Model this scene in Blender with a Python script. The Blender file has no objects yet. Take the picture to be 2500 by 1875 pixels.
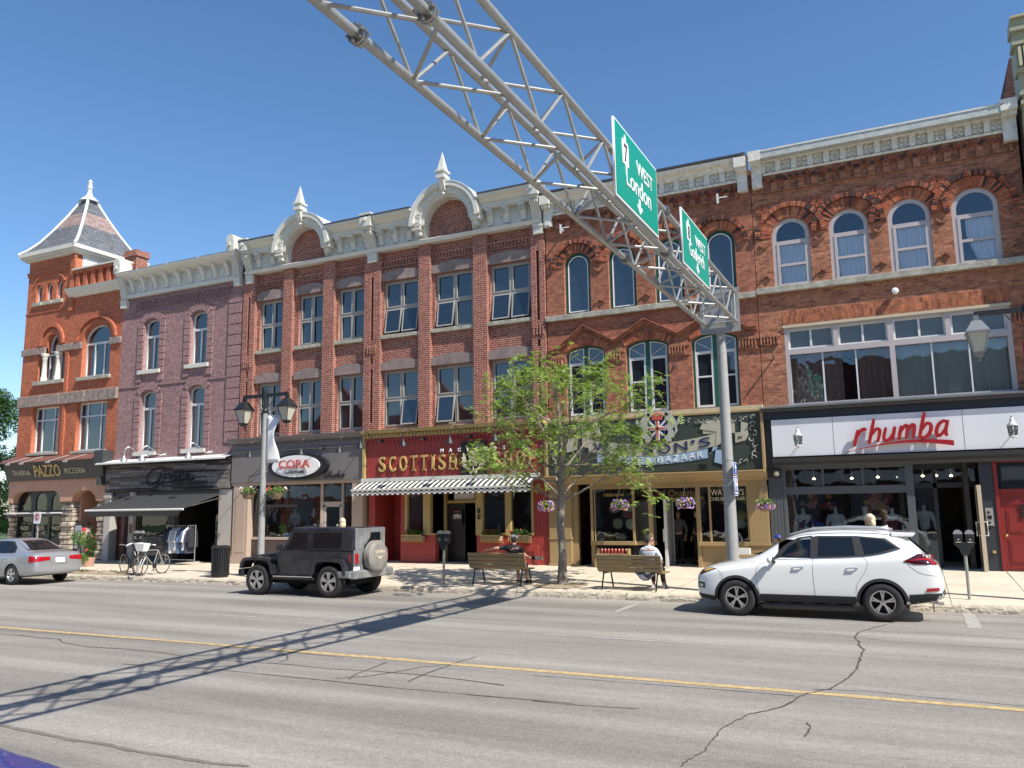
import bpy, bmesh, math, random
from mathutils import Vector, Matrix
from mathutils.bvhtree import BVHTree
R = math.radians
random.seed(7)
C = bpy.context.scene.collection
SC = bpy.context.scene
# ---------------------------------------------------------------- camera, world, sun, exposure
yaw, pitch, roll = R(-25.93), R(8.57), R(-0.815)
fwd = Vector((math.sin(yaw)*math.cos(pitch), math.cos(yaw)*math.cos(pitch), math.sin(pitch)))
rt = Vector((math.cos(yaw), -math.sin(yaw), 0)); up = rt.cross(fwd)
rt, up = rt*math.cos(roll)+up*math.sin(roll), -rt*math.sin(roll)+up*math.cos(roll)
cd = bpy.data.cameras.new('camera'); cam = bpy.data.objects.new('camera', cd); C.objects.link(cam)
cd.sensor_width = 36; cd.lens = 1994.06/2500*36; cd.clip_end = 3000; cd.clip_start = .05
cam.matrix_world = Matrix(((rt.x, up.x, -fwd.x, 0), (rt.y, up.y, -fwd.y, 0), (rt.z, up.z, -fwd.z, 2.25), (0, 0, 0, 1)))
SC.camera = cam
SUN_EL = R(48.5)
sunv = Vector((.94*math.cos(SUN_EL), -.34*math.cos(SUN_EL), math.sin(SUN_EL))).normalized()
w = bpy.data.worlds.new('World'); SC.world = w; w.use_nodes = True
nt = w.node_tree; bg = nt.nodes['Background']
sky = nt.nodes.new('ShaderNodeTexSky'); sky.sky_type = 'NISHITA'; sky.sun_disc = False
sky.sun_elevation = SUN_EL; sky.sun_rotation = math.atan2(sunv.x, sunv.y)
sky.air_density = 1.0; sky.dust_density = 0.3; sky.ozone_density = 3.0; sky.altitude = 300
hs = nt.nodes.new('ShaderNodeHueSaturation'); hs.inputs['Saturation'].default_value = 1.14; hs.inputs['Value'].default_value = 1.02
nt.links.new(sky.outputs[0], hs.inputs['Color']); nt.links.new(hs.outputs[0], bg.inputs[0]); bg.inputs[1].default_value = 0.12
sl = bpy.data.lights.new('sun', 'SUN'); sl.energy = 5.0; sl.angle = R(0.55); sl.color = (1.0, .95, .87)
so = bpy.data.objects.new('sun', sl); C.objects.link(so); so.location = (30, -20, 40)
so.rotation_euler = sunv.to_track_quat('Z', 'Y').to_euler()
SC.view_settings.view_transform = 'Standard'; SC.view_settings.look = 'None'
SC.view_settings.exposure = 0.5; SC.view_settings.gamma = 1
# ---------------------------------------------------------------- helpers
OFF = {}
def lc(o):
    return OFF.get(o.name, Vector((0, 0, 0))) if o is not None else Vector((0, 0, 0))
def tag(o, label=None, cat=None, group=None, kind=None):
    if label: o['label'] = label
    if cat: o['category'] = cat
    if group: o['group'] = group
    if kind: o['kind'] = kind
    return o
def thing(name, label, cat, loc=(0, 0, 0), rz=0, group=None, local=False):
    o = bpy.data.objects.new(name, None); C.objects.link(o); o.location = loc; o.rotation_euler = (0, 0, rz)
    o.empty_display_size = .2
    OFF[o.name] = Vector((0, 0, 0)) if local else Vector(loc)
    return tag(o, label, cat, group)
def link(me, name, mat, parent, smooth=False, shift=True):
    o = bpy.data.objects.new(name, me); C.objects.link(o)
    if shift:
        off = lc(parent)
        if off.length > 0:
            for v in me.vertices: v.co -= off
    if parent is not None:
        o.parent = parent
        OFF[o.name] = lc(parent)
    if mat is not None and not me.materials:
        for m in (mat if isinstance(mat, (list, tuple)) else [mat]): me.materials.append(m)
    if smooth:
        for p in me.polygons: p.use_smooth = True
    return o
def dup(root, loc=None, rz=None, label=None, group=None):
    r = root.copy(); C.objects.link(r)
    if loc is not None: r.location = loc
    if rz is not None: r.rotation_euler = (0, 0, rz)
    if label: r['label'] = label
    if group: r['group'] = group
    for ch in list(root.children):
        c = ch.copy(); C.objects.link(c); c.parent = r
        for g in list(ch.children):
            d = g.copy(); C.objects.link(d); d.parent = c
    return r
class MB:
    def __init__(s): s.v = []; s.f = []; s.m = []; s.mi = 0
    def add(s, vs, fs):
        b = len(s.v); s.v += [tuple(v) for v in vs]
        for f in fs: s.f.append(tuple(b+i for i in f)); s.m.append(s.mi)
        return s
    def box(s, x0, x1, y0, y1, z0, z1):
        if x0 > x1: x0, x1 = x1, x0
        if y0 > y1: y0, y1 = y1, y0
        if z0 > z1: z0, z1 = z1, z0
        return s.add([(x0, y0, z0), (x1, y0, z0), (x1, y1, z0), (x0, y1, z0), (x0, y0, z1), (x1, y0, z1), (x1, y1, z1), (x0, y1, z1)],
              [(0, 3, 2, 1), (4, 5, 6, 7), (0, 1, 5, 4), (1, 2, 6, 5), (2, 3, 7, 6), (3, 0, 4, 7)])
    def bar(s, a, b, w, h=None, upv=(0, 0, 1)):
        a, b = Vector(a), Vector(b); h = h or w; d = (b-a).normalized(); u = Vector(upv)
        if abs(d.dot(u)) > .98: u = Vector((0, 1, 0))
        r = d.cross(u).normalized(); u = r.cross(d); vs = []
        for p in (a, b):
            for i, j in ((-1, -1), (1, -1), (1, 1), (-1, 1)): vs.append(p+r*(i*w/2)+u*(j*h/2))
        return s.add(vs, [(3, 2, 1, 0), (4, 5, 6, 7), (0, 1, 5, 4), (1, 2, 6, 5), (2, 3, 7, 6), (3, 0, 4, 7)])
    def tube(s, pts, r, n=8, r1=None, caps=True):
        pts = [Vector(p) for p in pts]; k = len(pts); rings = []
        for i, p in enumerate(pts):
            d = (pts[min(i+1, k-1)]-pts[max(i-1, 0)])
            d = d.normalized() if d.length > 1e-9 else Vector((0, 0, 1))
            u = Vector((0, 0, 1)) if abs(d.z) < .95 else Vector((0, 1, 0))
            a = d.cross(u).normalized(); b = a.cross(d)
            rr = r[i] if isinstance(r, (list, tuple)) else (r if r1 is None else r+(r1-r)*i/max(k-1, 1))
            rings.append([p+a*(rr*math.cos(2*math.pi*j/n))+b*(rr*math.sin(2*math.pi*j/n)) for j in range(n)])
        vs = [v for ring in rings for v in ring]; fs = []
        for i in range(k-1):
            for j in range(n):
                fs.append((i*n+j, i*n+(j+1) % n, (i+1)*n+(j+1) % n, (i+1)*n+j))
        if caps: fs.append(tuple(range(n-1, -1, -1))); fs.append(tuple((k-1)*n+j for j in range(n)))
        return s.add(vs, [f[::-1] for f in fs])
    def lathe(s, prof, c, axis='z', n=16, caps=True):
        c = Vector(c); vs = []; fs = []
        for r, h in prof:
            for j in range(n):
                a = 2*math.pi*j/n; x, y = r*math.cos(a), r*math.sin(a)
                vs.append(c+Vector((x, y, h) if axis == 'z' else ((x, h, -y) if axis == 'y' else (h, x, y))))
        for i in range(len(prof)-1):
            for j in range(n): fs.append((i*n+j, i*n+(j+1) % n, (i+1)*n+(j+1) % n, (i+1)*n+j))
        if caps: fs.append(tuple(range(n-1, -1, -1))); fs.append(tuple((len(prof)-1)*n+j for j in range(n)))
        return s.add(vs, fs)
    def ball(s, c, r, n=12, m=8):
        r = r if isinstance(r, (list, tuple)) else (r, r, r); c = Vector(c); vs = [c+Vector((0, 0, -r[2]))]; fs = []
        for i in range(1, m):
            t = math.pi*i/m
            for j in range(n):
                a = 2*math.pi*j/n; vs.append(c+Vector((r[0]*math.sin(t)*math.cos(a), r[1]*math.sin(t)*math.sin(a), -r[2]*math.cos(t))))
        vs.append(c+Vector((0, 0, r[2]))); L = len(vs)-1
        for j in range(n):
            fs.append((0, 1+(j+1) % n, 1+j)); fs.append((L, 1+(m-2)*n+j, 1+(m-2)*n+(j+1) % n))
            for i in range(m-2): fs.append((1+i*n+j, 1+i*n+(j+1) % n, 1+(i+1)*n+(j+1) % n, 1+(i+1)*n+j))
        return s.add(vs, fs)
    def mould(s, x0, x1, prof):
        """prism along x of a (y,z) polygon"""
        n = len(prof); vs = [(x0, y, z) for y, z in prof]+[(x1, y, z) for y, z in prof]
        fs = [tuple(range(n)), tuple(range(2*n-1, n-1, -1))]+[(i, n+i, n+(i+1) % n, (i+1) % n) for i in range(n)]
        return s.add(vs, fs)
    def prism(s, poly, y0, y1):
        """prism along y of an (x,z) polygon (convex or simple)"""
        n = len(poly); vs = [(x, y0, z) for x, z in poly]+[(x, y1, z) for x, z in poly]
        fs = [tuple(range(n)), tuple(range(2*n-1, n-1, -1))]+[(i, n+i, n+(i+1) % n, (i+1) % n) for i in range(n)]
        return s.add(vs, fs)
    def build(s, name, mat, parent=None, smooth=False, bevel=0, shift=True, seg=1):
        me = bpy.data.meshes.new(name); me.from_pydata(s.v, [], s.f)
        mats = mat if isinstance(mat, (list, tuple)) else [mat]
        for m in mats: me.materials.append(m)
        if len(mats) > 1: me.polygons.foreach_set('material_index', s.m)
        bm = bmesh.new(); bm.from_mesh(me); bmesh.ops.recalc_face_normals(bm, faces=bm.faces); bm.to_mesh(me); bm.free()
        o = link(me, name, None, parent, smooth, shift)
        if smooth: me.set_sharp_from_angle(angle=R(40))
        if bevel:
            b = o.modifiers.new('bevel', 'BEVEL'); b.width = bevel; b.segments = seg; b.limit_method = 'ANGLE'; b.angle_limit = R(40)
        return o
def evalmesh(o):
    dg = bpy.context.evaluated_depsgraph_get(); dg.update()
    return bpy.data.meshes.new_from_object(o.evaluated_get(dg))
def curve_mesh(splines, ext, bev=0):
    cu = bpy.data.curves.new('c', 'CURVE'); cu.dimensions = '2D'; cu.fill_mode = 'BOTH'; cu.extrude = ext; cu.bevel_depth = bev
    for pts in splines:
        sp = cu.splines.new('POLY'); sp.points.add(len(pts)-1)
        for i, (x, z) in enumerate(pts): sp.points[i].co = (x, z, 0, 1)
        sp.use_cyclic_u = True
    o = bpy.data.objects.new('c', cu); C.objects.link(o); bpy.context.view_layer.update()
    me = evalmesh(o); bpy.data.objects.remove(o); bpy.data.curves.remove(cu)
    return me
def plate(name, splines, y0, y1, mat, parent=None, shift=True, smooth=False):
    """flat shape with holes in the x-z plane, from y0 (front) to y1"""
    me = curve_mesh(splines, abs(y1-y0)/2); ym = (y0+y1)/2
    for v in me.vertices: x, z, e = v.co; v.co = (x, ym-e, z)
    me.materials.clear()
    o = link(me, name, mat, parent, smooth, shift)
    return o
def text_mesh(s, size, ext=.01, shear=0, off=0, sx=1, align='CENTER', spacing=1):
    cu = bpy.data.curves.new('t', 'FONT'); cu.body = s; cu.size = size; cu.extrude = ext; cu.shear = shear; cu.offset = off
    cu.align_x = align; cu.space_character = spacing; cu.resolution_u = 4
    o = bpy.data.objects.new('t', cu); C.objects.link(o); bpy.context.view_layer.update()
    me = evalmesh(o); bpy.data.objects.remove(o); bpy.data.curves.remove(cu); me.materials.clear()
    for v in me.vertices: v.co.x *= sx
    return me
def text(name, s, x, z, y, size, mat, parent=None, ext=.01, fit=None, fn=None, shift=True, **k):
    """lettering standing in the x-z plane at depth y facing -y; fit=(x0,x1,z0,z1) scales it to that box"""
    me = text_mesh(s, size, ext, **k)
    if fit:
        xs = [v.co.x for v in me.vertices]; ys = [v.co.y for v in me.vertices]
        a, b, c, d = min(xs), max(xs), min(ys), max(ys)
        for v in me.vertices:
            v.co.x = fit[0]+(v.co.x-a)/(b-a)*(fit[1]-fit[0]); v.co.y = fit[2]+(v.co.y-c)/(d-c)*(fit[3]-fit[2])
        x = z = 0
    for v in me.vertices:
        p, q, e = v.co; v.co = (x+p, y-e, z+q)
        if fn: v.co = fn(v.co)
    return link(me, name, mat, parent, False, shift)
def rect(x0, x1, z0, z1): return [(x0, z0), (x1, z0), (x1, z1), (x0, z1)]
def arc(cx, cz, rx, rz, a0, a1, n): return [(cx+rx*math.cos(R(a0+(a1-a0)*i/n)), cz+rz*math.sin(R(a0+(a1-a0)*i/n))) for i in range(n+1)]
def archp(x0, x1, z0, zs, rise, n=16):
    return [(x0, z0), (x1, z0)]+arc((x0+x1)/2, zs, (x1-x0)/2, rise, 0, 180, n)
def ell(cx, cz, rx, rz, n=40): return arc(cx, cz, rx, rz, 0, 360*(n-1)/n, n-1)
def smooth_path(pts, k=6):
    P = [Vector(p) for p in pts]; out = []
    for i in range(len(P)-1):
        a, b, c, d = P[max(i-1, 0)], P[i], P[i+1], P[min(i+2, len(P)-1)]
        for j in range(k):
            t = j/k; out.append(.5*((2*b)+(c-a)*t+(2*a-5*b+4*c-d)*t*t+(3*b-a-3*c+d)*t**3))
    out.append(P[-1]); return out
# ---------------------------------------------------------------- materials
def mat(name, col, rough=.6, metal=0, spec=.5, noise=None, bump=0, bscale=40, coat=0, emit=None, ior=None, stretch=(1, 1, 1), alpha=None):
    m = bpy.data.materials.new(name); m.use_nodes = True; t = m.node_tree; b = t.nodes['Principled BSDF']
    b.inputs['Base Color'].default_value = (*col, 1); b.inputs['Roughness'].default_value = rough; b.inputs['Metallic'].default_value = metal
    b.inputs['Specular IOR Level'].default_value = spec; b.inputs['Coat Weight'].default_value = coat; b.inputs['Coat Roughness'].default_value = .04
    if ior: b.inputs['IOR'].default_value = ior
    if emit: b.inputs['Emission Color'].default_value = (*emit[:3], 1); b.inputs['Emission Strength'].default_value = emit[3]
    if noise or bump:
        g = t.nodes.new('ShaderNodeNewGeometry'); mp = t.nodes.new('ShaderNodeMapping'); mp.inputs['Scale'].default_value = stretch
        t.links.new(g.outputs['Position'], mp.inputs[0])
    if noise:
        sc, amt = noise; n = t.nodes.new('ShaderNodeTexNoise'); n.inputs['Scale'].default_value = sc; n.inputs['Detail'].default_value = 6; n.inputs['Roughness'].default_value = .65
        t.links.new(mp.outputs[0], n.inputs['Vector'])
        r = t.nodes.new('ShaderNodeMapRange'); r.inputs[1].default_value = .3; r.inputs[2].default_value = .7; r.inputs[3].default_value = 1-amt; r.inputs[4].default_value = 1+amt
        t.links.new(n.outputs['Fac'], r.inputs[0]); x = t.nodes.new('ShaderNodeVectorMath'); x.operation = 'SCALE'; x.inputs[0].default_value = col
        t.links.new(r.outputs[0], x.inputs['Scale']); t.links.new(x.outputs[0], b.inputs['Base Color'])
    if bump:
        n2 = t.nodes.new('ShaderNodeTexNoise'); n2.inputs['Scale'].default_value = bscale; n2.inputs['Detail'].default_value = 5
        t.links.new(mp.outputs[0], n2.inputs['Vector']); bp = t.nodes.new('ShaderNodeBump'); bp.inputs['Strength'].default_value = bump; bp.inputs['Distance'].default_value = .03
        t.links.new(n2.outputs['Fac'], bp.inputs['Height']); t.links.new(bp.outputs[0], b.inputs['Normal'])
    return m
def brick(name, c1, c2, mortar, stain=(.1, .04, .03), stain_amt=.35, bw=.225, bh=.076, ms=.012, bumpk=.5, dark=.25, stone=False):
    m = bpy.data.materials.new(name); m.use_nodes = True; t = m.node_tree; N = t.nodes; L = t.links; b = N['Principled BSDF']
    b.inputs['Roughness'].default_value = .88; b.inputs['Specular IOR Level'].default_value = .25
    g = N.new('ShaderNodeNewGeometry'); s = N.new('ShaderNodeSeparateXYZ'); L.new(g.outputs['Position'], s.inputs[0])
    a = N.new('ShaderNodeMath'); a.operation = 'ADD'; L.new(s.outputs[0], a.inputs[0]); L.new(s.outputs[1], a.inputs[1])
    c = N.new('ShaderNodeCombineXYZ'); L.new(a.outputs[0], c.inputs[0]); L.new(s.outputs[2], c.inputs[1])
    n0 = N.new('ShaderNodeTexNoise'); n0.inputs['Scale'].default_value = 1.2; L.new(g.outputs['Position'], n0.inputs['Vector'])
    dv = N.new('ShaderNodeVectorMath'); dv.operation = 'MULTIPLY_ADD'; dv.inputs[1].default_value = (.02, .02, 0); L.new(n0.outputs['Color'], dv.inputs[0]); L.new(c.outputs[0], dv.inputs[2])
    br = N.new('ShaderNodeTexBrick'); br.inputs['Scale'].default_value = 1; br.inputs['Brick Width'].default_value = bw; br.inputs['Row Height'].default_value = bh
    br.inputs['Mortar Size'].default_value = ms; br.inputs['Mortar Smooth'].default_value = .2; br.inputs['Bias'].default_value = -.1
    br.inputs['Color1'].default_value = (*c1, 1); br.inputs['Color2'].default_value = (*c2, 1); br.inputs['Mortar'].default_value = (*mortar, 1)
    L.new(dv.outputs[0], br.inputs['Vector'])
    # a second brick pattern of the same grid gives sparse darker (burnt) bricks
    b2 = N.new('ShaderNodeTexBrick')
    for k in ('Scale', 'Brick Width', 'Row Height', 'Mortar Size'): b2.inputs[k].default_value = br.inputs[k].default_value
    b2.inputs['Color1'].default_value = (1, 1, 1, 1); b2.inputs['Color2'].default_value = (0, 0, 0, 1); b2.inputs['Mortar'].default_value = (0, 0, 0, 1); b2.inputs['Bias'].default_value = -.1
    sh = N.new('ShaderNodeVectorMath'); sh.operation = 'ADD'; sh.inputs[1].default_value = (bw*38, bh*54, 0); L.new(dv.outputs[0], sh.inputs[0]); L.new(sh.outputs[0], b2.inputs['Vector'])
    th = N.new('ShaderNodeMapRange'); th.inputs[1].default_value = .72; th.inputs[2].default_value = .98; th.inputs[3].default_value = 0; th.inputs[4].default_value = dark*2
    L.new(b2.outputs['Color'], th.inputs[0])
    mx = N.new('ShaderNodeMixRGB'); mx.blend_type = 'MULTIPLY'; mx.inputs[2].default_value = (.3, .26, .28, 1); L.new(th.outputs[0], mx.inputs[0]); L.new(br.outputs['Color'], mx.inputs[1])
    n1 = N.new('ShaderNodeTexNoise'); n1.inputs['Scale'].default_value = .7; n1.inputs['Detail'].default_value = 8; n1.inputs['Roughness'].default_value = .7; L.new(g.outputs['Position'], n1.inputs['Vector'])
    r1 = N.new('ShaderNodeMapRange'); r1.inputs[1].default_value = .45; r1.inputs[2].default_value = .75; r1.inputs[3].default_value = 0; r1.inputs[4].default_value = stain_amt; L.new(n1.outputs['Fac'], r1.inputs[0])
    m2 = N.new('ShaderNodeMixRGB'); m2.inputs[2].default_value = (*stain, 1); L.new(r1.outputs[0], m2.inputs[0]); L.new(mx.outputs[0], m2.inputs[1])
    n3 = N.new('ShaderNodeTexNoise'); n3.inputs['Scale'].default_value = 9; n3.inputs['Detail'].default_value = 6; L.new(g.outputs['Position'], n3.inputs['Vector'])
    r3 = N.new('ShaderNodeMapRange'); r3.inputs[1].default_value = .3; r3.inputs[2].default_value = .7; r3.inputs[3].default_value = .75; r3.inputs[4].default_value = 1.25; L.new(n3.outputs['Fac'], r3.inputs[0])
    m3 = N.new('ShaderNodeVectorMath'); m3.operation = 'SCALE'; L.new(m2.outputs[0], m3.inputs[0]); L.new(r3.outputs[0], m3.inputs['Scale']); L.new(m3.outputs[0], b.inputs['Base Color'])
    hgt = N.new('ShaderNodeMath'); hgt.operation = 'MULTIPLY_ADD'; hgt.inputs[1].default_value = -1; L.new(br.outputs['Fac'], hgt.inputs[0]); L.new(n3.outputs['Fac'], hgt.inputs[2])
    bp = N.new('ShaderNodeBump'); bp.inputs['Strength'].default_value = bumpk; bp.inputs['Distance'].default_value = .02 if not stone else .05
    L.new(hgt.outputs[0], bp.inputs['Height']); L.new(bp.outputs[0], b.inputs['Normal'])
    return m
def glass(name, tint=(.8, .85, .85), refl=.1, dark=0, rough=0.0):
    """window glass: sees through, mirrors by Fresnel"""
    m = bpy.data.materials.new(name); m.use_nodes = True; t = m.node_tree; N = t.nodes; L = t.links
    for n in list(N):
        if n.type != 'OUTPUT_MATERIAL': N.remove(n)
    out = [n for n in N][0]; tr = N.new('ShaderNodeBsdfTransparent'); tr.inputs[0].default_value = (*tint, 1)
    gl = N.new('ShaderNodeBsdfGlossy'); gl.inputs['Roughness'].default_value = rough; gl.inputs['Color'].default_value = (.9, .95, 1, 1)
    nz = N.new('ShaderNodeTexNoise'); nz.inputs['Scale'].default_value = 1.3; g = N.new('ShaderNodeNewGeometry'); L.new(g.outputs['Position'], nz.inputs['Vector'])
    bp = N.new('ShaderNodeBump'); bp.inputs['Strength'].default_value = .25; bp.inputs['Distance'].default_value = .02; L.new(nz.outputs['Fac'], bp.inputs['Height']); L.new(bp.outputs[0], gl.inputs['Normal'])
    fr = N.new('ShaderNodeFresnel'); fr.inputs[0].default_value = 1.5
    a = N.new('ShaderNodeMath'); a.operation = 'ADD'; a.inputs[1].default_value = refl; a.use_clamp = True; L.new(fr.outputs[0], a.inputs[0])
    mx = N.new('ShaderNodeMixShader'); L.new(a.outputs[0], mx.inputs[0]); L.new(tr.outputs[0], mx.inputs[1]); L.new(gl.outputs[0], mx.inputs[2]); L.new(mx.outputs[0], out.inputs[0])
    return m
M = {}
M['brick_orange'] = brick('brick_orange', (.46, .145, .075), (.39, .115, .06), (.36, .14, .085), stain_amt=.15, ms=.006, dark=.05, bumpk=.3)
M['brick_mauve'] = brick('brick_mauve', (.36, .225, .215), (.31, .185, .18), (.24, .14, .135), stain=(.18, .11, .13), stain_amt=.4, dark=.04, bumpk=.45)
M['brick_brown'] = brick('brick_brown', (.34, .10, .068), (.24, .07, .05), (.46, .33, .26), stain=(.16, .05, .04), stain_amt=.35, dark=.2, ms=.011)
M['brick_red'] = brick('brick_red', (.42, .15, .085), (.31, .105, .062), (.27, .16, .115), stain=(.2, .075, .045), stain_amt=.4, dark=.2, ms=.010)
M['brick_rust'] = brick('brick_rust', (.47, .195, .105), (.33, .12, .072), (.27, .16, .11), stain=(.22, .09, .055), stain_amt=.35, dark=.28, ms=.010)
M['brick_dark'] = brick('brick_dark', (.12, .05, .04), (.09, .04, .035), (.12, .08, .07), stain=(.04, .03, .03))
M['rough_stone'] = brick('rough_stone', (.52, .45, .36), (.42, .36, .28), (.12, .1, .09), stain=(.25, .2, .15), stain_amt=.3, bw=.46, bh=.21, ms=.02, bumpk=1.0, dark=.1, stone=True)
M['brown_stone'] = mat('brown_stone', (.27, .21, .18), .9, noise=(5, .35), bump=.8, bscale=14)
M['lintel_stone'] = mat('lintel_stone', (.25, .19, .17), .9, noise=(3, .25), bump=.4, bscale=25)
M['sill_stone'] = mat('sill_stone', (.36, .34, .28), .9, noise=(4, .35), bump=.4, bscale=25)
M['cream'] = mat('cream', (.60, .585, .52), .55, noise=(2.5, .07))
M['cream_old'] = mat('cream_old', (.66, .63, .56), .6, noise=(9, .22), bump=.25, bscale=30)
M['tan_trim'] = mat('tan_trim', (.38, .35, .22), .55, noise=(3, .12))
M['flashing'] = mat('flashing', (.70, .72, .73), .35, noise=(1.5, .08))
M['dark_flash'] = mat('dark_flash', (.06, .065, .08), .4)
M['slate'] = brick('slate', (.16, .165, .18), (.11, .12, .135), (.05, .05, .055), stain=(.1, .1, .11), stain_amt=.2, bw=.3, bh=.16, ms=.008, dark=.1)
M['slate_pink'] = brick('slate_pink', (.36, .27, .24), (.26, .18, .17), (.08, .06, .06), stain=(.2, .16, .15), stain_amt=.3, bw=.3, bh=.16, ms=.008, dark=.1)
M['frame_grey'] = mat('frame_grey', (.36, .34, .30), .5)
M['frame_white'] = mat('frame_white', (.64, .64, .62), .45, noise=(8, .05))
M['frame_pink'] = mat('frame_pink', (.44, .39, .38), .5, noise=(8, .06))
M['green_paint'] = mat('green_paint', (.015, .09, .055), .45)
M['pane'] = mat('pane', (.006, .01, .013), .03, ior=1.75, spec=.5)
M['pane_blind'] = mat('pane_blind', (.10, .115, .12), .05, ior=1.6)
M['glass'] = glass('glass', refl=.04)
M['glass_up'] = glass('glass_up', refl=.03, tint=(.97, .97, .97))
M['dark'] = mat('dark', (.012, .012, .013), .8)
M['interior'] = mat('interior', (.05, .047, .042), .8, noise=(2, .4))
M['charcoal'] = mat('charcoal', (.045, .047, .047), .55)
M['gold_letter'] = mat('gold_letter', (.50, .36, .13), .4)
M['tan_letter'] = mat('tan_letter', (.42, .38, .26), .5)
M['black'] = mat('black', (.012, .012, .014), .4)
M['black_metal'] = mat('black_metal', (.015, .016, .018), .5)
M['white'] = mat('white', (.8, .8, .79), .4)
M['stucco'] = mat('stucco', (.46, .27, .19), .9, noise=(2, .08), bump=.3, bscale=60)
M['brown_metal'] = mat('brown_metal', (.17, .07, .05), .5)
M['weathered'] = brick('weathered', (.30, .27, .24), (.075, .068, .06), (.015, .015, .015), stain=(.13, .12, .11), stain_amt=.4, bw=1.3, bh=.085, ms=.006, dark=.5)
M['grey_trim'] = mat('grey_trim', (.42, .40, .37), .6)
M['cora_grey'] = mat('cora_grey', (.17, .155, .15), .6, noise=(1, .04))
M['taupe'] = mat('taupe', (.42, .32, .25), .6)
M['scot_red'] = mat('scot_red', (.33, .045, .038), .5, noise=(1.3, .08))
M['scot_yellow'] = mat('scot_yellow', (.42, .31, .12), .5)
M['thistle_cream'] = mat('thistle_cream', (.66, .58, .40), .5)
M['wat_tan'] = mat('wat_tan', (.34, .24, .115), .5)
M['wat_green'] = mat('wat_green', (.038, .048, .038), .5)
M['scroll_tan'] = mat('scroll_tan', (.40, .38, .29), .5)
M['scroll_blue'] = mat('scroll_blue', (.30, .42, .56), .5)
M['navy'] = mat('navy', (.02, .03, .09), .5)
M['orn_grey'] = mat('orn_grey', (.38, .38, .34), .5)
M['flag_red'] = mat('flag_red', (.45, .08, .06), .5)
M['rh_dark'] = mat('rh_dark', (.028, .033, .042), .5)
M['rh_grey'] = mat('rh_grey', (.075, .085, .095), .5)
M['rh_white'] = mat('rh_white', (.70, .71, .74), .45)
M['rh_red'] = mat('rh_red', (.33, .012, .016), .4)
M['door_red'] = mat('door_red', (.22, .02, .018), .45)
M['beige'] = mat('beige', (.5, .42, .3), .5)
M['gal'] = mat('gal', (.36, .36, .345), .42, metal=.45, noise=(6, .12))
M['pole_grey'] = mat('pole_grey', (.30, .30, .29), .6, noise=(4, .1), stretch=(1, 1, 4))
M['bolt'] = mat('bolt', (.35, .35, .34), .35, metal=.8)
M['sign_green'] = mat('sign_green', (.0, .26, .19), .35)
M['sign_white'] = mat('sign_white', (.75, .77, .76), .4)
M['sign_blue'] = mat('sign_blue', (.01, .06, .36), .4)
M['alu'] = mat('alu', (.55, .55, .54), .35, metal=.7)
M['bark'] = mat('bark', (.23, .195, .16), .9, noise=(14, .35), bump=.9, bscale=30, stretch=(1, 1, .3))
M['rubber'] = mat('rubber', (.022, .022, .022), .85, bump=.2, bscale=90)
M['rim'] = mat('rim', (.62, .62, .62), .25, metal=.9)
M['wheel_well'] = mat('wheel_well', (.006, .006, .006), .9)
M['plastic'] = mat('plastic', (.02, .02, .021), .6)
M['chrome'] = mat('chrome', (.8, .8, .8), .08, metal=1)
M['tail_red'] = mat('tail_red', (.35, .005, .01), .1, coat=1)
M['tail_dark'] = mat('tail_dark', (.05, .004, .006), .08, coat=1)
M['car_glass'] = mat('car_glass', (.008, .011, .013), .02, ior=1.6)
M['car_white'] = mat('car_white', (.78, .79, .77), .3, coat=1)
M['car_black'] = mat('car_black', (.022, .022, .026), .28, spec=.4, coat=.6, noise=(2.2, .8))
M['dusty_black'] = mat('dusty_black', (.17, .172, .172), .7, noise=(3, .45))
M['car_silver'] = mat('car_silver', (.42, .43, .45), .32, metal=.55, coat=1)
M['car_blue'] = mat('car_blue', (.01, .03, .22), .3, coat=1)
M['skin'] = mat('skin', (.50, .28, .2), .55)
M['lamp_glass'] = mat('lamp_glass', (.5, .48, .38), .3)
M['basket'] = mat('basket', (.22, .16, .1), .9, noise=(40, .5))
M['leaf_a'] = mat('leaf_a', (.19, .30, .055), .55)
M['leaf_b'] = mat('leaf_b', (.33, .43, .11), .55)
M['leaf_dark'] = mat('leaf_dark', (.03, .09, .018), .55)
M['leaf_mid'] = mat('leaf_mid', (.07, .16, .03), .55)
M['purple'] = mat('purple', (.22, .09, .42), .6)
M['lilac'] = mat('lilac', (.55, .42, .68), .6)
M['orange_f'] = mat('orange_f', (.65, .35, .12), .6)
M['red_f'] = mat('red_f', (.6, .03, .03), .6)
M['pink_f'] = mat('pink_f', (.75, .35, .35), .6)
M['bench_wood'] = mat('bench_wood', (.27, .20, .10), .6, noise=(12, .12), stretch=(.15, 1, 1))
M['lit'] = mat('lit', (.9, .8, .6), .5, emit=(1, .85, .6, 4))
for k in ('leaf_a', 'leaf_b', 'leaf_dark', 'leaf_mid'):      # leaves let some light through
    t = M[k].node_tree; b = t.nodes['Principled BSDF']; o = [n for n in t.nodes if n.type == 'OUTPUT_MATERIAL'][0]
    tl = t.nodes.new('ShaderNodeBsdfTranslucent'); c = b.inputs['Base Color'].default_value; tl.inputs[0].default_value = (c[0]*1.3, c[1]*1.3, c[2], 1)
    mx = t.nodes.new('ShaderNodeMixShader'); mx.inputs[0].default_value = .35
    t.links.new(b.outputs[0], mx.inputs[1]); t.links.new(tl.outputs[0], mx.inputs[2]); t.links.new(mx.outputs[0], o.inputs[0])
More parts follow.
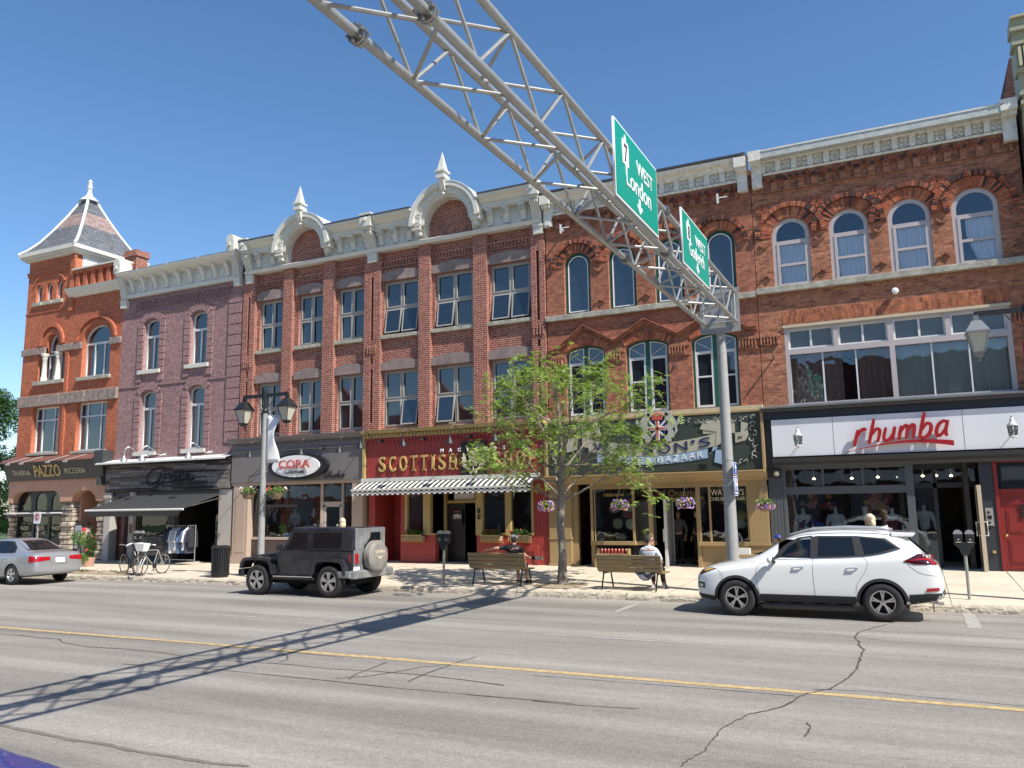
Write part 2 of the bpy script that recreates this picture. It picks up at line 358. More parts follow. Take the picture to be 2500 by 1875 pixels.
# ---------------------------------------------------------------- ground
def road_mat():
    m = bpy.data.materials.new('asphalt'); m.use_nodes = True; t = m.node_tree; N = t.nodes; L = t.links; b = N['Principled BSDF']
    b.inputs['Roughness'].default_value = .82; b.inputs['Specular IOR Level'].default_value = .3
    g = N.new('ShaderNodeNewGeometry')
    def noise(sc, det, ro, stretch):
        mp = N.new('ShaderNodeMapping'); mp.inputs['Scale'].default_value = stretch; L.new(g.outputs['Position'], mp.inputs[0])
        n = N.new('ShaderNodeTexNoise'); n.inputs['Scale'].default_value = sc; n.inputs['Detail'].default_value = det; n.inputs['Roughness'].default_value = ro
        L.new(mp.outputs[0], n.inputs['Vector']); return n.outputs['Fac']
    def rng(src, a, bb, c, d):
        r = N.new('ShaderNodeMapRange'); r.inputs[1].default_value = a; r.inputs[2].default_value = bb; r.inputs[3].default_value = c; r.inputs[4].default_value = d; L.new(src, r.inputs[0]); return r.outputs[0]
    def mul(a, bb):
        x = N.new('ShaderNodeMath'); x.operation = 'MULTIPLY'; L.new(a, x.inputs[0]); L.new(bb, x.inputs[1]); return x.outputs[0]
    f = rng(noise(45, 3, .8, (1, 1, 1)), .35, .65, .70, 1.3)
    f = mul(f, rng(noise(14, 4, .75, (.8, 1, 1)), .35, .68, .84, 1.13)); f = mul(f, rng(noise(1.1, 6, .6, (.05, 1, 1)), .33, .67, .72, 1.2))      # long lanes of wear along the street
    f = mul(f, rng(noise(.5, 5, .6, (.5, 1, 1)), .35, .7, .9, 1.1))
    f = mul(f, rng(noise(6, 5, .7, (.5, 1, 1)), .3, .75, .93, 1.07))
    f = mul(f, rng(noise(9, 3, .6, (.15, 1, 1)), .66, .74, 1, .68))
    sc = N.new('ShaderNodeVectorMath'); sc.operation = 'SCALE'; sc.inputs[0].default_value = (.285, .262, .232); L.new(f, sc.inputs['Scale']); L.new(sc.outputs[0], b.inputs['Base Color'])
    n = noise(60, 3, .7, (1, 1, 1)); bp = N.new('ShaderNodeBump'); bp.inputs['Strength'].default_value = .35; bp.inputs['Distance'].default_value = .01; L.new(n, bp.inputs['Height']); L.new(bp.outputs[0], b.inputs['Normal'])
    return m
M['asphalt'] = road_mat()
M['concrete'] = mat('concrete', (.60, .51, .39), .85, noise=(1.6, .13), bump=.15, bscale=50)
M['concrete_dark'] = mat('concrete_dark', (.22, .2, .17), .9)
M['kerb'] = mat('kerb', (.48, .42, .33), .9, noise=(7, .3), bump=1.0, bscale=18)
M['yellow_line'] = mat('yellow_line', (.47, .34, .16), .75, noise=(9, .35))
M['white_line'] = mat('white_line', (.36, .34, .31), .7, noise=(9, .3))
M['tar'] = mat('tar', (.085, .078, .07), .8, noise=(5, .5))
M['dirt'] = mat('dirt', (.33, .26, .17), .95, noise=(18, .3), bump=.5, bscale=40)
M['grass'] = mat('grass', (.06, .1, .03), .9, noise=(3, .3))
KY = 19.3
ZF = [(-90, .12), (-40, .13), (-25, .15), (-17, .33), (-10, .33), (2, .41), (30, .5)]
def zf(x):
    for (a, p), (b, q) in zip(ZF, ZF[1:]):
        if x <= b: return p+(q-p)*(x-a)/(b-a)
    return .5
def sz(x, y): return .15+(zf(x)-.15)*min(max((y-KY-.2)/(25.5-KY-.2), 0), 1)
def struct(o): o['kind'] = 'structure'; return o
b = MB(); b.add([(-400, -60, -.02), (300, -60, -.02), (300, 400, -.02), (-400, 400, -.02)], [(0, 1, 2, 3)]); struct(b.build('ground', M['grass']))
b = MB(); b.add([(-90, -2.2, 0), (60, -2.2, 0), (60, KY+.01, 0), (-90, KY+.01, 0)], [(0, 1, 2, 3)]); struct(b.build('road', M['asphalt']))
# far pavement: sheet of rows following the fall of the ground
b = MB(); xs = [-90, -60, -40]+[-39+i for i in range(60)]+[30, 60]; ys = [KY+.2, 21.5, 23.5, 25.9, 38]
vs = [(x, y, sz(x, y)) for x in xs for y in ys]; n = len(ys)
b.add(vs, [(i*n+j, (i+1)*n+j, (i+1)*n+j+1, i*n+j+1) for i in range(len(xs)-1) for j in range(n-1)])
struct(b.build('pavement', M['concrete']))
b = MB(); b.box(-90, 60, -7, -2.2, -.01, .15); struct(b.build('near_pavement', M['concrete']))
# slab joints
b = MB()
for x in [-38.5+1.5*i for i in range(29)]:
    for y0, y1 in ((19.55, 22.5), (22.5, 25.4)):
        x1 = x+.0; b.add([(x1, y0, sz(x, y0)+.003), (x1+.018, y0, sz(x, y0)+.003), (x1+.018, y1, sz(x, y1)+.003), (x1, y1, sz(x, y1)+.003)], [(0, 1, 2, 3)])
for y in (21.0, 22.5, 24.0):
    for i in range(40):
        x = -39+i; b.add([(x, y, sz(x, y)+.0035), (x+1, y, sz(x+1, y)+.0035), (x+1, y+.016, sz(x+1, y)+.0035), (x, y+.016, sz(x, y)+.0035)], [(0, 1, 2, 3)])
struct(b.build('pavement_joints', M['concrete_dark']))
# kerb stones, worn and chipped
b = MB(); x = -60
rk = random.Random(3)
while x < 25:
    L_ = rk.uniform(2.6, 4.2); n = int(L_/.16); rows = []
    for i in range(n+1):
        xx = x+.012+(L_-.024)*i/n; j = lambda a: rk.uniform(-a, a)
        rows.append([(xx, KY+j(.012), -.01), (xx, KY+.01+j(.015), .07+j(.01)), (xx, KY+.04+j(.02), .135+j(.012)), (xx, KY+.11+j(.01), .155+j(.004)), (xx, KY+.22, .156)])
    vs = [p for r in rows for p in r]
    b.add(vs, [(i*5+k, (i+1)*5+k, (i+1)*5+k+1, i*5+k+1) for i in range(n) for k in range(4)])
    x += L_
struct(b.build('kerb', M['kerb']))
b = MB(); b.box(-60, 25, KY+.02, KY+.2, -.05, .10); struct(b.build('kerb_core', M['concrete_dark']))
def ribbon(b, pts, w, z):
    P = [Vector((p[0], p[1], 0)) for p in pts]
    for i in range(len(P)-1):
        d = (P[i+1]-P[i]).normalized(); nrm = Vector((-d.y, d.x, 0)); wi = w*random.uniform(.6, 1.3); wj = w*random.uniform(.6, 1.3)
        b.add([P[i]-nrm*wi/2+Vector((0, 0, z)), P[i+1]-nrm*wj/2+Vector((0, 0, z)), P[i+1]+nrm*wj/2+Vector((0, 0, z)), P[i]+nrm*wi/2+Vector((0, 0, z))], [(0, 1, 2, 3)])
b = MB(); x = -70
while x < 40:      # worn centre line, edges wander a little
    x2 = x+1.0; j = [random.uniform(-.012, .012) for _ in range(4)]
    b.add([(x, 10.66+j[0], .004), (x2, 10.66+j[1], .004), (x2, 10.81+j[1], .004), (x, 10.81+j[0], .004)], [(0, 1, 2, 3)]); x = x2
struct(b.build('centre_line', M['yellow_line']))
b = MB()
for x0, x1, y in ((-24.5, -21.3, 13.75), (-14.2, -11.0, 13.75), (-6.1, -2.6, 13.75), (4, 7.4, 13.75), (-36, -32.6, 13.75)):
    ribbon(b, [(x0+(x1-x0)*i/8, y) for i in range(9)], .085, .004)
for x in (-22.4, -9.9, -5.95, .78, 6.9):
    ribbon(b, [(x, 19.25), (x, 18.2), (x, 17.1)], .13 if x != .78 else .2, .004)
for x0, x1 in ((-1.6, -.2), (.9, 3.2), (-6.7, -5.3), (-11, -9.2)): ribbon(b, [(x0, 16.95), (x1, 16.95)], .07, .0045)
struct(b.build('lane_marks', M['white_line']))
def W(px, py, z=0):     # point of the ground plane seen at a photo position, used once to lay out the cracks
    d = rt*((px-1250)/1994.06)-up*((py-937.5)/1994.06)+fwd; t = (z-2.25)/d.z; return (d.x*t, d.y*t)
b = MB(); s_ = .63291
cr1 = [(0, 235), (80, 240), (160, 250), (228, 253), (240, 266), (330, 283), (480, 292), (620, 305), (760, 330), (1000, 345), (1120, 352), (1260, 368), (1450, 378), (1620, 392), (1780, 410), (1945, 433)]
cr2 = [(470, 350), (760, 364), (1000, 388), (1240, 412), (1500, 440), (1800, 468), (2212, 503)]
cr3 = [(0, 218), (300, 238), (640, 262), (960, 288), (1330, 325)]
cr4 = [(1345, 408), (1375, 388), (1430, 368), (1490, 344)]
cr5 = [(1295, 405), (1400, 400), (1520, 382), (1640, 360), (1735, 352), (1790, 335), (1840, 322)]
cr6 = [(1575, 418), (1640, 388), (1735, 355)]
cr7 = [(1085, 308), (1108, 318), (1110, 332), (1080, 342)]
for c, wd in ((cr1, .022), (cr2, .02), (cr3, .016), (cr4, .025), (cr5, .022), (cr6, .025), (cr7, .03)):
    ribbon(b, [W(x*s_, 1400+y*s_) for x, y in c], wd, .0055)
s_ = 1200/2212
dr = [(1590, 232), (1520, 250), (1470, 265), (1448, 285), (1470, 310), (1475, 330), (1495, 345), (1478, 365), (1470, 400), (1455, 440), (1410, 478), (1340, 520), (1240, 540), (1180, 568), (1130, 600), (1060, 620), (980, 632)]
dr2 = [(980, 632), (900, 675), (850, 700), (820, 740), (790, 775), (780, 800), (700, 840), (665, 870)]
dr3 = [(1500, 255), (1600, 262), (1800, 268), (2000, 280), (2212, 296)]; dr4 = [(1350, 278), (1600, 305), (1900, 325), (2212, 342)]
dr5 = [(0, 575), (150, 590), (300, 600), (480, 610)]; dr6 = [(0, 460), (400, 490), (800, 520), (1180, 552)]; dr7 = [(1260, 522), (1500, 530), (1800, 560), (2212, 598)]
dr8 = [(1235, 670), (1255, 695), (1225, 735)]
def jit(c, a=4, k=4):
    out = []
    for p, q in zip(c, c[1:]):
        for i in range(k): out.append((p[0]+(q[0]-p[0])*i/k+random.uniform(-a, a), p[1]+(q[1]-p[1])*i/k+random.uniform(-a, a)*.5))
    return out+[c[-1]]
for c, wd, a in ((dr, .03, 5), (dr2, .016, 6), (dr3, .014, 1), (dr4, .014, 1), (dr5, .016, .5), (dr6, .016, .5), (dr7, .014, .5), (dr8, .02, 5)):
    ribbon(b, [W(1300+x*s_, 1400+y*s_) for x, y in jit(c, a)], wd, .0055)
struct(b.build('road_cracks', M['tar']))
b = MB()
for sg in ([(-60, 7.9), (-18, 4.75), (-9, 4.0)],):
    pass
s_ = .63291; ribbon(b, [W(x*s_, 1400+y*s_) for x, y in jit([(0, 585), (120, 610), (260, 640), (400, 660), (520, 685), (640, 705), (800, 730), (960, 745)], 4)], .06, .005)
M['filler'] = mat('filler', (.17, .15, .13), .8, noise=(4, .2)); struct(b.build('crack_filler', M['filler']))
b = MB(); b.lathe([(.0, .0), (.75, .0), (.7, .02), (0, .025)], (-8.62, 20.55, sz(-8.6, 20.6)-.004), n=14); struct(b.build('tree_pit', M['dirt']))
b = MB(); vs = []
for i in range(15):
    x = -29.3+i*.38; vs += [(x, 19.62+random.uniform(-.04, .04), .162), (x, 19.95, .2+random.uniform(0, .03)), (x, 20.45+random.uniform(-.1, .1), .165)]
b.add(vs, [(i*3+k, i*3+3+k, i*3+4+k, i*3+1+k) for i in range(14) for k in range(2)]); struct(b.build('planting_bed', M['dirt']))
# ---------------------------------------------------------------- building helpers
YF = 25.5
def cx(x, Y): return x*Y/YF            # same sight line carried to another depth
def cz(z, Y): return 2.25+(z-2.25)*Y/YF
M['v1'] = mat('voussoir_red', (.38, .11, .055), .9, noise=(9, .3)); M['v2'] = mat('voussoir_dark', (.07, .035, .03), .9, noise=(9, .3)); M['v3'] = mat('voussoir_orange', (.45, .17, .08), .9, noise=(9, .3)); M['v4'] = mat('voussoir_brown', (.23, .075, .045), .9, noise=(9, .3))
M['pane'].node_tree.nodes['Principled BSDF'].inputs['IOR'].default_value = 2.1
M['pane'].node_tree.nodes['Principled BSDF'].inputs['Base Color'].default_value = (.014, .022, .030, 1)
def window(par, outer, holes, y, fm, pm, sill=None, th=.07, name='window', pane_back=.04):
    o = plate(name, [outer]+holes, y, y+th, fm, par)
    xs = [p[0] for p in outer]; z_ = [p[1] for p in outer]
    mx, mz = (min(xs)+max(xs))/2, (min(z_)+max(z_))/2
    plate('pane', [[(mx+(a-mx)*.985, mz+(c-mz)*.985) for a, c in outer]], y+pane_back, y+pane_back+.006, pm, o)
    if sill:
        x0, x1, z0, z1, pr, m = sill
        MB().box(x0, x1, y-pr, y+th, z0, z1).build('window_sill', m, o, bevel=.01)
    return o
def grid(x0, x1, z0, z1, nx, nz, bar=.06, edge=.07, zr=None, xr=None):
    out = []; xr = xr or [1/nx]*nx; zr = zr or [1/nz]*nz; X0, X1, Z0, Z1 = x0+edge, x1-edge, z0+edge, z1-edge
    ax = X0
    for i in range(nx):
        w_ = (X1-X0-bar*(nx-1))*xr[i]; az = Z0
        for j in range(nz):
            h_ = (Z1-Z0-bar*(nz-1))*zr[j]; out.append(rect(ax, ax+w_, az, az+h_)); az += h_+bar
        ax += w_+bar
    return out
def shell(par, x0, x1, ztop, wallmat, y0=25.9, y1=38, ground=-.1, roofmat=None):
    b = MB(); b.box(x0, x0+.3, y0, y1, ground, ztop); b.box(x1-.3, x1, y0, y1, ground, ztop); b.box(x0+.3, x1-.3, y1-.3, y1, ground, ztop); b.build('side_walls', wallmat, par)
    MB().box(x0+.3, x1-.3, y0, y1-.3, ztop-.35, ztop-.1).build('roof', roofmat or M['dark_flash'], par)
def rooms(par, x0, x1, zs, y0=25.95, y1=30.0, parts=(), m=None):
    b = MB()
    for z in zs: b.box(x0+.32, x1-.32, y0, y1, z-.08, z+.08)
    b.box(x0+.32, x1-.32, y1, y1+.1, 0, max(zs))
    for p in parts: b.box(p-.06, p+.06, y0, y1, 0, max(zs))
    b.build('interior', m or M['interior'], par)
def voussoirs(par, cx_, cz_, r0, r1, y, n, a0=0, a1=180, mats=('v1', 'v3', 'v2', 'v4'), wts=(5, 4, 1, 2), th=.04, rz=1):
    b = MB(); g = .18
    for i in range(n):
        t0 = R(a0+(a1-a0)*(i+g/2)/n); t1 = R(a0+(a1-a0)*(i+1-g/2)/n); b.mi = random.choices(range(len(mats)), wts[:len(mats)])[0]
        b.prism([(cx_+r0*math.cos(t0), cz_+r0*rz*math.sin(t0)), (cx_+r1*math.cos(t0), cz_+r1*rz*math.sin(t0)), (cx_+r1*math.cos(t1), cz_+r1*rz*math.sin(t1)), (cx_+r0*math.cos(t1), cz_+r0*rz*math.sin(t1))], y-random.uniform(.008, .02), y+th)
    return b.build('arch_bricks', [M[k] for k in mats], par)
def ring(cx_, cz_, r0, r1, a0=0, a1=180, n=24, rz=1):
    return arc(cx_, cz_, r1, r1*rz, a0, a1, n)+arc(cx_, cz_, r0, r0*rz, a1, a0, n)
def cornice_bracket(b, x, w_, zt, zb, yo, yi, steps=3):
    """scrolled bracket: profile in y-z swept over its width"""
    h = zt-zb
    b.mould(x-w_/2, x+w_/2, [(yi, zt), (yo, zt), (yo, zt-.16*h), (yo+.25*(yi-yo), zt-.3*h), (yo+.5*(yi-yo), zt-.55*h), (yo+.72*(yi-yo), zt-.85*h), (yo+.75*(yi-yo), zb), (yi, zb)])
# ================================================================ building 1: corner tavern with tower
B1 = thing('corner_building', 'orange brick corner building with a pyramid roofed tower and rough stone ground floor', 'building', (-36, 25.5, 0))
sg = [(-39.65, -36.15), (-36.15, -32.5)]
arch_big = archp(-35.22, -33.25, 8.62, 10.35, .78, 20)
arch_sm = archp(-38.4, -36.5, 8.66, 10.05, 0, 1)[:2]+[(-36.5, 10.05), (-37.02, 10.05)]+arc(-37.45, 10.4, .43, .62, 0, 180, 14)+[(-37.88, 10.05), (-38.4, 10.05)]
lowA, lowB = rect(-38.56, -36.6, 5.15, 7.40), rect(-35.33, -33.25, 5.12, 7.42)
trip = [archp(x, x+.44, 12.7, 13.42, .24, 10) for x in (-38.98, -38.2, -37.42)]
plate('wall', [[(-39.65, 3.4), (-32.5, 3.4), (-32.5, 13.95), (-36.1, 13.95), (-36.1, 15.2), (-39.65, 15.2)], arch_big, arch_sm, lowA, lowB]+trip, 25.5, 25.85, M['brick_orange'], B1)
b = MB(); b.box(-39.65, -39.35, 25.85, 29.1, -.1, 15.2); b.box(-39.35, -36.4, 28.8, 29.1, 10, 15.2); b.box(-39.65, -39.35, 29.1, 38, -.1, 13.6); b.box(-39.35, -32.5, 37.7, 38, -.1, 13.6); b.box(-32.8, -32.5, 25.85, 37.7, -.1, 13.3); b.build('side_walls', M['brick_orange'], B1)
b = MB(); b.box(-36.4, -36.1, 25.85, 28.8, 13.4, 15.2)
for i in range(17): b.box(-36.1, -36.075, 25.95+i*.18, 26.07+i*.18, 13.6, 15.15)
b.build('clapboard', M['frame_white'], B1)
MB().box(-39.35, -32.8, 25.85, 37.7, 13.2, 13.45).build('roof', M['dark_flash'], B1)
rooms(B1, -39.65, -32.5, [.1, 4.6, 8.1, 11.9], m=M['dark'])
# tower corner piers and mid band
b = MB()
for z0, z1, p in ((14.1, 14.22, .05), (14.22, 14.32, .09), (12.15, 12.2, .04)): b.box(-39.68, -36.07, 25.5-p, 25.5, z0, z1)
b.box(-36.32, -36.02, 25.38, 25.5, 12.0, 15.2); b.box(-36.3, -36.1, 25.42, 25.5, 5.0, 10.0)
b.build('brick_bands', M['brick_orange'], B1)
b = MB()
for i in range(6): b.box(-35.85+i*.55, -35.62+i*.55, 25.36, 25.5, 13.05, 13.8)
b.box(-36.05, -32.6, 25.3, 25.5, 13.8, 13.95); b.build('parapet_piers', M['brick_orange'], B1)
b = MB(); b.mould(-36.3, -32.55, [(25.5, 12.62), (25.42, 12.62), (25.2, 12.85), (25.12, 13.02), (25.5, 13.05)])
b.box(-36.05, -32.5, 25.25, 25.9, 13.95, 14.02); b.build('cornice', M['cream'], B1)
b = MB()      # stone bands
for a, c in ((-39.68, -38.4), (-36.5, -35.22), (-33.25, -32.5)): b.box(a, c, 25.4, 25.5, 10.03, 10.36)
b.box(-37.02, -36.5, 25.4, 25.6, 10.03, 10.36); b.box(-38.4, -37.88, 25.4, 25.6, 10.03, 10.36)
rk = random.Random(5); x = -39.66
for wv in (.75, 1.0, .9, .5, .75, 1.05, 1.0, .65, .56):
    b.box(x+.01, min(x+wv, -32.5)-.01, 25.40-rk.uniform(0, .05), 25.5, 7.43, 7.97); x += wv
b.build('stone_band', M['brown_stone'], B1, bevel=.02)
for c_, z_, r_, rz in ((-34.23, 10.35, 1.0, .84), (-37.45, 10.4, .5, 1.2)):
    plate('arch_hood', [ring(c_, z_, r_+.28, r_+.42, 0, 180, 24, rz)], 25.38, 25.5, M['brick_orange'], B1)
    plate('arch_ring', [ring(c_, z_, r_, r_+.2, 0, 180, 24, rz)], 25.46, 25.5, M['brick_orange'], B1)
plate('arch_hood', [ring(-37.98, 13.45, 1.15, 1.25, 12, 168, 24, .62)], 25.43, 25.5, M['brick_orange'], B1)
S = M['sill_stone']; F = M['frame_white']
window(B1, archp(-35.22, -33.25, 8.62, 10.35, .78, 20), [rect(-35.12, -34.62, 8.72, 10.2), rect(-34.54, -33.95, 8.72, 10.2), rect(-33.87, -33.35, 8.72, 10.2), archp(-35.12, -33.35, 10.3, 10.36, .68, 20)], 25.72, F, M['pane'], sill=(-35.4, -33.1, 8.46, 8.62, .35, S))
window(B1, rect(-38.4, -36.5, 8.66, 10.03), grid(-38.4, -36.5, 8.66, 10.03, 3, 1, xr=[.25, .5, .25]), 25.74, F, M['pane'], sill=(-38.6, -36.3, 8.48, 8.66, .38, S))
window(B1, archp(-37.86, -37.04, 10.1, 10.4, .6, 14), [archp(-37.78, -37.12, 10.18, 10.42, .5, 14)], 25.74, F, M['pane'])
for x in (-38.0, -36.98):
    b = MB(); b.lathe([(.16, 8.66), (.16, 8.84), (.12, 8.9), (.105, 9.75), (.13, 9.78), (.11, 9.82), (.2, 9.97), (.2, 10.04)], (x, 25.55, 0), n=12); b.build('column', M['cream_old'], B1, smooth=True)
for q in (lowA, lowB):
    x0, x1, z0, z1 = q[0][0], q[1][0], q[0][1], q[2][1]
    window(B1, q, grid(x0, x1, z0, z1, 3, 2, zr=[.74, .26], xr=[.24, .5, .26], edge=.09), 25.7, F, M['pane'], sill=(x0-.15, x1+.15, z0-.12, z0, .32, S))
for q in trip:
    x0 = q[0][0]; window(B1, q, [archp(x0+.06, x0+.38, 12.76, 13.42, .18, 10)], 25.62, F, M['pane'], sill=(x0-.12, x0+.56, 12.52, 12.7, .25, S))
# tower roof
def tower_roof():
    x0, x1, y0, y1 = -40.02, -35.75, 25.1, 29.45; cxx, cyy = (x0+x1)/2, (y0+y1)/2
    prof = [(1.0, 15.28), (.86, 15.55), (.70, 16.0), (.5, 16.75), (.30, 17.6), (.10, 18.55)]
    rings = [[(cxx+s*(x0-cxx)*f, cyy+t*(y0-cyy)*f, z) for s, t in ((1, 1), (-1, 1), (-1, -1), (1, -1))] for f, z in prof]
    b = MB()
    for i in range(len(prof)-1):
        b.mi = 1 if i == 3 else 0
        b.add(rings[i]+rings[i+1], [(j, (j+1) % 4, 4+(j+1) % 4, 4+j) for j in range(4)])
    o = b.build('tower_roof', [M['slate'], M['slate_pink']], B1)
    h = MB()
    for j in range(4): h.tube([rings[i][j] for i in range(len(prof))], .075, 6)
    h.lathe([(.5, 18.45), (.42, 18.55), (.16, 18.8), (.1, 19.05), (.14, 19.1), (.09, 19.16), (.15, 19.2), (.15, 19.26), (.1, 19.3), (.1, 19.5), (.13, 19.53), (.02, 19.7)], (cxx, cyy, 0), n=12); h.build('ridge_caps', M['flashing'], o, smooth=True)
    b = MB(); b.box(x0, x1, y0, y1, 15.1, 15.3); b.box(x0+.1, x1-.1, y0+.1, y1-.1, 14.98, 15.1); b.box(x0+.25, x1-.25, y0+.25, y1-.25, 14.88, 14.98); b.build('eave', M['cream'], B1)
tower_roof()
# ground floor: stucco with arches on rough stone piers
ap = [(-39.35, 2.3), (-35.8, 2.3)]+[(-35.8, 2.7)]+arc(-36.4, 2.72, .6, .58, 0, 90, 8)+arc(-38.75, 2.72, .6, .58, 90, 180, 8)
plate('stucco_wall', [[(-39.65, 2.8), (-39.35, 2.8), (-39.35, 2.75)]+arc(-38.75, 2.72, .6, .6, 175, 90, 8)+arc(-36.4, 2.72, .6, .6, 90, 0, 8)+[(-35.8, 2.8), (-35.02, 2.8)]+arc(-34.18, 2.72, .84, .6, 174, 6, 16)+[(-33.34, 2.8), (-32.75, 2.8), (-32.75, 3.85), (-39.65, 3.85)]], 25.3, 25.7, M['stucco'], B1)
b = MB(); rk = random.Random(9)
def stonepier(x0, x1, z1, y=25.42):
    z = 0.05
    while z < z1-.05:
        h = min(.26, z1-z); k = rk.choice((1, 2)); xs_ = [x0, (x0+x1)/2+rk.uniform(-.08, .08), x1] if k == 2 else [x0, x1]
        for p, q in zip(xs_, xs_[1:]): b.box(p+.008, q-.008, y-rk.uniform(.0, .09), 25.85, z+.008, z+h-.008)
        z += h
for x0, x1 in ((-39.65, -39.35), (-35.8, -35.02), (-33.34, -32.75)): stonepier(x0, x1, 2.8)
b.build('stone_piers', M['rough_stone'], B1, bevel=.03)
MB().box(-39.35, -35.8, 25.5, 25.8, .05, .75).build('stall_riser', M['rough_stone'], B1)
ar3 = [archp(x, x+.82, 2.42, 2.85, .38, 12) for x in (-39.18, -38.02, -36.86)]
window(B1, rect(-39.35, -35.8, 2.3, 3.3), ar3, 25.62, M['black'], M['glass'])
lw = [rect(-39.2+i*1.16, -38.2+i*1.16, .85, 2.15) for i in range(3)]
sw = window(B1, rect(-39.35, -35.8, .75, 2.3), lw, 25.62, M['black'], M['glass'], name='shop_window')
for i in range(3): text('window_lettering', 'PAZZO', 0, 0, 25.6, .2, M['thistle_cream'], B1, fit=(-39.0+i*1.16, -38.4+i*1.16, 1.5, 1.66), ext=.002)
MB().tube([(-39.5, 25.05, 2.28), (-35.3, 25.05, 2.28)], .035, 8).build('canopy_rail', M['frame_white'], B1, smooth=True)
MB().box(-39.4, -35.4, 25.08, 25.55, 2.12, 2.22).build('canopy_box', M['charcoal'], B1)
b = MB(); b.box(-35.02, -34.9, 25.75, 27.6, .1, 3.3); b.box(-33.46, -33.34, 25.75, 27.6, .1, 3.3); b.box(-35, -33.3, 27.6, 27.7, .1, 3.5); b.box(-35, -33.3, 25.75, 27.6, 3.32, 3.4); b.build('porch', M['stucco'], B1)
MB().box(-34.2, -33.5, 27.5, 27.58, .15, 2.3).build('door', M['black'], B1)
t1 = thing('menu_board', 'tall black framed menu board in the arched doorway of the corner tavern', 'notice board', (-34.6, 25.6, .5))
MB().box(-34.98, -34.42, 25.52, 25.57, .6, 1.75).build('frame', M['black'], t1); MB().box(-34.92, -34.48, 25.505, 25.53, .66, 1.69).build('menu', mat('menu', (.30, .33, .40), .3), t1)
# chimney on the neighbour
ch = MB(); ch.box(-35.75, -34.95, 28.0, 28.7, 13.3, 15.3); ch.box(-35.82, -34.88, 27.93, 28.77, 15.3, 15.62)
# fascia with lettering
def slab(name, x0, x1, zb, zt, yb, yt, m, par, d=.05):   # board leaning outwards at the top
    return MB().add([(x0, yb, zb), (x1, yb, zb), (x1, yt, zt), (x0, yt, zt), (x0, 25.5, zb), (x1, 25.5, zb), (x1, 25.5, zt), (x0, 25.5, zt)], [(0, 1, 2, 3), (5, 4, 7, 6), (0, 3, 7, 4), (1, 5, 6, 2), (3, 2, 6, 7), (0, 4, 5, 1)]).build(name, m, par)
t1 = thing('shop_sign', 'long charcoal tavern sign board with gold raised lettering under a brown metal canopy', 'shop sign', (-36, 25.2, 3.8))
sb = slab('board', -39.7, -32.75, 3.82, 4.72, 25.2, 24.95, M['charcoal'], t1)
lean = lambda v: Vector((v.x, v.y-(v.z-3.82)*.278, v.z))
text('lettering', 'TAVERNA', 0, 0, 25.18, .3, M['tan_letter'], t1, fit=(-39.1, -37.75, 4.08, 4.32), fn=lean, ext=.02)
text('lettering', 'PAZZO', 0, 0, 25.18, .5, M['gold_letter'], t1, fit=(-37.45, -35.6, 3.98, 4.52), fn=lean, ext=.03, off=.002)
text('lettering', 'PIZZERIA', 0, 0, 25.18, .3, M['tan_letter'], t1, fit=(-35.3, -33.85, 4.08, 4.32), fn=lean, ext=.02)
MB().add([(-39.85, 24.8, 4.7), (-33.2, 24.8, 4.7), (-33.2, 25.5, 5.02), (-39.85, 25.5, 5.02), (-39.85, 24.8, 4.66), (-33.2, 24.8, 4.66), (-33.2, 25.5, 4.98), (-39.85, 25.5, 4.98)], [(0, 1, 2, 3), (7, 6, 5, 4), (0, 4, 5, 1), (1, 5, 6, 2), (2, 6, 7, 3), (3, 7, 4, 0)]).build('canopy', M['brown_metal'], t1)
b = MB(); b.box(-33.2, -32.6, 24.95, 25.5, 4.5, 5.05); b.box(-33.0, -32.75, 25.0, 25.5, 3.5, 3.85); b.build('end_block', M['charcoal'], t1)
for i, (x, lb) in enumerate(((-38.4, 'first thin arm lamp from the left on the tavern sign'), (-37.4, 'thin arm lamp reaching over the left half of the tavern sign, beside the end one'), (-35.5, 'thin arm lamp over the gold centre word of the tavern sign'), (-34.3, 'thin arm lamp nearest the drainage block at the right end of the tavern sign'))):
    t2 = thing('sign_lamp', lb, 'lamp', (x, 25.4, 5.0), group='arm lamps over the tavern sign')
    MB().tube([(x, 25.45, 4.98), (x-.02, 24.35, 4.62)], .018, 6).build('arm', M['alu'], t2); MB().tube([(x-.13, 24.35, 4.58), (x+.1, 24.35, 4.58)], .045, 8).build('lamp_head', M['alu'], t2)
# ================================================================ building 2: mauve painted brick
B2 = thing('mauve_building', 'narrow painted mauve brick building with tall round headed windows and pale bracketed cornice', 'building', (-28.8, 25.5, 0))
wins = [archp(x, x+.99, z0, z1, .2, 12) for x, z0, z1 in ((-31.03, 8.58, 10.72), (-28.10, 8.60, 10.74), (-31.03, 4.9, 7.42), (-28.08, 4.9, 7.42))]
plate('wall', [rect(-32.5, -25.05, 3.2, 12.1)]+wins, 25.5, 25.85, M['brick_mauve'], B2)
shell(B2, -32.45, -25.1, 13.0, M['brick_mauve']); rooms(B2, -32.5, -25.05, [4.4, 8.1, 11.5], m=M['dark'])
ch.build('chimney', M['brick_brown'], B1)
for q in wins:
    x0, x1, z0, z1 = q[0][0], q[1][0], q[0][1], q[2][1]; zm = z1-.62
    window(B2, q, [rect(x0+.09, x0+.455, z0+.09, zm), rect(x0+.545, x1-.09, z0+.09, zm), archp(x0+.09, x1-.09, zm+.1, z1-.02, .17, 12)], 25.66, M['frame_white'], M['pane'], sill=(x0-.2, x1+.2, z0-.16, z0, .28, M['cream']))
b = MB()
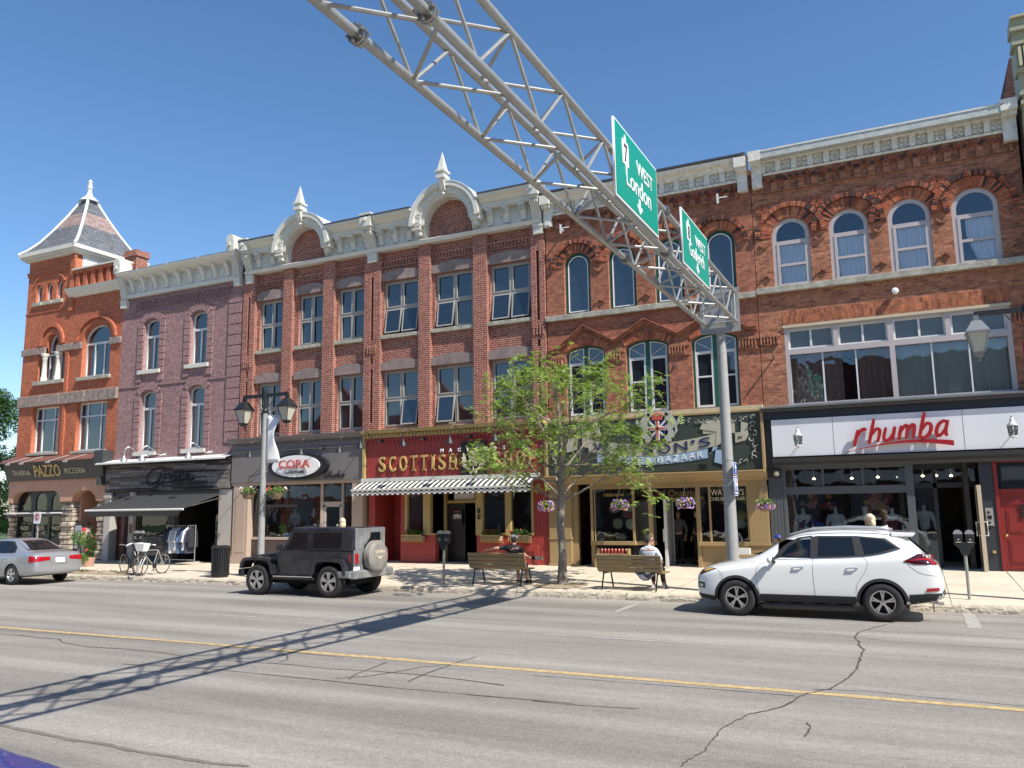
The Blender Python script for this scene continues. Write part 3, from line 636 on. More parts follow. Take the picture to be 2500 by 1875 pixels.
for q in wins:
    x0, x1, z0, z1 = q[0][0], q[1][0], q[0][1], q[2][1]
    z = z0-.5; i = 0
    while z < z1-.15:
        for a, c in ((x0-.36, x0-.02), (x1+.02, x1+.36)): b.box(a, c, 25.455, 25.5, z, z+.28)
        z += .31
    c_ = (x0+x1)/2
    for k in range(7):
        t0, t1_ = R(38+k*15), R(38+k*15+13); b.prism([(c_+.66*math.cos(t0), z1-.38+.66*math.sin(t0)), (c_+.98*math.cos(t0), z1-.38+.98*math.sin(t0)), (c_+.98*math.cos(t1_), z1-.38+.98*math.sin(t1_)), (c_+.66*math.cos(t1_), z1-.38+.66*math.sin(t1_))], 25.45, 25.5)
z = 5.1
while z < 11.2: b.box(-25.85, -25.08, 25.45, 25.5, z, z+.42); z += .46
b.box(-32.5, -25.05, 25.46, 25.5, 7.86, 7.95); b.box(-32.5, -25.05, 25.46, 25.5, 11.2, 11.26)
b.box(-31.8, -25.7, 25.45, 25.5, 11.86, 11.92)
b.build('quoins', M['brick_mauve'], B2)
b = MB()      # lattice of small bricks
for i in range(60):
    for j in range(4):
        if (i+j) % 2 == 0: b.box(-31.65+i*.098, -31.57+i*.098, 25.44, 25.5, 11.42+j*.105, 11.5+j*.105)
b.build('brick_lattice', M['brick_mauve'], B2)
b = MB(); b.mould(-32.35, -25.15, [(25.5, 12.06), (25.36, 12.06), (25.34, 12.22), (25.42, 12.24), (25.42, 12.86), (25.2, 12.9), (25.0, 13.0), (24.88, 13.12), (24.88, 13.2), (25.5, 13.2)])
for i in range(30): b.box(-32.2+i*.235, -32.08+i*.235, 25.1, 25.42, 12.93, 12.99)
b.build('cornice', M['cream'], B2)
b = MB()
for i in range(9): x = -31.75+i*.735; cornice_bracket(b, x, .16, 12.9, 12.28, 25.12, 25.42)
b.build('brackets', M['cream'], B2)
b = MB()
for i in range(10): b.lathe([(.13, 0), (.12, -.03), (.07, -.05)], (-32.08+i*.735, 25.42, 12.55), axis='y', n=12)
b2 = b.build('bosses', M['cream'], B2)
b = MB(); b.add([(-32.3, 24.86, 13.2), (-25.3, 24.86, 13.2), (-25.3, 25.6, 13.52), (-32.3, 25.6, 13.52), (-32.3, 25.6, 13.1), (-25.3, 25.6, 13.1)], [(0, 1, 2, 3), (3, 2, 5, 4)])
for i in range(4): b.box(-31+i*1.9, -30.97+i*1.9, 24.85, 24.87, 13.15, 13.22)
b.build('roof_flashing', M['flashing'], B2)
def end_bracket(par, x, zt, zb, wd=.42, yo=24.85, rnd=True):
    b = MB(); h = zt-zb
    b.box(x-wd/2, x+wd/2, yo, 25.5, zt-.52, zt-.02); (b.lathe([(wd*.5, -.0), (wd*.5, .62)], (x, yo-.02, zt-.02), axis='y', n=16) if rnd else b.box(x-wd*.55, x+wd*.55, yo-.03, 25.5, zt-.06, zt))
    b.box(x-wd*.42, x+wd*.42, yo+.12, 25.5, zt-.66, zt-.5)
    for k in range(4): cornice_bracket(b, x-wd*.3+k*wd*.2, .055, zt-.62, zb+.34, yo+.12, 25.42)
    cornice_bracket(b, x, wd*.75, zt-.62, zb+.34, yo+.17, 25.44); b.box(x-wd*.42, x+wd*.42, 25.3, 25.5, zb+.02, zb+.34); b.box(x-wd*.46, x+wd*.46, 25.26, 25.5, zb+.28, zb+.36)
    b.lathe([(.08, -.06), (.09, 0)], (x, yo-.02, zt-.26), axis='y', n=12)
    return b.build('end_bracket', M['cream'], par)
end_bracket(B2, -32.3, 13.68, 11.6); end_bracket(B2, -25.32, 13.72, 11.75)
# ground floor of building 2
b = MB(); b.box(-32.75, -32.35, 25.3, 25.7, -.05, 3.15); b.box(-31.15, -30.85, 25.3, 25.7, -.05, 3.15); b.box(-25.85, -25.12, 25.3, 25.8, .6, 3.15); b.box(-25.9, -25.08, 25.25, 25.8, -.05, .6); b.box(-25.9, -25.08, 25.22, 25.8, .58, .66); b.box(-32.75, -32.3, 25.22, 25.7, 2.9, 3.02)
b.build('shopfront_piers', M['grey_trim'], B2, bevel=.01)
b = MB(); b.box(-30.85, -28.7, 25.45, 25.7, -.05, .33); b.box(-28.7, -28.5, 25.45, 25.7, -.05, 3.0); b.box(-30.85, -30.72, 25.45, 25.7, .33, 3.0); b.box(-32.35, -25.85, 25.4, 25.75, 2.95, 3.2); b.box(-26.0, -25.85, 25.5, 25.7, -.05, 3.0)
b.build('shopfront_frame', M['charcoal'], B2)
MB().box(-32.35, -31.15, 26.2, 26.3, 0, 3.0).build('side_door', mat('olive_wall', (.075, .07, .05), .6), B2)
b = MB(); b.box(-32.4, -28.6, 30, 30.1, 0, 3.2); b.box(-28.4, -25.3, 28.0, 28.1, 0, 3.2); b.box(-32.3, -25.3, 25.8, 30, -.02, .17); b.box(-28.7, -28.6, 25.7, 30, 0, 3.2); b.box(-32.3, -25.3, 25.76, 30, 3.2, 3.3); b.build('shop_interior', M['dark'], B2)
plate('shop_window', [rect(-30.72, -28.7, .33, 2.95), rect(-30.66, -29.0, .4, 2.5), rect(-30.66, -29.0, 2.56, 2.9)], 25.5, 25.6, M['charcoal'], B2); plate('pane', [rect(-30.68, -28.98, .38, 2.9)], 25.54, 25.55, M['glass'], B2)
plate('pane', [rect(-27.0, -26.0, .9, 2.9)], 26.3, 26.31, M['glass'], B2); MB().box(-27.1, -26, 26.28, 26.4, .1, .9).build('stall_riser', M['charcoal'], B2)
MB().box(-32.0, -28.8, 26.3, 27.4, .5, .62).build('display_table', M['grey_trim'], B2)
MB().box(-31.05, -30.92, 25.27, 25.3, 1.35, 1.75).build('plaque', M['brown_metal'], B2)
t1 = thing('shop_sign', 'weathered grey plank boutique sign with black looping script lettering', 'shop sign', (-29, 25.3, 3.2))
MB().box(-32.7, -25.2, 25.22, 25.5, 3.18, 4.32).build('board', M['weathered'], t1)
b = MB(); b.mould(-32.9, -25.1, [(25.5, 4.32), (25.05, 4.32), (24.9, 4.42), (25.5, 4.5)]); b.build('hood', M['black'], t1)
MB().add([(-32.95, 24.84, 4.44), (-25.1, 24.84, 4.44), (-25.1, 25.5, 4.62), (-32.95, 25.5, 4.62), (-32.95, 24.84, 4.38), (-25.1, 24.84, 4.38)], [(0, 1, 2, 3), (0, 4, 5, 1)]).build('flashing', M['frame_white'], t1)
gl = [(-29.2, 4.12), (-29.6, 4.2), (-30.1, 4.0), (-30.32, 3.7), (-30.15, 3.45), (-29.8, 3.5), (-29.5, 3.75), (-29.45, 3.95), (-29.55, 3.5), (-29.8, 3.15), (-30.05, 3.0), (-30.05, 3.2), (-29.6, 3.42), (-29.2, 3.5)]
rest = [[(-29.25, 3.55), (-29.2, 3.85), (-29.1, 3.87), (-28.95, 3.9), (-28.93, 3.8)], [(-28.55, 3.8), (-28.75, 3.82), (-28.85, 3.65), (-28.75, 3.55), (-28.6, 3.65), (-28.52, 3.8), (-28.55, 3.6), (-28.45, 3.58)], [(-28.05, 3.85), (-28.25, 3.88), (-28.35, 3.7), (-28.25, 3.6), (-28.05, 3.65)], [(-27.95, 3.72), (-27.7, 3.85), (-27.75, 3.97), (-27.9, 3.88), (-27.92, 3.68), (-27.75, 3.6), (-27.45, 3.68)]]
b = MB()
for pth in [gl]+rest: b.tube([(x*.99, 25.16, z*.98+.05) for x, z, _ in [(*p, 0) for p in [(v.x, v.y) for v in smooth_path([(q[0], q[1], 0) for q in pth], 5)]]], .028, 6)
b.build('lettering', M['black'], t1, smooth=True)
text('lettering', 'the Boutique', 0, 0, 25.19, .2, M['black'], t1, fit=(-28.2, -26.4, 3.36, 3.56), shear=.3, ext=.02, off=.004)
t1 = thing('shop_awning', 'plain black fabric awning pulled out over the boutique front', 'awning', (-29, 25.3, 2.9))
ya = 23.2; xa, xb = -31.15, -25.6
MB().add([(xa, 25.25, 2.98), (xb, 25.25, 2.98), (xb, ya, 2.38), (xa, ya, 2.38), (xa, 25.25, 2.96), (xb, 25.25, 2.96), (xb, ya, 2.36), (xa, ya, 2.36)], [(3, 2, 1, 0), (4, 5, 6, 7), (0, 1, 5, 4), (1, 2, 6, 5), (3, 0, 4, 7)]).build('fabric', M['charcoal'], t1)
MB().tube([(xa-.05, ya, 2.35), (xb+.05, ya, 2.35)], .042, 8).build('front_bar', M['frame_white'], t1, smooth=True)
MB().add([(xa+.06, ya, 2.32), (xb-.06, ya, 2.32), (xb-.25, ya+.03, 2.1), (xa+.2, ya+.03, 2.1), (xa+.06, ya+.015, 2.32), (xb-.06, ya+.015, 2.32), (xb-.25, ya+.045, 2.1), (xa+.2, ya+.045, 2.1)], [(0, 1, 2, 3), (7, 6, 5, 4), (2, 6, 7, 3)]).build('valance', M['charcoal'], t1)
b = MB()
for x in (xa+.2, xb-.2): b.tube([(x, 25.3, 2.8), (x+.5*(1 if x < -28 else -1), 24.3, 2.5), (x, ya, 2.36)], .025, 6)
b.build('folding_arms', M['alu'], t1)
# ================================================================ building 3: brown brick with arched cornice gables
B3 = thing('gabled_brick_building', 'brown brick building with two round cornice gables, spires and twelve four pane windows', 'building', (-18, 25.5, 0))
wx = [(-24.2, -22.86), (-22.12, -20.80), (-20.1, -18.80), (-17.93, -16.30), (-15.6, -13.95), (-13.27, -11.64)]
holes = [rect(a, c, z0, z1) for a, c in wx for z0, z1 in ((8.84, 10.97), (5.27, 7.46))]
plate('wall', [[(-25.02, 5.0), (-11.03, 5.0), (-11.03, 12.3), (-25.02, 12.3)]]+holes, 25.6, 25.95, M['brick_brown'], B3)
for c_, r_ in ((-21.58, 1.1), (-14.84, 1.15)):
    plate('gable_wall', [archp(c_-r_, c_+r_, 12.2, 12.75, r_, 20)], 25.52, 25.8, M['brick_brown'], B3)
shell(B3, -25.0, -11.05, 13.1, M['brick_brown'], y0=25.95); rooms(B3, -25, -11.05, [4.9, 8.2, 11.8], m=M['dark'], y0=26.0)
b = MB()
for a, c in ((-22.82, -22.34), (-20.75, -20.2), (-16.22, -15.73), (-13.88, -13.33)): b.box(a, c, 25.42, 25.6, 5.02, 12.15)
for a, c in ((-25.0, -24.36), (-18.73, -17.98), (-11.56, -11.04)):
    m_ = (a+c)/2
    for p, q in ((a, m_-.06), (m_+.06, c)): b.box(p, q, 25.42, 25.6, 5.02, 12.15)
    for z0, z1 in ((5.02, 5.5), (7.55, 7.75), (8.0, 8.15), (8.5, 8.7), (11.2, 12.15)): b.box(m_-.06, m_+.06, 25.43, 25.6, z0, z1)
    for k in range(4): b.box(m_-.2+k*.12, m_-.15+k*.12, 25.38, 25.6, 8.16, 8.48)
b.build('pilasters', M['brick_brown'], B3)
b = MB()
for a, c in wx:
    n = int((c-a+.2)/.14)
    for i in range(n): b.box(a-.1+i*.14, a-.02+i*.14, 25.53, 25.6, 11.62, 11.74)
    b.box(a-.1, c+.1, 25.52, 25.6, 11.74, 11.82); b.box(a-.1, c+.1, 25.55, 25.6, 11.5, 11.55)
b.build('corbels', M['brick_brown'], B3)
op = {(3, 0): 'LR', (4, 0): 'L', (5, 0): 'LR', (3, 1): 'R', (4, 1): 'L'}
for i, (a, c) in enumerate(wx):
    for j, (z0, z1) in enumerate(((8.84, 10.97), (5.27, 7.46))):
        m_ = (a+c)/2; zr = z0+(z1-z0)*.5; hs = [rect(a+.08, m_-.04, z0+.08, zr-.04), rect(m_+.04, c-.08, z0+.08, zr-.04), rect(a+.08, m_-.04, zr+.04, z1-.08), rect(m_+.04, c-.08, zr+.04, z1-.08)]
        o = window(B3, rect(a, c, z0, z1), hs, 25.70, M['frame_grey'], M['pane'], sill=(a-.1, c+.1, z0-.14, z0, .24, M['sill_stone']) if j == 0 else None)
        # sash edges
        for (k, h) in enumerate(hs):
            x0, x1, p, q = h[0][0], h[1][0], h[0][1], h[2][1]; sd = 'L' if k in (0, 2) else 'R'
            tilt = k < 2 and sd in op.get((i, j), '')
            fr = plate('sash', [rect(x0, x1, p, q), rect(x0+.045, x1-.045, p+.045, q-.045)], 25.68, 25.71, M['frame_grey'], o)
            if tilt:
                pn = plate('sash_pane', [rect(x0+.04, x1-.04, p+.04, q-.04)], 25.69, 25.695, M['pane'], o)
                for ob in (fr, pn):
                    off = lc(ob)
                    for v in ob.data.vertices:
                        dz = q-(v.co.z+off.z); v.co.y -= dz*math.sin(R(9)); v.co.z += dz*(1-math.cos(R(9)))
b = MB()
for i, (a, c) in enumerate(wx):
    for z0 in (10.98, 7.47): b.add([(a-.12, 25.5, z0), (c+.12, 25.5, z0), (c+.12, 25.5, z0+.3), ((a+c)/2+.1, 25.5, z0+.42), ((a+c)/2-.1, 25.5, z0+.42), (a-.12, 25.5, z0+.3)]+[(a-.12, 25.62, z0), (c+.12, 25.62, z0), (c+.12, 25.62, z0+.3), ((a+c)/2+.1, 25.62, z0+.42), ((a+c)/2-.1, 25.62, z0+.42), (a-.12, 25.62, z0+.3)], [(0, 1, 2, 3, 4, 5), (11, 10, 9, 8, 7, 6)]+[(k, 6+k, 6+(k+1) % 6, (k+1) % 6) for k in range(6)])
b.build('lintels', M['lintel_stone'], B3)
# cornice in three runs between the two gables
runs = [(-24.85, -22.88), (-20.3, -16.28), (-13.4, -11.1)]
g2 = [(-21.58, .93, 1.42), (-14.84, .97, 1.46)]
b = MB(); b.mould(-24.85, -11.1, [(25.6, 12.15), (25.3, 12.15), (25.24, 12.28), (25.3, 12.32), (25.6, 12.32)])
for a, c in runs:
    b.mould(a, c, [(25.6, 12.98), (25.2, 12.98), (25.15, 13.0), (25.15, 13.18), (25.08, 13.2), (24.98, 13.3), (24.86, 13.36), (24.84, 13.46), (25.6, 13.5)])
for a, c in ((-24.85, -22.51), (-20.65, -15.81), (-13.87, -11.1)): b.box(a, c, 25.42, 25.6, 12.3, 12.98)
b.build('cornice', M['cream'], B3)
b = MB()
for a, c in ((-24.85, -22.62), (-20.54, -15.92), (-13.76, -11.1)):
    n = int((c-a)/.62); st = (c-a)/n
    for i in range(n+1):
        x = a+i*st
        if i in (0, n) and (abs(x+24.85) < .1 or abs(x+11.1) < .1): continue
        cornice_bracket(b, x, .2, 12.98, 12.4, 25.14, 25.42); b.box(x-.13, x+.13, 25.1, 25.42, 12.9, 12.97)
        for kk in (-.06, 0, .06): b.box(x+kk-.012, x+kk+.012, 25.12, 25.3, 12.72, 12.9)
        if i < n: b.lathe([(.085, 0), (.08, -.025), (.04, -.05)], (x+st/2, 25.42, 12.62), axis='y', n=12)
b.build('brackets', M['cream'], B3)
for c_, r0, r1 in g2:
    plate('gable_arch', [ring(c_, 12.75, r0+.1, r1-.02, 0, 180, 28)], 24.98, 25.58, M['cream'], B3)
    plate('gable_arch_edge', [ring(c_, 12.75, r1-.14, r1+.03, 0, 180, 28)], 24.86, 25.58, M['cream'], B3)
    plate('gable_arch_edge', [ring(c_, 12.75, r0, r0+.12, 0, 180, 28)], 25.06, 25.58, M['cream'], B3)
    plate('gable_flashing', [ring(c_, 12.75, r1+.03, r1+.06, 24, 156, 24)], 24.84, 27.4, M['flashing'], B3)
    b = MB()
    for sx in (-1, 1): b.box(c_+sx*(r0+.1), c_+sx*(r1+.02), 25.0, 25.58, 12.62, 12.76); b.box(c_+sx*(r0+.16), c_+sx*(r0+.36), 25.1, 25.58, 12.45, 12.62)
    for k in range(1, 24):
        t = R(7.5*k)
        if abs(k-12) < 2: continue
        rm = (r0+r1)/2; b.bar((c_+(rm-.1)*math.cos(t), 24.975, 12.75+(rm-.1)*math.sin(t)), (c_+(rm+.1)*math.cos(t+.05*(1 if k % 2 else -1)), 24.975, 12.75+(rm+.1)*math.sin(t+.05*(1 if k % 2 else -1))), .025)
    b.build('gable_foot', M['cream'], B3)
    b = MB(); z = 12.75+r1; x = c_
    b.mould(x-.11, x+.11, [(25.3, z-.42), (24.86, z-.32), (24.8, z-.2), (24.72, z+.12), (25.3, z+.12)]); b.box(x-.17, x+.17, 24.66, 25.1, z+.12, z+.24); b.box(x-.13, x+.13, 24.7, 25.05, z+.24, z+.36); b.box(x-.2, x+.2, 24.64, 25.1, z+.36, z+.42)
    b.add([(x-.15, 24.7, z+.42), (x+.15, 24.7, z+.42), (x+.15, 25.02, z+.42), (x-.15, 25.02, z+.42), (x, 24.86, z+1.2)], [(0, 1, 4), (1, 2, 4), (2, 3, 4), (3, 0, 4), (3, 2, 1, 0)])
    b.lathe([(.02, z-.5), (.07, z-.44), (.06, z-.36)], (x, 24.92, 0), n=10)
    b.build('spire', M['cream'], B3)
b = MB()
for a, c in runs: b.mould(a, c, [(24.8, 13.46), (25.9, 13.52), (25.9, 13.56), (24.8, 13.51)])
b.build('roof_flashing', M['dark_flash'], B3)
end_bracket(B3, -24.62, 13.6, 11.75, rnd=False); end_bracket(B3, -18.3, 13.6, 11.75, wd=.5, yo=24.8, rnd=False); end_bracket(B3, -11.22, 13.6, 11.75, rnd=False)
# ---- ground floor, left shop (grey) and right shop (red)
GF = B3
b = MB(); b.box(-25.1, -18.55, 25.2, 25.6, 3.38, 4.6); b.box(-25.1, -18.55, 25.14, 25.6, 4.6, 4.66); b.box(-25.1, -18.55, 25.2, 25.6, 4.66, 4.95); b.mould(-25.2, -18.5, [(25.6, 4.95), (25.16, 4.95), (25.0, 5.08), (24.98, 5.16), (25.6, 5.2)])
for i in range(60): b.box(-25.05+i*.108, -24.99+i*.108, 25.14, 25.2, 4.86, 4.92)
b.build('grey_fascia', M['cora_grey'], GF)
b = MB(); b.box(-25.1, -18.5, 25.25, 25.6, 3.26, 3.38); b.box(-25.0, -24.2, 25.25, 25.7, .45, 3.26); b.box(-25.05, -24.15, 25.2, 25.7, 0, .45); b.box(-24.85, -24.35, 25.235, 25.25, .6, 3.1); b.box(-19.05, -18.55, 25.25, 25.7, 0, 3.26)
b.box(-20.74, -20.62, 25.5, 25.6, 0, 3.26); b.box(-19.72, -19.64, 25.5, 25.6, 0, 3.26); b.box(-20.62, -19.72, 25.5, 25.6, 2.44, 2.56); b.box(-24.2, -20.74, 25.48, 25.6, 1.1, 1.2)
b.build('taupe_frame', M['taupe'], GF, bevel=.008)
b = MB(); b.box(-24.2, -20.74, 25.5, 25.65, 0, 1.1); b.box(-23.7, -21.9, 25.52, 25.56, 2.38, 2.48); b.box(-22.42, -22.38, 25.52, 25.56, 2.45, 3.26); b.box(-19.64, -19.05, 25.5, 25.6, 0, .5); b.build('stall_riser', mat('brown_panel', (.07, .05, .045), .5), GF)
plate('pane', [rect(-24.2, -20.72, 1.18, 3.26)], 25.56, 25.565, M['glass'], GF); plate('pane', [rect(-20.64, -19.05, .05, 3.26)], 25.57, 25.575, M['glass'], GF)
b = MB(); b.box(-20.6, -20.5, 25.53, 25.58, .3, 2.44); b.box(-19.82, -19.74, 25.53, 25.58, .3, 2.44); b.box(-20.6, -19.74, 25.53, 25.58, .3, .55); b.box(-20.6, -19.74, 25.53, 25.58, 2.36, 2.44); b.box(-19.9, -19.86, 25.45, 25.5, 1.1, 1.7); b.build('door', M['grey_trim'], GF)
b = MB(); b.box(-24.9, -18.6, 30, 30.1, 0, 3.3); b.box(-24.95, -11.1, 25.8, 33, .05, .24); b.box(-24.95, -11.1, 25.7, 33, 3.3, 3.42); b.box(-18.62, -18.5, 25.7, 30, 0, 3.3); b.box(-18.4, -11.1, 31.9, 32, 0, 3.3); b.box(-24.1, -21, 27.8, 27.85, .3, 2.4); b.build('shop_interior', M['interior'], GF)
# red shop
b = MB()
for i in range(52): x = -18.36+i*.1408; b.box(x+.006, x+.134, 25.22, 25.3, 3.4, 4.8)
b.box(-18.42, -11.04, 25.3, 25.6, 3.3, 4.9); b.box(-18.38, -11.06, 25.14, 25.3, 4.78, 4.86)
for i in range(46): b.box(-18.3+i*.158, -18.2+i*.158, 25.12, 25.22, 4.70, 4.78)
b.build('red_fascia', M['scot_red'], GF)
b = MB(); b.mould(-18.48, -11.0, [(25.6, 4.86), (25.15, 4.86), (25.1, 5.0), (24.95, 5.04), (24.92, 5.14), (25.6, 5.18)])
for i in range(50): b.box(-18.4+i*.148, -18.31+i*.148, 25.02, 25.12, 4.9, 4.985)
b.box(-18.5, -18.4, 25.12, 25.4, 3.2, 4.95); b.box(-11.06, -10.99, 25.12, 25.4, 3.2, 5.0)
b.build('yellow_cornice', M['scot_yellow'], GF)
b = MB()
def beads(b, x0, x1, z0, z1, y, st=.12):
    n = max(1, round((x1-x0)/st)); s_ = (x1-x0)/n
    for i in range(n): b.box(x0+i*s_+.004, x0+(i+1)*s_-.004, y-.012, y+.02, z0, z1)
    b.box(x0, x1, y, y+.25, z0, z1)
for x0, x1, z0, z1 in ((-18.4, -18.12, .1, 3.3), (-16.98, -16.78, .1, 3.3), (-16.78, -15.5, .1, 1.3), (-13.82, -11.62, .1, 1.32), (-11.62, -11.03, .1, 3.3)): beads(b, x0, x1, z0, z1, 25.45)
b.box(-18.15, -16.95, 26.7, 26.8, .1, 3.3); b.box(-18.15, -18.1, 25.7, 26.7, .1, 3.3); b.box(-17.0, -16.95, 25.7, 26.7, .1, 3.3); b.box(-18.4, -11.03, 25.45, 25.7, 3.12, 3.3)
b.build('red_panels', M['scot_red'], GF)
b = MB()
for x0, x1 in ((-16.78, -16.68), (-16.0, -15.7), (-13.84, -13.56), (-12.69, -12.48), (-11.7, -11.62)): b.box(x0, x1, 25.4, 25.6, 1.3, 3.15)
b.box(-15.5, -13.84, 26.15, 26.25, 2.42, 2.52); b.box(-16.7, -15.5, 25.42, 25.6, 1.3, 1.36); b.box(-13.6, -11.65, 25.42, 25.6, 1.32, 1.38); b.box(-15.55, -15.45, 26.1, 26.3, .1, 3.2)
b.build('yellow_posts', M['scot_yellow'], GF, bevel=.006)
MB().box(-17.75, -17.1, 26.6, 26.7, .25, 2.35).build('door', M['scot_yellow'], GF); MB().box(-17.5, -17.3, 26.57, 26.6, 1.1, 2.1).build('door_glass', M['pane'], GF)
plate('pane', [rect(-16.68, -16.0, 1.36, 3.14)], 25.52, 25.525, M['glass'], GF); plate('pane', [rect(-13.56, -11.7, 1.38, 3.14)], 25.52, 25.525, M['glass'], GF)
b = MB(); b.box(-15.45, -14.7, 26.2, 26.24, .3, 2.4); b.build('door', M['black'], GF)
MB().box(-15.05, -14.2, 26.0, 26.3, 2.54, 3.05).build('air_conditioner', M['sill_stone'], GF)
b = MB()
for i in range(9): b.box(-15.0+i*.09, -14.96+i*.09, 25.98, 26.0, 2.6, 3.0)
b.build('grille', M['white'], GF)
text('house_number', '8', 0, 0, 25.38, .3, M['black'], GF, fit=(-13.76, -13.64, 2.05, 2.22), ext=.01, off=.005); text('house_number', '0', 0, 0, 25.38, .3, M['black'], GF, fit=(-13.76, -13.64, 1.84, 2.01), ext=.01, off=.005)
b = MB(); b.tube([(-12.0, 25.35, .35), (-12.0, 25.35, .95), (-11.45, 25.35, .97), (-11.42, 25.35, .35)], .03, 6); b.build('gas_pipe', M['scot_red'], GF); MB().box(-11.9, -11.76, 25.38, 25.44, 1.05, 1.2).build('socket_box', M['scot_yellow'], GF)
t1 = thing('open_sign', 'small black open sign hung on the dark door below the striped awning', 'sign', (-14.95, 26.1, 1.9))
MB().box(-15.2, -14.78, 26.12, 26.15, 1.62, 2.2).build('board', M['black'], t1); text('lettering', 'OPEN', 0, 0, 26.11, .2, M['white'], t1, fit=(-15.15, -14.83, 1.86, 2.02), ext=.003, off=.004); MB().box(-15.12, -14.86, 26.112, 26.12, 2.1, 2.13).build('red_strip', M['flag_red'], t1)
# oval sign
t1 = thing('shop_sign', 'oval black and white shop sign with red raised letters on the grey fascia', 'shop sign', (-21.5, 25.0, 3.9))
plate('backing', [ell(-21.52, 3.94, 1.46, .52)], 25.0, 25.18, M['black'], t1)
plate('face', [ell(-21.55, 3.945, 1.17, .42)], 24.94, 25.0, M['white'], t1)
text('lettering', 'CORA', 0, 0, 24.86, .5, M['flag_red'], t1, fit=(-22.3, -20.78, 3.86, 4.18), ext=.02, off=.004)
text('lettering', 'COUTURE', 0, 0, 24.92, .15, M['black'], t1, fit=(-22.0, -21.1, 3.66, 3.75), ext=.01)
t1 = thing('shop_lettering', 'small black cursive word mounted on the grey fascia beside the oval sign', 'lettering', (-20, 25.15, 3.5))
st = [[(0.42, .82), (.25, .95), (.1, .8), (.25, .6), (.38, .45), (.22, .18), (0, .22), (-.1, .35)], [(.62, 1.0), (.5, .3), (.6, .2), (.72, .4)], [(.45, .75), (.75, .8)], [(.8, .55), (.78, .25), (.9, .25), (1.0, .55), (.98, .22), (1.08, .25)], [(1.35, .5), (1.2, .55), (1.14, .35), (1.25, .22), (1.4, .4), (1.52, 1.0), (1.42, .3), (1.5, .22)], [(1.62, .52), (1.58, .25), (1.68, .22)], [(1.85, .54), (1.74, .4), (1.82, .22), (1.95, .36), (1.88, .54), (2.1, .45)]]
b = MB()
for p in st:
    q = smooth_path([(v[0], v[1], 0) for v in p], 5); b.tube([(-20.28+v.x*.46, 25.16, 3.40+v.y*.33) for v in q], .022, 6)
b.build('lettering', M['black'], t1, smooth=True)
# red shop lettering with slab serifs
t1 = thing('shop_sign', 'gold serif lettering and white word on red boards either side of a black thistle panel', 'shop sign', (-15, 25.2, 3.4))
def serif_word(s, boxes, z0, z1, y, m, par, ext=.03, srf=.055, fn=None, wt=.004):
    k = .987
    for ch_, (x0, x1) in zip(s, boxes):
        if ch_ == ' ': continue
        h = z1-z0; t = h*.085; f = 1
        if ch_ == 'I': x0, x1 = (x0+x1)/2-h*.085, (x0+x1)/2+h*.085
        text('letter', ch_, 0, 0, y, .6, m, par, fit=(x0, x1, z0 if ch_ != "'" else z0+h*.62, z1), ext=ext, off=wt, fn=fn)
        b = MB(); w_ = x1-x0; sp = {"'": [], 'T': [(.5, 0)], 'I': [(.5, 0), (.5, 1)], 'H': [(.12, 0), (.12, 1), (.88, 0), (.88, 1)], 'P': [(.13, 0), (.13, 1)], 'N': [(.12, 0), (.12, 1), (.88, 1)], 'A': [(.08, 0), (.92, 0)], 'W': [(.06, 1), (.94, 1), (.5, 1)], 'B': [(.1, 0), (.1, 1)], 'R': [(.1, 0), (.1, 1), (.9, 0)], 'E': [(.1, 0), (.1, 1)], 'L': [(.1, 0), (.1, 1)]}.get(ch_, [])
        for fx, fz in sp:
            X = x0+w_*fx; Z = z0+(h-t)*fz; b.box(X-h*srf*2.4, X+h*srf*2.4, y-ext, y+ext, Z, Z+t)
        if b.v:
            if fn: b.v = [tuple(fn(Vector(v))) for v in b.v]
            b.build('serif', m, par)
def spread(x0, x1, s, gap=.45):
    wd = {'I': .45, 'T': .95, 'W': 1.5, 'M': 1.4, "'": .3, ' ': .5, 'O': 1.15, 'N': 1.15, 'A': 1.15}; ws = [wd.get(c, 1) for c in s]; tot = sum(ws)+gap*(len(s)-1); u = (x1-x0)/tot; out = []; x = x0
    for w_ in ws: out.append((x, x+w_*u)); x += (w_+gap)*u
    return out
k = .988
serif_word('SCOTTISH', spread(-17.98*k, -14.64*k, 'SCOTTISH', .62), 3.60, 4.16, 25.17, M['gold_letter'], t1)
serif_word('SHOP', spread(-13.16*k, -11.5*k, 'SHOP', .62), 3.60, 4.16, 25.17, M['gold_letter'], t1)
for c_, x in zip('MACLEODS', [-15.2+i*.357 for i in range(8)]): text('letter', c_, x*k, 4.22, 25.10, .17, M['white'], t1, ext=.015, off=.006)
MB().box(-14.44*k, -13.42*k, 25.13, 25.22, 3.40, 4.54).build('panel', M['black'], t1)
b = MB(); tx, tz, y = -13.93*k, 3.86, 25.10        # thistle: bulb of scales, crown, two acanthus leaves and a foot
for r_ in range(7):
    for q in range(-3, 4):
        X = tx+(q+.5*(r_ % 2))*.055; Z = tz-.16+r_*.045
        if ((X-tx)/.19)**2+((Z-tz+.02)/.21)**2 < 1: b.prism([(X, Z-.024), (X+.021, Z), (X, Z+.024), (X-.021, Z)], y, y+.03)
for a in range(-7, 8):
    t = R(90+a*7.5); b.prism([(tx+.14*math.cos(t-.05), tz+.1+.12*math.sin(t-.05)), (tx+.3*math.cos(t), tz+.1+.27*math.sin(t)), (tx+.14*math.cos(t+.05), tz+.1+.12*math.sin(t+.05))], y, y+.03)
b.prism([(tx-.19, tz+.12), (tx+.19, tz+.12), (tx+.15, tz+.2), (tx-.15, tz+.2)], y, y+.03)
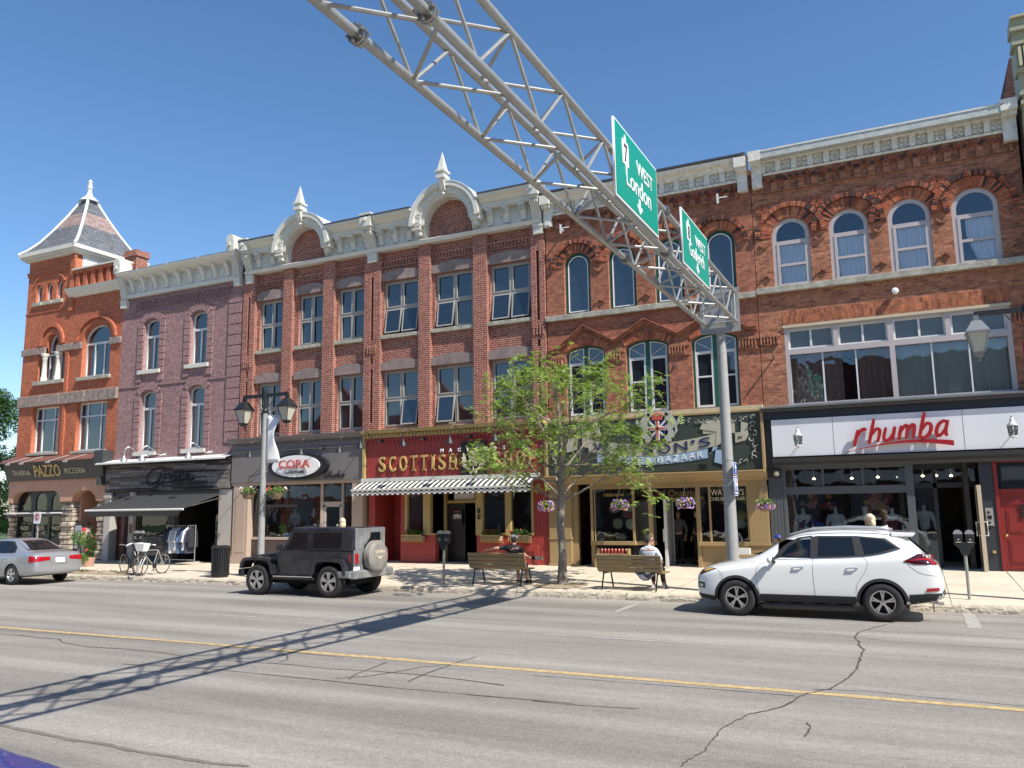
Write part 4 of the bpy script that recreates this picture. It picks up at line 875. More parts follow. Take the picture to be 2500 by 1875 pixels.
for sx in (-1, 1):
    lf = [(.06, -.28), (.18, -.24), (.25, -.12), (.23, 0), (.29, -.02), (.30, .1), (.34, .22), (.38, .3), (.43, .22), (.40, .17), (.47, .14), (.43, .05), (.48, -.04), (.42, -.07), (.46, -.16), (.38, -.17), (.36, -.25), (.26, -.27), (.16, -.32)]
    pts = [(tx+sx*p*1.0, tz+q) for p, q in lf]; b.prism(pts if sx > 0 else pts[::-1], y+.005, y+.03)
    f2 = [(0, -.3), (.1, -.36), (.16, -.33), (.15, -.41), (.08, -.44), (.03, -.38)]; pts = [(tx+sx*p, tz+q) for p, q in f2]; b.prism(pts if sx > 0 else pts[::-1], y, y+.03)
b.prism([(tx-.015, tz-.32), (tx+.015, tz-.32), (tx+.015, tz-.2), (tx-.015, tz-.2)], y, y+.03)
b.build('thistle_emblem', M['thistle_cream'], t1)
# striped awning
t1 = thing('shop_awning', 'black and cream striped awning with a checked valance over the red shop', 'awning', (-15, 25.3, 3.2))
b = MB(); n = 66; ya, za, zb = 24.49, 2.95, 3.28; xa, xb = -18.48, -11.3; M['cream_cloth'] = mat('cream_cloth', (.72, .70, .63), .8); M['black_cloth'] = mat('black_cloth', (.03, .028, .028), .8)
for i in range(n):
    b.mi = i % 2; x0 = xa+(xb-xa)*i/n; x1 = xa+(xb-xa)*(i+1)/n
    pr = [(25.25, zb), (24.85, zb-.15), (ya, za)]
    b.add([(x0, p, q) for p, q in pr]+[(x1, p, q) for p, q in pr]+[(x0, p, q-.012) for p, q in pr]+[(x1, p, q-.012) for p, q in pr], [(0, 1, 4, 3), (1, 2, 5, 4), (9, 10, 7, 6), (10, 11, 8, 7), (2, 8, 11, 5)])
b.build('fabric', [M['cream_cloth'], M['black_cloth']], t1)
b = MB(); M['grey_cloth'] = mat('grey_cloth', (.25, .24, .23), .8)
for i in range(n):
    for j in range(3):
        b.mi = 0 if (i+j) % 2 == 0 else (1 if i % 2 and j % 2 == 0 else 2)
        x0 = xa+(xb-xa)*i/n; x1 = xa+(xb-xa)*(i+1)/n; b.box(x0, x1, ya-.02+random.uniform(0, .006), ya-.01, za-.05-(j+1)*.052, za-.05-j*.052)
b.build('valance', [M['cream_cloth'], M['black_cloth'], M['grey_cloth']], t1)
MB().box(xa-.03, xb+.03, ya-.04, ya+.02, za-.045, za+.02).build('front_bar', M['cream'], t1); MB().box(xa-.05, xb+.05, 25.1, 25.3, 3.24, 3.38).build('cassette', M['cream'], t1)
b = MB()
for x in (xa+.3, xb-.3): b.tube([(x, 25.3, 3.05), (x+.3*(1 if x < -15 else -1), 24.8, 2.98), (x, ya, za-.02)], .028, 6)
b.build('folding_arms', M['cream'], t1)
# goose neck lamps
def goose(x, lb, z=4.75, group='black goose neck lamps above the shop signs', out=.75, drop=.38, m='black_metal'):
    t = thing('wall_lamp', lb, 'wall lamp', (x, 25.2, z), group=group)
    MB().lathe([(.07, -.02), (.07, .02)], (x, 25.14, z), axis='y', n=12).build('mount', M[m], t, smooth=True)
    p = smooth_path([(x, 25.14, z), (x-.1, 24.9, z-.04), (x-.2, 24.65, z+.18), (x-.3, 24.45, z+.32), (x-.36, 24.3, z+.2), (x-.37, 24.27, z-.1)], 5)
    MB().tube(p, .016, 6).build('arm', M[m], t, smooth=True)
    MB().lathe([(.03, z+.02), (.04, z-.05), (.12, z-.16), (.15, z-.25), (.02, z-.22)], (x-.37, 24.27, -.05), n=14).build('lamp_shade', M[m], t, smooth=True)
for x, lb in ((-22.9, 'goose neck lamp partly behind the street lamp banner on the grey fascia'), (-20.35, 'goose neck lamp above the right end of the oval sign'), (-18.55, 'goose neck lamp at the right edge of the grey fascia')): goose(x, lb, 4.62)
for x, lb in ((-17.6, 'goose neck lamp over the first gold letters on the red fascia'), (-15.75, 'goose neck lamp over the last letters of the longer gold word'), (-13.85, 'goose neck lamp in front of the black thistle panel'), (-12.1, 'goose neck lamp behind the crown of the street tree')): goose(x, lb, 4.74)
for x, lb in ((-30.0, 'small grey spotlight under the left upper window of the mauve building'), (-28.9, 'small grey spotlight above the middle of the weathered plank sign'), (-26.2, 'larger grey spotlight at the right end above the weathered plank sign')): goose(x, lb, 4.72, 'grey spotlights above the weathered sign', m='alu')
# ================================================================ building 4
def hood(par, c_, zc, r, top=.93, n=30):
    voussoirs(par, c_, zc, r+.04, top-.16, 25.49, n)
    voussoirs(par, c_, zc, top-.14, top, 25.41, n+8, wts=(2, 1, 3, 4), th=.1)
def arcade(par, x0, x1, zb, zt, m, st=.36):
    n = int((x1-x0)/st); st = (x1-x0)/n
    plate('brick_arcade', [rect(x0, x1, zb, zt+.28)]+[archp(x0+i*st+.09, x0+(i+1)*st-.09, zb-.01 if 0 else zb+.02, zt-.1, (st-.18)/2, 6) for i in range(n)], 25.42, 25.5, m, par)
    b = MB()
    for i in range(n):
        for k in range(5):
            t0, t1_ = R(10+k*33), R(10+k*33+26); c_ = x0+(i+.5)*st; r0, r1 = st/2-.08, st/2+.03
            b.mi = random.choice((0, 0, 1)); b.prism([(c_+r0*math.cos(t0), zt-.1+r0*math.sin(t0)), (c_+r1*math.cos(t0), zt-.1+r1*math.sin(t0)), (c_+r1*math.cos(t1_), zt-.1+r1*math.sin(t1_)), (c_+r0*math.cos(t1_), zt-.1+r0*math.sin(t1_))], 25.37, 25.44)
    b.build('arch_bricks', [M['v4'], M['v2']], par)
def flower_cornice(par, x0, x1, zb, m, st=.48, h=.42):
    n = round((x1-x0)/st); st = (x1-x0)/n
    b = MB(); b.mould(x0, x1, [(25.5, zb-.06), (25.36, zb-.06), (25.34, zb), (25.44, zb+.02), (25.44, zb+h), (25.3, zb+h+.02), (25.24, zb+h+.14), (25.1, zb+h+.2), (25.06, zb+h+.32), (25.5, zb+h+.36)])
    for i in range(n+1): b.box(x0+i*st-.08, x0+i*st+.08, 25.33, 25.44, zb+.02, zb+h+.02)
    for i in range(n*2): b.lathe([(.06, 0), (.05, .02)], (x0+(i+.5)*st/2, 25.26, zb+h+.1), axis='y', n=8)
    b.build('cornice', m, par)
    b = MB()
    for i in range(n):
        c_ = x0+(i+.5)*st; zc = zb+.02+h/2
        for a in (45, 135, 225, 315):
            t = R(a); dx, dz = math.cos(t), math.sin(t); b.prism([(c_+dx*.02, zc+dz*.02), (c_+dx*.1-dz*.045, zc+dz*.1+dx*.045), (c_+dx*.19, zc+dz*.19), (c_+dx*.1+dz*.045, zc+dz*.1-dx*.045)], 25.40, 25.45)
        b.ball((c_, 25.42, zc), .03, 8, 5)
    b.build('cornice_flowers', m, par)
def side_bracket(par, x, zt, zb, m, w_=.3):
    b = MB(); b.box(x-w_/2, x+w_/2, 25.3, 25.5, zb, zt-.4); b.box(x-w_*.6, x+w_*.6, 25.0, 25.5, zt-.32, zt); b.box(x-w_*.55, x+w_*.55, 25.12, 25.5, zt-.42, zt-.32); b.box(x-w_*.3, x+w_*.3, 25.28, 25.3, zb+.05, zb+.35)
    b.build('end_bracket', m, par)
B4 = thing('green_window_building', 'red brick building with green framed arched windows and brick zigzag pediments', 'building', (-7.5, 25.5, 0))
up4 = [(-10.33, -9.37), (-8.72, -7.76), (-7.12, -6.16), (-5.48, -4.5)]; lo4 = [(-10.34, -8.94), (-8.21, -6.78), (-6.03, -4.58)]
plate('wall', [rect(-11.0, -3.92, 5.0, 12.5)]+[archp(a, c, 8.75, 10.45, (c-a)/2, 18) for a, c in up4]+[archp(a, c, 5.22, 7.32, .3, 16) for a, c in lo4], 25.5, 25.9, M['brick_red'], B4)
shell(B4, -10.95, -3.95, 12.9, M['brick_red'], y0=25.9); rooms(B4, -11, -3.92, [4.9, 8.2, 11.8], m=M['dark'], y0=26.0)
for a, c in up4:
    window(B4, archp(a, c, 8.75, 10.45, (c-a)/2, 18), [archp(a+.1, c-.1, 8.83, 10.45, (c-a)/2-.1, 18)], 25.62, M['green_paint'], M['pane'])
    o = plate('storm_frame', [archp(a+.11, c-.11, 8.84, 10.45, (c-a)/2-.11, 18), archp(a+.14, c-.14, 8.87, 10.45, (c-a)/2-.14, 18)], 25.6, 25.63, M['white'], B4)
    hood(B4, (a+c)/2, 10.45, (c-a)/2)
b = MB(); b.box(-11.0, -3.92, 25.34, 25.5, 8.56, 8.74); rk = random.Random(2)
b.build('sill_course', M['sill_stone'], B4, bevel=.01)
for a, c in lo4:
    m_ = (a+c)/2; q = archp(a, c, 5.22, 7.32, .3, 16)
    def seg(x): return 7.32+.3*math.sqrt(max(0, 1-((x-m_)/((c-a)/2))**2))
    def topped(x0, x1, zb, dz): return [(x0, zb), (x1, zb)]+[(x1+(x0-x1)*i/6, seg(x1+(x0-x1)*i/6)-dz) for i in range(7)]
    o = window(B4, q, [topped(a+.07, m_-.07, 5.26, .06), topped(m_+.07, c-.07, 5.26, .06)], 25.62, M['green_paint'], M['pane'], pane_back=.06)
    for x0, x1, d in ((a+.075, m_-.075, 1), (m_+.075, c-.075, -1)):
        plate('sash', [topped(x0, x1, 5.27, .065), rect(x0+.07, x1-.07, 5.34, 6.22), rect(x0+.07, x1-.07, 6.27, 6.97), topped(x0+.04, x1-.04, 7.06, .1)], 25.63, 25.67, M['frame_white'], o)
        xa_, xb_ = (x1, x0) if d > 0 else (x0, x1)
        MB().bar((xa_-.04*d, 25.65, 7.08), (xb_+.05*d, 25.65, 7.38), .02).build('glazing_bar', M['frame_white'], o)
    voussoirs(B4, m_, 7.32-1.08, 1.40, 1.62, 25.485, 20, 59, 121, wts=(6, 4, 0, 1))
b = MB()
pk = [(-10.95, 7.5), (-10.7, 7.5), (-9.64, 8.26), (-8.57, 7.64), (-7.50, 8.24), (-6.42, 7.64), (-5.3, 8.26), (-4.2, 7.6), (-3.95, 7.6)]
for p, q in zip(pk, pk[1:]): b.bar((p[0], 25.44, p[1]), (q[0], 25.44, q[1]), .14, .09, upv=(0, 0, 1)); b.bar((p[0], 25.41, p[1]+.05), (q[0], 25.41, q[1]+.05), .2, .03)
b.build('zigzag_pediment', M['brick_red'], B4)
b = MB()
for x0, x1 in ((-10.98, -10.4), (-8.9, -8.25), (-6.74, -6.08), (-4.53, -3.95)):
    n = max(3, int((x1-x0)/.095))
    for i in range(n): b.box(x0+i*.095, x0+i*.095+.045, 25.42, 25.5, 7.03, 7.27)
    b.box(x0, x1, 25.42, 25.5, 7.27, 7.36); b.box(x0, x1, 25.45, 25.5, 6.97, 7.03)
for x0, x1 in ((-9.2, -8.9), (-7.6, -7.3), (-6.0, -5.65)):
    for z0, d in ((9.1, 1), (10.2, -1)):
        m_ = (x0+x1)/2
        for s_ in (-1, 1): b.bar((m_+s_*.16, 25.47, z0-.06*d), (m_, 25.47, z0+.06*d), .06, .05)
b.build('dentils', M['brick_rust'], B4)
arcade(B4, -10.85, -4.3, 11.85, 12.15, M['brick_red'])
flower_cornice(B4, -10.7, -4.25, 12.40, M['cream_old'], h=.34); side_bracket(B4, -10.83, 13.0, 11.95, M['cream_old']); side_bracket(B4, -4.13, 13.02, 12.0, M['cream_old'])
MB().mould(-11.0, -3.95, [(25.0, 13.08), (25.9, 13.2), (25.9, 13.26), (25.0, 13.14)]).build('roof_flashing', M['dark_flash'], B4)
for x, z in ((-10.3, 11.75), (-4.9, 11.85)):
    b = MB(); b.bar((x, 25.2, z-.16), (x, 25.2, z+.16), .05); b.bar((x, 25.2, z), (x, 25.5, z), .05); b.bar((x+.02, 25.2, z+.02), (x+.3, 25.2, z+.02), .035); b.build('wire_bracket', M['frame_white'], B4)
# ---- shopfront of building 4
MB().box(-11.0, -3.92, 25.3, 25.55, 5.07, 5.21).build('stone_course', mat('warm_stone', (.52, .42, .27), .8, noise=(5, .15)), B4)
b = MB(); b.box(-11.02, -3.9, 25.18, 25.5, 5.0, 5.07); b.box(-11.02, -10.95, 25.1, 25.4, 3.2, 5.05); b.box(-3.98, -3.9, 25.1, 25.5, 3.2, 5.05)
b.mould(-11.0, -3.9, [(25.5, 2.95), (25.2, 2.95), (25.18, 3.02), (25.0, 3.08), (24.95, 3.16), (24.85, 3.2), (24.85, 3.24), (25.5, 3.26)])
b.box(-11.02, -10.24, 25.35, 25.7, .1, 2.97); b.box(-10.24, -10.05, 25.5, 25.7, .1, 2.97); b.box(-9.56, -9.42, 25.38, 25.6, .1, 2.97)
b.box(-9.56, -3.95, 25.35, 25.65, 2.78, 2.97)
for x in (-9.47, -8.14): b.box(x, x+.07, 25.38, 25.46, 1.1, 2.8)
for x in (-7.62, -6.1): b.box(x, x+.12, 25.4+(.0 if x < -7 else 0), 25.55, .1, 2.8)
for x in (-6.02, -5.7, -4.56): b.box(x, x+.06, 25.38, 25.46, 1.1, 2.8)
b.box(-9.55, -8.05, 25.3, 25.6, 1.0, 1.12); b.box(-6.05, -4.5, 25.3, 25.6, 1.0, 1.12); b.box(-8.2, -7.5, 25.5, 25.9, 1.0, 1.12); b.box(-6.0, -4.5, 25.45, 25.6, .1, 1.0); b.box(-7.5, -6.1, 26.5, 26.6, 2.42, 2.5)
b.box(-11.05, -10.2, 25.32, 25.7, 1.18, 1.22); b.box(-11.05, -10.2, 25.32, 25.7, .1, .4)
b.build('tan_frame', M['wat_tan'], B4, bevel=.006)
b = MB(); beads(b, -4.5, -3.93, .1, 2.8, 25.35, .07); b.box(-4.52, -3.9, 25.3, 25.4, 1.02, 1.1); b.build('tan_panelling', M['wat_tan'], B4)
plate('pane', [rect(-9.42, -8.1, 1.12, 2.8)], 25.42, 25.425, M['glass'], B4); plate('pane', [rect(-6.0, -4.52, 1.12, 2.8)], 25.42, 25.425, M['glass'], B4)
MB().add([(-8.08, 25.42, 1.12), (-7.6, 26.2, 1.12), (-7.6, 26.2, 2.8), (-8.08, 25.42, 2.8)], [(0, 1, 2, 3)]).build('pane', M['glass'], B4)
b = MB(); b.box(-9.5, -8.0, 25.55, 25.65, .1, 1.0); b.box(-7.5, -6.1, 26.5, 26.55, 2.5, 2.8); b.build('dark_panel', M['black'], B4)
text('transom_lettering', '84 Ontario', 0, 0, 26.47, .3, M['gold_letter'], B4, fit=(-7.62, -6.3, 2.52, 2.73), ext=.006)
text('window_lettering', "WATSON'S", 0, 0, 25.4, .3, M['thistle_cream'], B4, fit=(-5.62, -4.62, 2.52, 2.7), ext=.003); text('window_lettering', 'CHELSEA BAZAAR', 0, 0, 25.4, .3, M['thistle_cream'], B4, fit=(-5.66, -4.6, 2.36, 2.46), ext=.003); text('window_lettering', 'CHELSEA BAZAAR', 0, 0, 25.4, .3, M['gold_letter'], B4, fit=(-9.1, -8.4, 2.55, 2.64), ext=.003)
b = MB(); b.box(-10.9, -4.0, 30.5, 30.6, 0, 3); b.box(-10.95, -4.0, 25.7, 31, .05, .33); b.box(-10.95, -4.0, 25.66, 31, 2.97, 3.1); b.box(-9.55, -9.45, 25.7, 30, 0, 3); b.box(-10.2, -9.5, 28, 28.1, 0, 3); b.build('shop_interior', M['interior'], B4)
b = MB(); b.box(-7.15, -7.1, 25.6, 26.45, .35, 2.42); b.build('open_door', M['grey_trim'], B4)
b = MB()
for y in (25.6, 26.4): b.box(-7.17, -7.08, y-.04, y+.04, .35, 2.42)
b.box(-7.22, -7.17, 25.58, 25.64, 1.1, 1.5); b.build('door_edge', M['frame_white'], B4)
# ---- its sign
t1 = thing('shop_sign', 'dark green bazaar sign with scroll ribbons, leaf border and flag shield crest', 'shop sign', (-7.4, 25.2, 3.3))
MB().box(-10.95, -3.98, 25.2, 25.4, 3.27, 5.0).build('board', M['wat_green'], t1)
b = MB(); random.seed(4)
def curl(b, x, z, s, fl=1, rot=0, y=25.17):
    pts = []
    for i in range(15):
        t = i/14; a = t*4.2+rot; r_ = s*(1-t*.8); pts.append((x+fl*r_*math.cos(a), y, z+r_*math.sin(a)))
    b.tube(pts, [s*.17*(1-i/18) for i in range(15)], 5)
    for k in (2, 5, 8):
        p = pts[k]; a = k/14*4.2+rot; q = (p[0]+fl*math.cos(a)*s*.45, p[2]+math.sin(a)*s*.45); b.prism([(p[0]-s*.13, p[2]), (p[0]+s*.13, p[2]+s*.05), (q[0], q[1]), (p[0]-s*.05, p[2]+s*.2)], y-.01, y+.012)
for i in range(12):
    x = -6.3+i*.19; curl(b, x, 4.80+.02*(i % 2), .085, 1 if i % 2 else -1, 1.2*i)
for i in range(9):
    x = -10.75+i*.2; curl(b, x, 4.80, .085, 1 if i % 2 else -1, 1.1*i)
for sx_, xb_ in ((1, -4.22), (-1, -10.72)):
    for i in range(8): curl(b, xb_-(.03 if i % 2 else -.03)*sx_, 4.62-i*.145, .10, (1 if i % 2 else -1)*sx_, .9*i)
for i in range(5): curl(b, -4.45-i*.15, 3.5, .085, 1 if i % 2 else -1, 1.4*i)
b.build('leaf_border', M['orn_grey'], t1)
def ribbon2(b, top, hgt, y): # band following a smooth path of centre points
    P = smooth_path([(p[0], p[1], 0) for p in top], 8); vs = []
    for p in P: vs += [(p.x, y, p.y-hgt/2), (p.x, y, p.y+hgt/2), (p.x, y+.02, p.y-hgt/2), (p.x, y+.02, p.y+hgt/2)]
    n = len(P); fs = []
    for i in range(n-1):
        o_ = 4*i; fs += [(o_, o_+4, o_+5, o_+1), (o_+1, o_+5, o_+7, o_+3), (o_+2, o_+6, o_+4, o_)]
    b.add(vs, fs)
wav = lambda x: 3.98+.26*((x+7.4)/2.2)**2
b = MB(); ribbon2(b, [(x, wav(x)) for x in [-9.5+i*.35 for i in range(13)]], .38, 25.175)
b.prism([(-5.35, 4.0), (-5.1, 4.12), (-5.1, 4.58), (-5.72, 4.72), (-5.82, 4.55), (-5.3, 4.45)], 25.165, 25.19); b.prism([(-5.75, 4.78), (-5.72, 4.4), (-4.75, 4.38), (-4.75, 4.76), (-5.2, 4.84)], 25.18, 25.195)
b.prism([(-4.75, 4.08), (-4.45, 4.14), (-4.36, 4.3), (-4.36, 4.65), (-4.55, 4.72), (-4.58, 4.4), (-4.75, 4.38)], 25.17, 25.19); b.prism([(-9.45, 4.1), (-9.7, 4.2), (-9.7, 4.62), (-9.1, 4.75), (-9.05, 4.5), (-9.45, 4.45)], 25.165, 25.19); b.prism([(-10.25, 4.0), (-9.9, 4.1), (-9.85, 4.5), (-10.3, 4.45)], 25.17, 25.19)
b.build('ribbon', M['scroll_tan'], t1)
wb = lambda x: 3.66+.22*((x+7.4)/2.2)**2
b = MB(); ribbon2(b, [(x, wb(x)) for x in [-9.2+i*.3 for i in range(13)]], .3, 25.185)
b.prism([(-5.62, 3.75), (-5.5, 3.8), (-5.48, 4.1), (-5.35, 4.2), (-5.3, 3.95)], 25.18, 25.195); b.prism([(-5.42, 3.52), (-5.1, 3.42), (-4.85, 3.5), (-4.88, 3.95), (-4.98, 4.05), (-5.0, 3.85), (-5.35, 3.9)], 25.17, 25.19)
b.build('blue_ribbon', M['scroll_blue'], t1)
serif_word("WATSON'S", spread(-9.3, -5.5, "WATSON'S", .35), -.14, .14, 25.16, M['navy'], t1, ext=.006, fn=lambda v: Vector((v.x, v.y, v.z+wav(v.x))), wt=.004)
serif_word('CHELSEA BAZAAR', spread(-9.0, -5.75, 'CHELSEA BAZAAR', .3), -.1, .1, 25.17, M['sign_white'], t1, ext=.005, fn=lambda v: Vector((v.x, v.y, v.z+wb(v.x))), wt=.002)
text('lettering', '84', 0, 0, 25.16, .1, M['black'], t1, fit=(-4.66, -4.54, 4.2, 4.28), ext=.004)
# crest: shield with flag, crown, and two heraldic supporters
cxx, czz = -7.12, 4.62
sh = [(cxx-.26, czz+.25), (cxx+.26, czz+.25), (cxx+.27, czz-.02), (cxx+.2, czz-.24), (cxx, czz-.4), (cxx-.2, czz-.24), (cxx-.27, czz-.02)]
plate('shield', [sh], 25.08, 25.12, M['navy'], t1)
b = MB(); 
for a, c in (((-.26, .25), (.2, -.22)), ((.26, .25), (-.2, -.22))): b.bar((cxx+a[0], 25.075, czz+a[1]), (cxx+c[0], 25.075, czz+c[1]), .02, .07, upv=(0, 1, 0)) if 0 else b.prism([(cxx+a[0]-.03, czz+a[1]), (cxx+a[0]+.03, czz+a[1]), (cxx+c[0]+.03, czz+c[1]), (cxx+c[0]-.03, czz+c[1])], 25.068, 25.08)
b.box(cxx-.06, cxx+.06, 25.062, 25.08, czz-.36, czz+.25); b.box(cxx-.26, cxx+.26, 25.062, 25.08, czz-.05, czz+.07); b.build('flag_white', M['white'], t1)
b = MB(); b.box(cxx-.033, cxx+.033, 25.05, 25.07, czz-.38, czz+.25); b.box(cxx-.26, cxx+.26, 25.05, 25.07, czz-.02, czz+.04); b.box(cxx-.16, cxx+.16, 25.06, 25.1, czz+.28, czz+.4)
for i in range(5): b.ball((cxx-.14+i*.07, 25.08, czz+.44+.03*(2-abs(i-2))), .035, 8, 5)
b.build('crown', M['flag_red'], t1)
body = [(.3, -.42), (.42, -.4), (.42, -.3), (.5, -.28), (.52, -.15), (.47, -.02), (.55, .08), (.6, .2), (.52, .34), (.45, .42), (.42, .55), (.38, .42), (.28, .38), (.22, .3), (.3, .26), (.36, .22), (.3, .12), (.2, .1), (.18, .02), (.28, .0), (.34, -.1), (.3, -.2), (.22, -.24), (.2, -.32)]
tail = [(.5, -.25), (.62, -.1), (.6, .05), (.72, .2), (.68, .34), (.62, .2), (.54, .08), (.56, -.06)]
b = MB()
for sx_ in (-1, 1):
    for pl in (body, tail):
        pts = [(cxx+sx_*p, czz+q) for p, q in pl]; b.prism(pts if sx_ > 0 else pts[::-1], 25.09, 25.14)
for i in range(7):
    for sx_ in (-1, 1): t = R(30+i*20); b.prism([(cxx+sx_*(.2+.02*i), czz+.42), (cxx+sx_*(.25+.28*math.cos(t)), czz+.42+.2*math.sin(t)), (cxx+sx_*(.24+.04*i), czz+.4)][::sx_], 25.1, 25.13)
b.build('supporters', M['orn_grey'], t1)
for x in (-5.75, -5.0):
    t2 = thing('flood_lamp', 'small black flood lamp on the tan cornice ledge, %s' % ('left of the big pole' if x < -5.5 else 'right of the big pole'), 'lamp', (x, 25.0, 3.27), group='flood lamps on the ledge'); MB().box(x-.12, x+.12, 24.98, 25.1, 3.3, 3.46).build('housing', M['black'], t2); MB().box(x-.02, x+.02, 25.02, 25.06, 3.24, 3.3).build('foot', M['black'], t2)
# ================================================================ building 5
B5 = thing('boutique_building', 'rust brick building with four curtained arched windows over a wide strip of sliding windows', 'building', (-.5, 25.5, 0))
up5 = [(-3.36, -2.27), (-1.70, -.62), (-.09, 1.02), (1.56, 2.71)]
plate('wall', [rect(-3.9, 3.35, 4.9, 12.6)]+[archp(a, c, 8.8, 10.4, (c-a)/2, 18) for a, c in up5]+[rect(-3.18, 2.72, 5.12, 7.54)], 25.5, 25.9, M['brick_rust'], B5)
shell(B5, -3.9, 3.4, 12.95, M['brick_rust'], y0=25.9)
rooms(B5, -3.9, 3.35, [4.8, 8.2, 11.8], y1=29.5, parts=(-2.0, -.35, 1.3))
M['brick_soldier'] = brick('brick_soldier', (.46, .16, .07), (.30, .09, .05), (.24, .13, .09), bw=.076, bh=.225, ms=.009, dark=.3, stain=(.18, .065, .045))
MB().box(-3.2, 2.75, 25.492, 25.5, 7.56, 8.0).build('soldier_course', M['brick_soldier'], B5)
def curtain(par, x0, x1, z0, z1, y, m, gather=None, name='curtain'):
    b = MB(); n = 44; vs = []
    for j in range(9):
        z = z1+(z0-z1)*j/8; f = j/8
        a, c = x0, x1
        if gather: ga, gc = gather; s_ = max(0, (f-.35)/.65)**1.2; a = x0+(ga-x0)*s_; c = x1+(gc-x1)*s_
        for i in range(n+1): vs.append((a+(c-a)*i/n, y+.03*math.sin(i*1.3)+.015*math.sin(i*.55+f), z))
    return b.add(vs, [(j*(n+1)+i, (j+1)*(n+1)+i, (j+1)*(n+1)+i+1, j*(n+1)+i+1) for j in range(8) for i in range(n)]).build(name, m, par, smooth=True)
M['sheer'] = mat('sheer', (.92, .92, .93), .8); M['drape'] = mat('drape', (.30, .21, .17), .8); M['blind_grey'] = mat('blind_grey', (.42, .47, .42), .8)
gath = [(-3.1, -2.45), (-1.42, -.78), (.18, .85), (2.15, 2.6)]
for (a, c), gth in zip(up5, gath):
    r_ = (c-a)/2; q = archp(a, c, 8.8, 10.4, r_, 18)
    o = window(B5, q, [rect(a+.2, c-.15, 8.9, 9.44), rect(a+.2, c-.15, 9.52, 10.12), archp(a+.12, c-.12, 10.25, 10.4, r_-.12, 18)], 25.535, M['frame_pink'], M['glass_up'], th=.035, pane_back=.015)
    plate('sash', [rect(a+.12, c-.1, 8.84, 10.18), rect(a+.2, c-.15, 8.9, 9.44), rect(a+.2, c-.15, 9.52, 10.12)], 25.52, 25.54, M['frame_pink'], o)
    curtain(B5, a+.1 if gth[0] < 2 else a+.32, c-.1, 8.8, 10.16, 25.61, M['sheer'], gth)
    hood(B5, (a+c)/2, 10.4, r_, top=r_+.5, n=34)
MB().box(-3.9, 3.35, 25.33, 25.5, 8.62, 8.8).build('sill_course', M['sill_stone'], B5, bevel=.01)
# wide window
tr = [(-3.08, -1.8), (-1.67, -.34), (-.19, 1.14), (1.27, 2.62)]; lw = [(-3.06, -.32), (-.18, 2.6)]
fr = plate('strip_window', [rect(-3.18, 2.72, 5.12, 7.54)]+[rect(a, c, 6.84, 7.44) for a, c in tr]+[rect(a, c, 5.2, 6.68) for a, c in lw], 25.5, 25.66, M['frame_pink'], B5)
plate('window_head', [rect(-3.22, 2.76, 7.5, 7.58)], 25.44, 25.52, mat('aged_wood', (.5, .43, .3), .7), B5)
plate('pane', [rect(-3.12, 2.66, 6.8, 7.48)], 25.62, 25.625, M['pane_blind'], fr); plate('pane', [rect(-3.12, 2.66, 5.16, 6.72)], 25.62, 25.625, M['glass_up'], fr)
b = MB()
for a, c in tr:
    m_ = (a+c)/2; b.box(a, a+.05, 25.57, 25.62, 6.84, 7.44); b.box(c-.05, c, 25.57, 25.62, 6.84, 7.44); b.box(a+.05, c-.05, 25.57, 25.62, 6.84, 6.89); b.box(a+.05, c-.05, 25.57, 25.62, 7.4, 7.44); b.box(m_-.03, m_+.03, 25.565, 25.62, 6.89, 7.4)
for a, c in lw:
    for k in (1, 2): x = a+(c-a)*k/3; b.box(x-.02, x+.02, 25.58, 25.62, 5.2, 6.68)
b.build('glazing_bars', M['frame_white'], fr)
curtain(B5, -3.1, -1.62, 5.15, 6.75, 25.8, M['drape'], name='drape'); curtain(B5, -1.2, -.3, 5.15, 6.75, 25.8, M['drape'], name='drape'); curtain(B5, -.2, 2.66, 5.15, 6.75, 25.8, M['blind_grey'], name='blind')
b = MB()
for a, c in ((-3.88, -3.3), (2.8, 3.35)):
    n = int((c-a)/.095)
    for i in range(n): b.box(a+i*.095, a+i*.095+.045, 25.42, 25.5, 7.03, 7.27)
    b.box(a, c, 25.42, 25.5, 7.27, 7.36)
for x in (-3.6, -1.98, -.35, 1.3, 2.98):
    for z0, d in ((9.15, 1), (10.15, -1)):
        for s_ in (-1, 1): b.bar((x+s_*.15, 25.47, z0-.06*d), (x, 25.47, z0+.06*d), .06, .05)
b.build('dentils', M['brick_rust'], B5)
b = MB()
for x in (-3.6, -1.98, -.35, 1.28):
    for k in range(10):
        t0, t1_ = R(k*36+4), R(k*36+30); b.mi = k % 2; b.prism([(x+.04*math.cos(t0), 11.33+.04*math.sin(t0)), (x+.19*math.cos(t0), 11.33+.19*math.sin(t0)), (x+.19*math.cos(t1_), 11.33+.19*math.sin(t1_)), (x+.04*math.cos(t1_), 11.33+.04*math.sin(t1_))], 25.46, 25.5)
b.build('brick_rosettes', [M['v4'], M['v1']], B5)
arcade(B5, -3.6, 3.2, 11.85, 12.22, M['brick_rust'], .4)
flower_cornice(B5, -3.5, 3.1, 12.45, M['cream_old'], h=.36); side_bracket(B5, -3.68, 13.12, 12.02, M['cream_old']); side_bracket(B5, 3.16, 13.2, 12.1, M['cream_old'], .34)
b = MB(); b.mould(-3.5, 3.05, [(25.06, 12.84), (25.02, 12.84), (25.02, 13.06), (25.9, 13.06), (25.9, 12.84)]); b.build('roof_edge', mat('weathered_metal', (.42, .44, .42), .5, noise=(5, .2)), B5)
MB().mould(-3.5, 3.05, [(25.0, 13.07), (25.7, 13.38), (25.7, 13.30), (25.0, 13.05)]).build('roof_flashing', M['flashing'], B5)
